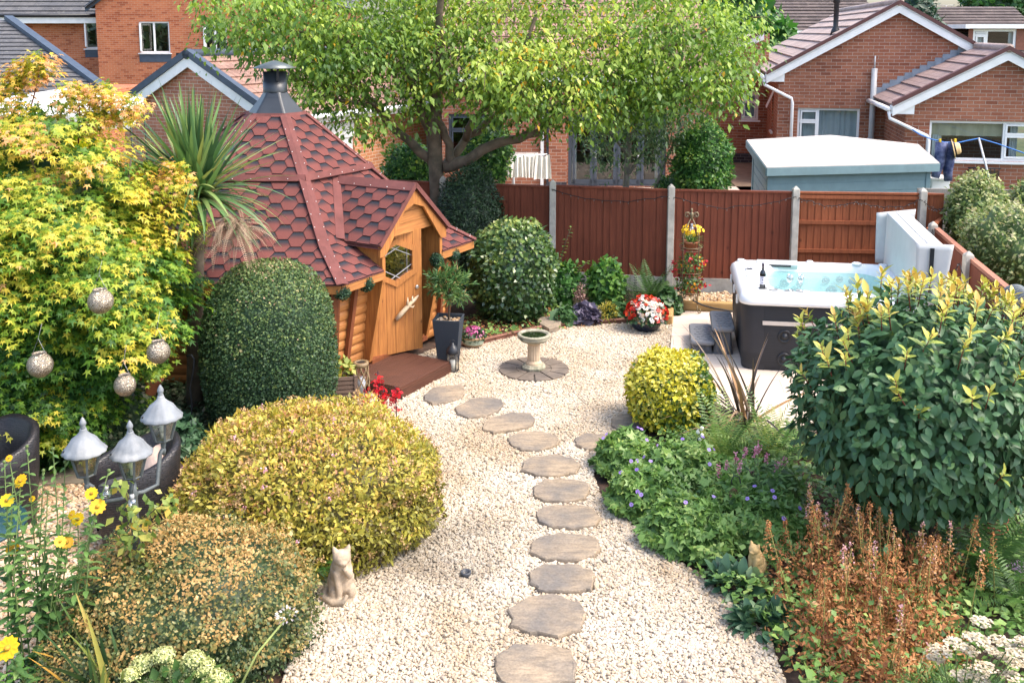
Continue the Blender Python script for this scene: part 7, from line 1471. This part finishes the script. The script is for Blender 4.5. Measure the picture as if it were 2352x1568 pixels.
cover('ground_cover', [(1480, 1010), (1560, 1290), (1760, 1480), (1850, 1640), (2500, 1640), (2420, 1090), (1850, 1010), (1600, 985)], 9000, m_ger, .06, T_oval(.35), .16)
m_var = leafmat('variegated ground cover', [(0, (.03, .065, .035)), (.5, (.09, .15, .07)), (.8, (.30, .33, .20)), (1, (.55, .48, .36))], trans=.15)
cover('ground_cover', [(-100, 900), (480, 880), (520, 1040), (440, 1060), (100, 1050), (-100, 1080)], 9000, m_var, .05, T_oval(.38), .16); cover('ground_cover', [(1080, 790), (1440, 738), (1560, 690), (1280, 660), (1050, 740)], 1500, m_ger, .05, T_oval(.4), .06); cover('fallen_leaves', [(1080, 792), (1440, 738), (1540, 728), (1500, 690), (1280, 690), (1050, 740)], 2600, m_ast, .035, T_oval(.35), .02)
cover('ground_cover', [(240, 1480), (420, 1350), (560, 1600), (-50, 1640)], 3500, m_fresh, .07, T_oval(.2), .22)
for lab, u, v, r in (('leafy green plant between the rattan chair and the golden spiraea', 420, 1040, (.22, .2, .3)), ('variegated pale shrub behind the street lamp heads', 290, 985, (.45, .3, .35))):
    q = g(u, v); shrub('leafy_clump', lab, 'plant', (q.x, q.y, .05), r, 900, .07, m_hos if u > 400 else m_var, T_palm(5, 150, .6, .1) if u > 400 else T_oval(.35), .15, 4, .4, up=.8)
# --- left foreground flowers
m_hel = leafmat('heliopsis leaf', [(0, (.05, .12, .035)), (.6, (.14, .26, .07)), (1, (.30, .42, .13))], trans=.35); m_sun = leafmat('sunflower yellow', [(0, (.72, .40, .01)), (1, (.85, .62, .02))], trans=.25)
FL = [(48, 1104, 1), (16, 1149, 1), (21, 1052, .5), (210, 1133, .9), (224, 1163, 1.1), (179, 1192, 1.0), (165, 1182, .7), (154, 1245, .9), (138, 1243, .8), (29, 1258, 1), (18, 1488, 1.5), (74, 1145, .45), (122, 1030, 0), (62, 1025, 0), (10, 1060, 0), (150, 1060, 0), (100, 1080, 0), (250, 1080, 0), (60, 1250, 0), (30, 1100, 0), (110, 1130, 0), (255, 1230, 0)]
t = empty('yellow_daisies', g(80, 1600), 'tall yellow daisy flowers on leafy stems at the left edge', 'flowers'); b0 = g(90, 1620)
for i, (u, v, s_) in enumerate(FL):
    p = dd(u, v, 5.75 + .35 * rng.random() if s_ < 1.4 else 5.2); b = Vector((b0.x * .55 + p.x * .45 + rng.normal(0, .06), b0.y * .8 + p.y * .2, 0)); m = MB(); mid = b.lerp(p, .55) + Vector((rng.normal(0, .03), rng.normal(0, .03), .05)); m.tube([b, mid, p], [.006, .005, .003], 5); m.build('stem', m_stemg, t, uv=False); k = 15
    Q = np.array([b.lerp(mid, x * 2) if x < .5 else mid.lerp(p, x * 2 - 1) for x in np.linspace(.25, .97, k)]); Q = np.repeat(Q, 2, 0); h = rdir(2 * k) * (1, 1, .25); h[1::2] = -h[::2]; leaves('leaves', m_hel, t, Q, h + (0, 0, .25), rdir(2 * k) * .25 + (0, 0, 1), np.linspace(.11, .05, 2 * k), T_big(.2, .05, .3), rng.random(2 * k) * .7 + .3 * np.linspace(0, 1, 2 * k))
    if s_ > 0:
        n_ = nrm(np.array((rng.normal(0, .4), -.75, .7))[None]); leaves('flower', m_sun, t, np.array(p)[None], np.cross(n_, rdir(1)), n_, .062 * s_ * 1.55, T_daisy(11, .30), rng.random(1)); m = MB(); m.sphere(p + Vector(n_[0]) * .008, .013 * s_, 8, sc=(1, 1, .7)); m.build('flower_eye', plain('ochre eye', (.50, .26, .02), .9, .3, 40), t)
    else: m = MB(); m.sphere(p, .013, 7); m.build('bud', m_stemg, t)
m_phg = leafmat('green sword leaf', [(0, (.035, .08, .03)), (.6, (.11, .18, .05)), (.9, (.26, .30, .07)), (1, (.50, .26, .05))], trans=.2, rough=.4)
q = g(255, 1640); t = empty('sword_leaf_plant', q, 'green sword leaved phormium at the bottom left corner', 'plant'); strap('leaves', m_phg, t, (q.x, q.y, 0), 44, .82, .055, (4, 48), .45, 7, jit=.09)
m_sed = leafmat('sedum head', [(0, (.42, .46, .16)), (1, (.72, .70, .36))], trans=.15); q = g(420, 1680); t = empty('sedum', q, 'pale green yellow domed sedum heads at the bottom edge', 'plant'); P, N, _ = blob(260, (q.x, q.y, .2), (.28, .22, .2), .1, 4, .05, .5); leaves('leaves', m_hel, t, P, N + rdir(len(P)) * .5, (0, 0, 1.) + rdir(len(P)) * .3, .08, T_oval(.4), rng.random(len(P)))
for u, v, w_ in ((330, 1522, 58), (392, 1530, 66), (376, 1503, 50), (445, 1512, 52), (460, 1530, 62), (415, 1560, 70), (495, 1558, 60), (300, 1548, 44), (350, 1560, 40), (182, 1437, 40)):
    p = np.array(dd(u, v, q.y + .02 + rng.normal(0, .04) if u > 200 else 6.0)); k = 330; a = rng.uniform(0, 6.28, k); s_ = np.sqrt(rng.random(k)); R_ = w_ / 2 / 370; P = p + np.stack([s_ * R_ * np.cos(a), s_ * R_ * np.sin(a), R_ * .75 * np.sqrt(1.02 - s_ ** 2) - R_ * .3], 1); leaves('flower_head', m_sed, t, P, rdir(k), nrm(P - p) + rdir(k) * .3, .013, T_round(5, .25), rng.random(k)); m = MB(); m.sphere(p - (0, 0, R_ * .12), R_ * .88, 10, sc=(1, 1, .55)); m.tube([(q.x, q.y, .05) if u > 200 else (p[0], p[1], .02), Vector(p)], .006, 5); m.build('stem', m_stemg, t, uv=False)
t = empty('agapanthus_seedhead', g(540, 1600), 'single long stalk with a fading pale lilac umbel leaning right over the hebe', 'flower'); p = dd(658, 1418, 5.5); m = MB(); m.tube([dd(520, 1640, 5.3), dd(590, 1500, 5.42), p], [.008, .007, .006], 6); m.build('stalk', plain('lime stalk', (.35, .40, .12), .6), t); d = rdir(34); d[:, 2] = np.abs(d[:, 2]) * .8 + .1
for e in d: m = MB(); m.tube([p, p + Vector(e) * .055], .0016, 4); m.build('pedicel', m_stemg, t, uv=False)
leaves('florets', leafmat('faded lilac', [(0, (.50, .42, .52)), (1, (.66, .62, .50))], trans=.2), t, np.array(p) + d * .055, d + (0, 0, -.5), rdir(34), .026, T_oval(.3), rng.random(34))
# ------------------------------------------------------------------ lamp post, seats, ornaments
m_lamp = plain('grey green lamp paint', (.10, .115, .12), .55, .25, 8, bump=.2); m_lroof = plain('faded lamp roof', (.21, .225, .24), .6, .28, 9, bump=.3, col2=(.33, .33, .32)); m_lgl = glassmat('old lamp glass', (.78, .80, .74), .14, rough=.15)
lp = empty('lamp_post', Vector((-2.49, 6.1, 0)), 'three headed grey lamp post with faded scalloped lantern roofs', 'lamp post')
def lamp_head(c, bulb):
    m = MB(); m.lathe([(.012, -.05), (.018, -.03), (.02, 0), (.05, .01), (.062, .022), (.05, .03)], c, 6, smooth=False); h = m.build('lantern_base', m_lamp, lp)
    for k in range(6):
        a = 2 * pi * k / 6; d = Vector((cos(a), sin(a), 0)); m = MB(); m.beam(c + d * .058 + Vector((0, 0, .02)), c + d * .103 + Vector((0, 0, .185)), .014, .010, up=d); m.build('glazing_bar', m_lamp, h)
    m = MB(); m.lathe([(.055, .025), (.099, .182)], c, 6, cap=False, smooth=False); m.build('glass', m_lgl, h)
    m = MB(); m.lathe([(.013, .03), (.015, .05), (.013, .07)], c, 10); m.sphere(c + Vector((0, 0, .10)), .022, 10, sc=(1, 1, 1.7)); m.build('bulb', plain('bulb white' if bulb else 'bulb amber', (.8, .78, .7) if bulb else (.62, .45, .12), .3, .05), h)
    m = MB(); sc_ = lambda a, z: 1 + (.06 * abs(cos(a * 6)) if z < .195 else .0) + (.04 * cos(a * 6) ** 2 if .19 < z < .27 else 0)
    m.lathe([(.095, .178), (.128, .172), (.132, .182), (.118, .200), (.098, .225), (.075, .262), (.045, .287), (.028, .305), (.022, .32), (.020, .33)], c, 48, fn=sc_); m.build('lantern_roof', m_lroof, h)
    m = MB(); m.lathe([(.012, .328), (.018, .338), (.013, .345), (.021, .358), (.021, .37), (.010, .395), (.0, .408)], c, 12); m.build('finial', m_lroof, h)
    for a in (.6, 3.7): m = MB(); m.sphere(c + Vector((.122 * cos(a), .122 * sin(a), .20)), .009, 6); m.build('screw', m_black, h)
hc_ = [Vector((-2.74, 5.98, 1.31)), Vector((-2.49, 6.1, 1.24)), Vector((-2.36, 6.32, 1.40))]
for i, c in enumerate(hc_): lamp_head(c, i != 0)
m = MB(); c0 = Vector((-2.49, 6.1, 0)); m.lathe([(.09, 0), (.09, .04), (.05, .09), (.032, .14), (.028, .8), (.024, 1.12), (.03, 1.13), (.022, 1.16), (.018, 1.22)], c0, 14); m.build('post', m_lamp, lp)
for c in (hc_[0], hc_[2]):
    d = c - c0; d.z = 0; m = MB(); p = c0 + Vector((0, 0, 1.14)); m.tube([p, p + d * .3 + Vector((0, 0, -.02)), p + d * .75 + Vector((0, 0, -.015)), Vector((c.x, c.y, c.z - .05)) - d * .12 + Vector((0, 0, -.02)), Vector((c.x, c.y, c.z - .04))], .014, 8)
    m.build('arm', m_lamp, lp); m = MB(); m.sphere(Vector((c.x, c.y, c.z - .06)), .018, 8, sc=(1, 1, 1.8)); m.build('pendant', m_lamp, lp)
for u, v, lab in ((245, 1134, 'clear glass bulb hanging from the left arm of the lamp post'), (304, 1154, 'clear glass bulb hanging in front of the lamp post shaft')):
    p = dd(u, v, 5.95); t = empty('glass_bulb', p, lab, 'light', 'glass bulbs on the lamp post'); m = MB(); m.sphere(p, .030, 14); m.build('globe', m_cl, t); m = MB(); m.lathe([(.014, .026), (.014, .055), (0, .056)], p, 10); m.build('cap', m_pipe, t); m = MB(); m.tube([p + Vector((0, 0, .05)), p + Vector((0, .05, .12))], .002, 4); m.build('cord', m_wire, t)
m_clem = leafmat('clematis leaf', [(0, (.10, .18, .04)), (.5, (.28, .34, .07)), (.85, (.48, .44, .10)), (1, (.66, .38, .05))], trans=.35)
t = empty('clematis', c0 + Vector((.05, -.1, 0)), 'yellow green climber twining up the lamp post', 'climber'); Ps = []
for u, v, ru, rv, k in ((310, 1240, 45, 70, 90), (300, 1180, 40, 30, 30), (370, 1155, 45, 25, 34), (330, 1330, 40, 50, 40), (280, 1110, 30, 22, 16), (395, 1165, 14, 12, 8), (265, 1370, 26, 40, 18)):
    a = rng.uniform(0, 6.28, k); q = np.sqrt(rng.random(k)); Ps += [np.array(dd(u + ru * q[i] * cos(a[i]), v + rv * q[i] * sin(a[i]), 6.0 + rng.normal(0, .06))) for i in range(k)]
P = np.array(Ps); n = len(P); leaves('leaves', m_clem, t, P, rdir(n) + (0, -.2, -.6), rdir(n) * .5 + (0, -.5, .7), .058 * rng.lognormal(0, .25, n), T_oval(.34), rng.random(n) ** 1.3)
for L in (((318, 1500), (300, 1350), (318, 1240), (300, 1160), (280, 1100)), ((322, 1500), (335, 1300), (322, 1200), (360, 1165), (400, 1160)), ((312, 1500), (285, 1390), (300, 1280))): m = MB(); m.tube([dd(u, v, 6.02) for u, v in L], .004, 5); m.build('vine', m_twig, t)
# rattan chairs
_n = NT('dark rattan weave'); _uv = _n.node('UVMap').outputs[0]; _b = _n.node('TexBrick'); _b.inputs['Scale'].default_value = 1; _b.inputs['Brick Width'].default_value = .05; _b.inputs['Row Height'].default_value = .02; _b.inputs['Mortar Size'].default_value = .0022; _b.inputs['Mortar Smooth'].default_value = 1.
_b.inputs['Color1'].default_value = (.010, .010, .013, 1); _b.inputs['Color2'].default_value = (.024, .020, .021, 1); _b.inputs['Mortar'].default_value = (.008, .007, .007, 1); _n.l(_uv, _b.inputs[0]); _n.set(col=_b.outputs[0], rough=.42, spec=.5); _n.bump(_n.math('MULTIPLY', _b.outputs['Fac'], -1.), .9, .006); m_rat = _n.m
def chair(c, back, label):
    c = Vector(c); b = Vector((back[0], back[1], 0)).normalized(); s_ = Vector((-b.y, b.x, 0)); t = empty('rattan_chair', c, label, 'chair', 'dark rattan garden chairs'); n = 36; out, inn = [], []; N_ = lambda a, r: c + b * (abs(cos(a)) ** .75 * (1 if cos(a) > 0 else -1) * r) + s_ * (abs(sin(a)) ** .75 * (1 if sin(a) > 0 else -1) * r)
    m = MB(); rows = []
    for i in range(n + 1):
        a = R(-142 + 284 * i / n); h = .60 + .24 * (0.5 + .5 * cos(a * 1.1)) ** 1.1; o, q = N_(a, .36), N_(a, .295); o0 = N_(a, .315)
        rows.append([o0 + Vector((0, 0, .02)), o + Vector((0, 0, .45)), o + b * .03 * max(0, cos(a)) + Vector((0, 0, h - .02)), (o + q) / 2 + b * .03 * max(0, cos(a)) + Vector((0, 0, h + .008)), q + b * .02 * max(0, cos(a)) + Vector((0, 0, h - .02)), q + Vector((0, 0, .38))])
    k = len(rows[0]); m.add([p for r in rows for p in r], [(i * k + j, (i + 1) * k + j, (i + 1) * k + j + 1, i * k + j + 1) for i in range(n) for j in range(k - 1)], smooth=True)
    for r in (rows[0], rows[-1]): m.poly(r)
    m.build('shell', m_rat, t); m = MB(); P_ = [N_(R(-142 + 284 * i / 20), .31) for i in range(21)]; m.prism([p + Vector((0, 0, .10)) for p in P_], (0, 0, .28)); m.build('seat_base', m_rat, t)
    m = MB(); m.prism([c + (p - c) * .93 + Vector((0, 0, .381)) for p in P_], (0, 0, .06)); m.build('seat_pad', plain('charcoal pad', (.05, .05, .055), .9, .2, 8, bump=.4), t, bevel=.02); return t
chair((-3.12, 7.62, 0), (.86, .5), 'dark rattan tub chair with a knitted cushion behind the lamp post'); chair((-4.42, 7.85, 0), (.5, .86), 'dark rattan tub chair cut off by the left edge of the picture')
m_knit = plain('pinkish cream knit', (.62, .44, .34), .95, .15, 10, bump=1., bscale=55); m = MB(); n = 16; vs = []
for sg in (1, -1):
    for j in range(n + 1):
        for i in range(n + 1):
            x, y = i / n * 2 - 1, j / n * 2 - 1; q = (1 - abs(x) ** 3.2) * (1 - abs(y) ** 3.2); k = .94 + .06 * max(abs(x), abs(y)) ** 4 * (abs(x * y)); vs.append(Vector((x * .20 * k, y * .20 * k, sg * .075 * q ** .45)))
w_ = n + 1; fs = [(a + j * w_ + i, a + j * w_ + i + 1, a + (j + 1) * w_ + i + 1, a + (j + 1) * w_ + i) if a == 0 else (a + j * w_ + i, a + (j + 1) * w_ + i, a + (j + 1) * w_ + i + 1, a + j * w_ + i + 1) for a in (0, w_ * w_) for j in range(n) for i in range(n)]
M_ = Vector((-.78, -.35, .52)).to_track_quat('Z', 'Y').to_matrix(); p = dd(345, 1085, 7.72); m.add([p + M_ @ v for v in vs], fs, smooth=True); o = m.build('cushion', m_knit, None); tag(o, 'pinkish cream knitted cushion leaning in the rattan chair', 'cushion')
t = empty('garden_table', (-3.62, 6.75, 0), 'corner of a teal glass garden table at the left edge', 'table'); m = MB(); m.lathe([(.0, .52), (.40, .52), (.41, .53), (.40, .545), (0, .545)], (-4.02, 6.8, 0), 32, cap=False); m.build('table_top', plain('teal glass', (.02, .055, .065), .15, .1, 4, bump=0), t)
for a in (.1, 2.2, 4.3): m = MB(); m.tube([(-4.02 + .34 * cos(a), 6.8 + .34 * sin(a), .52), (-4.02 + .36 * cos(a), 6.8 + .36 * sin(a), 0)], .016, 7); m.build('leg', m_black, t)
m_fl2 = plain('mossy flagstone', (.26, .21, .15), .9, .3, 4, bump=.6, bscale=22, col2=(.15, .14, .10))
for i, (P_, lab) in enumerate((([(110, 1060), (250, 1052), (262, 1105), (75, 1112)], 'large brown flagstone behind the lamp heads'), ([(268, 1050), (360, 1055), (352, 1108), (268, 1104)], 'brown flagstone right of the large one, beside the rattan chair'), ([(40, 1072), (104, 1062), (72, 1112), (30, 1116)], 'narrow brown flagstone next to the left chair back'), ([(392, 1105), (440, 1098), (470, 1120), (448, 1150), (400, 1142)], 'brown flagstone between the rattan chair and the golden spiraea'))):
    o = slab('flagstone', [g(u, v, .03) for u, v in P_][::-1], .0, .035, m_fl2, None, .01, 90 + i); tag(o, lab, 'flagstone', 'flagstones by the left bed')
# ball lanterns hanging in the acer
_n = NT('hammered champagne metal'); _v = _n.node('TexVoronoi'); _v.feature = 'DISTANCE_TO_EDGE'; _v.inputs['Scale'].default_value = 75; _n.l(_n.coord(), _v.inputs['Vector']); _n.set(col=_n.ramp(_v.outputs['Distance'], [(.0, (.16, .12, .09)), (.18, (.55, .47, .36))]), metal=.75, rough=.34); _n.bump(_v.outputs['Distance'], .6, .02); m_hm = _n.m
for i, (u, v, r, Y, lab) in enumerate(((231, 692, .107, 8.15, 'topmost hammered metal ball lantern hanging in the acer'), (92, 838, .107, 8.1, 'hammered metal ball lantern farthest left against dark leaves'), (364, 808, .100, 8.3, 'hammered metal ball lantern nearest the domed bush'), (287, 884, .094, 8.2, 'lowest hammered metal ball lantern, over the ground cover'))):
    p = dd(u, v, Y); t = empty('ball_lantern', p, lab, 'lantern', 'hammered ball lanterns in the acer'); m = MB(); m.lathe([(.0, -r * .97), (.045, -r * .93)] + [(r * sin(a), -r * cos(a)) for a in np.linspace(.5, 2.55, 14)] + [(r * .52, r * .92), (r * .56, r * 1.0), (r * .48, r * 1.0), (r * .46, r * .8)], p, 28, cap=False); m.build('globe', m_hm, t); m = MB(); m.lathe([(r * .47, r * .85), (0, r * .85)], p, 20, cap=False); m.build('solar_panel', m_black, t); m = MB(); m.tube([p + Vector((-r * .5, 0, r)), p + Vector((0, 0, r * 2.2)), p + Vector((r * .5, 0, r))], .002, 4); m.tube([p + Vector((0, 0, r * 2.2)), p + Vector((0, .08, .34))], .0012, 4); m.build('wire_handle', m_pipe, t)
p = dd(352, 882, 9.3); t = empty('terracotta_pot', p, 'tilted terracotta pot hanging behind the ball lanterns', 'flower pot'); M_ = Matrix.Rotation(R(18), 3, 'Y'); o = lathe_rot([(.05, -.10), (.075, .06), (.085, .06), (.085, .10), (.07, .10), (.065, .05), (0, .05)], M_, p); o.build('pot', m_pot, t); P, N, _ = blob(60, tuple(p + Vector((0, 0, .1))), (.1, .1, .06), .1, 3, -9, .4); leaves('leaves', m_ger, t, P, rdir(len(P)) + (0, 0, .3), rdir(len(P)), .06, T_oval(.3), rng.random(len(P)))
t = empty('shepherds_hook', g(440, 985), 'twisted black iron hook stake beside the cabbage palm trunk', 'hook'); m = MB(); m.tube([dd(u, v, 9.6) for u, v in ((436, 985), (441, 930), (436, 890), (444, 850), (446, 825), (440, 815), (428, 817))], .011, 7); m.build('stake', m_black, t)
# stone cat, buff cat
def remesh(m, name, mat, parent, vox): o = m.build(name, mat, parent, uv=False); q = o.modifiers.new('fuse', 'REMESH'); q.mode = 'VOXEL'; q.voxel_size = vox; q.use_smooth_shade = True; q = o.modifiers.new('soft', 'SMOOTH'); q.iterations = 3; q.factor = .5; return o
def cat(base, face, s, label, mat, paw, look=0.):
    base = Vector(base); f = Vector((face[0], face[1], 0)).normalized(); r = Vector((f.y, -f.x, 0)); L = lambda x, y, z: base + (r * x + f * y + Vector((0, 0, z))) * s; t = empty('cat_figure', base, label, 'statue'); M0 = Matrix((r, f, Vector((0, 0, 1)))).transposed(); m = MB(); S = lambda p, rad, sc=(1, 1, 1): m.sphere(L(*p), rad * s, 14, sc=sc, rot=M0)
    S((0, -.05, .13), .115, (.95, 1.05, 1.12)); S((0, -.01, .23), .098, (.95, .9, 1.3)); S((0, .02, .31), .078, (1, 1, 1.1)); S((-.065, .015, .07), .06, (.75, 1.2, 1.1)); S((.065, .015, .07), .06, (.75, 1.2, 1.1))
    for sx in (-.034, .034): m.tube([L(sx * 1.3, .045, .27), L(sx, .075, .15), L(sx, .085, .03)] if not (paw and sx < 0) else [L(sx * 1.4, .04, .27), L(sx * 1.5, .10, .24), L(sx * .4, .11, .315)], [.038 * s, .028 * s, .024 * s], 10); S((sx, .105, .018), .026, (1, 1.35, .75)) if not (paw and sx < 0) else None
    h = lambda x, y, z: (x + look * .5 * y, .045 + y, .375 + z); S(h(0, 0, 0), .072, (1.04, .92, .9)); S(h(0, .052, -.022), .032, (1.15, 1, .8)); S(h(0, .078, -.012), .011)
    for sx in (-1, 1): m.tube([L(*h(sx * .042, -.01, .03)), L(*h(sx * .056, -.012, .072)), L(*h(sx * .064, -.012, .098))], [.032 * s, .020 * s, .005 * s], 8); S(h(sx * .028, .052, .014), .012)
    m.tube([L(.02, -.14, .04), L(.12, -.10, .03), L(.14, .0, .03), L(.09, .10, .035), L(.01, .135, .05), L(-.025, .125, .10)], [.03 * s, .03 * s, .028 * s, .026 * s, .024 * s, .016 * s], 10); S((0, -.02, .015), .13, (1, 1.1, .16)); remesh(m, 'body', mat, t, .0075 * s + .001); return t
m_stone = plain('weathered stone', (.44, .34, .24), .9, .35, 12, bump=.5, bscale=70, col2=(.17, .15, .12)); cat(g(786, 1374), (.30, -.95), .93, 'stone cat statue with a paw at its chin in front of the golden spiraea', m_stone, True); m_buff = plain('buff stone', (.50, .34, .15), .9, .2, 12, bump=.5, bscale=70, col2=(.38, .29, .16)); cat(g(1735, 1322, .06), (-.75, -.65), .60, 'small buff cat figure among the cranesbill at the bed edge', m_buff, False)
q = g(735, 1350); t = empty('fern', q, 'small bright fern tucked beside the stone cat', 'fern'); fern('fronds', leafmat('bright fern', [(0, (.03, .11, .02)), (1, (.12, .28, .05))], trans=.3), t, (q.x, q.y + .02, .14), 12, .28, (35, 95), 1.2, pin=.17, npin=18)
# feeder on a hook, glass string, gazing ball, little solar pot, spiral, hose
t = empty('bird_feeder', g(1692, 1235), 'rusty wire bird feeder hanging on a black hook in the right bed', 'bird feeder'); m = MB(); m.tube([dd(u, v, 7.75) for u, v in ((1691, 1250), (1692, 1180), (1694, 1150), (1702, 1115), (1698, 1095), (1686, 1092), (1680, 1102), (1681, 1112))], .0055, 6); m.build('hook', m_black, t); p = dd(1685, 1142, 7.72); m_rust = plain('rusty wire', (.13, .065, .035), .9, .4, 30)
m = MB(); m.lathe([(.036, -.055), (.04, -.05), (.04, .02), (.036, .025)], p, 14); m.build('seed_cage', plain('seed and rust', (.16, .09, .055), .95, .55, 90, bump=1., bscale=110), t); m = MB()
for k in range(9): a = 2 * pi * k / 9; m.tube([p + Vector((.038 * cos(a) * x, .038 * sin(a) * x, z)) for x, z in ((1, .02), (1, .035), (.75, .06), (.3, .075), (0, .08))], .003, 4)
m.build('wire_dome', m_rust, t)
t = empty('glass_mobile', dd(1605, 985, 8.9), 'string of glass and shell pieces hanging on a scroll stake by the pale fern', 'wind chime'); m = MB(); m.tube([dd(u, v, 8.9) for u, v in ((1607, 1100), (1600, 1070), (1594, 1045), (1600, 1020), (1606, 990), (1608, 975))], .007, 6); m.build('scroll_stake', m_black, t)
for i in range(22): p = dd(1604 + rng.normal(0, 5), 984 + i * 4, 8.85); m = MB(); m.sphere(p, rng.uniform(.012, .022), 6, sc=(1, .5, 1.2)); m.build('glass_piece', m_cl if i % 2 else m_upvc, t, uv=False)
p = dd(1755, 1338, 7.15); t = empty('gazing_ball', g(1755, 1372), 'pale crackled glass ball on a stake at the edge of the bed', 'ornament'); m = MB(); m.sphere(p, .044, 18); m.build('ball', plain('crackle glass', (.58, .60, .58), .15, .25, 14, bump=.3), t); m = MB(); m.tube([(p.x, p.y, 0), p], .006, 6); m.build('stake', m_black, t)
c = g(1070, 1324); t = empty('ground_light', c, 'small black ring of a solar light set in the gravel', 'light'); m = MB(); m.lathe([(.036, 0), (.042, .035), (.042, .045), (.030, .045), (.028, .02), (0, .02)], c, 20); m.build('ring', plain('grey dark plastic', (.06, .065, .075), .5, .3, 10), t)
t = empty('spiral_stake', g(2290, 1300), 'red spiral plant support among the dark ferns', 'stake'); p = dd(2290, 1175, 7.3); m = MB(); m.tube([p + Vector((.085 * cos(a), .085 * sin(a), -.20 + a * .0125)) for a in np.linspace(0, 34, 140)], .004, 5); m.build('spiral', plain('red wire', (.40, .06, .04), .5), t)
t = empty('hose', dd(2340, 700, 9.9), 'coil of grey garden hose hung over a post at the right edge', 'hose'); p = dd(2345, 712, 9.9)
for i in range(7): m = MB(); m.tube([p + Vector((.17 * cos(a) * (1 + .02 * i), -.12 + .045 * i, .20 * sin(a) * (1 + .02 * i))) for a in np.linspace(0, 2 * pi, 26)], .014, 7); m.build('coil', plain('grey hose', (.10, .12, .13), .45, .2, 8), t)
# red lobelia, plant in the slatted box
m_lob = leafmat('scarlet petal', [(0, (.42, .004, .015)), (1, (.72, .02, .03))], trans=.2); m_pl = plain('dark purple stem', (.05, .015, .03), .7)
for u, v0, v1, lab in ((868, 862, 935, 'tallest scarlet lobelia spike beside the deck step'), (838, 900, 945, 'scarlet lobelia spike on the left by the solar light'), (880, 895, 960, 'scarlet lobelia spike on the right, low over the spiraea'), (908, 895, 935, 'lone scarlet lobelia spike standing over the white gravel')):
    Y = 9.75; a, b = np.array(dd(u, v0, Y)), np.array(dd(u + 2, v1, Y)); t = empty('scarlet_lobelia', (b[0], b[1], 0), lab, 'flower', 'scarlet lobelia spikes by the deck'); k = 70 if u < 900 else 40; s_ = rng.random(k); P = a + (b - a) * s_[:, None] + rng.normal(0, 1, (k, 3)) * (.020 + .02 * s_[:, None]); n = len(P); leaves('petals', m_lob, t, P, rdir(n) * (1, 1, .5) + (0, 0, -.3), rdir(n) + (0, -.3, .5), .045, T_daisy(4, .6), rng.random(n)); m = MB(); m.tube([(b[0], b[1], 0), Vector(b), Vector(a) + Vector((0, 0, .04))], .006, 5); m.build('stem', m_pl, t)
c = Vector((-1.98, 10.75, .28)); shrub('leafy_potted_plant', 'yellow green leafy plant growing in the slatted planter box', 'plant', (c.x + .02, c.y + .02, c.z + .06), (.17, .13, .13), 110, .085, m_clem, T_oval(.36), .1, 3, .4, up=.5, cor=False, zmin=.2, base=.27)
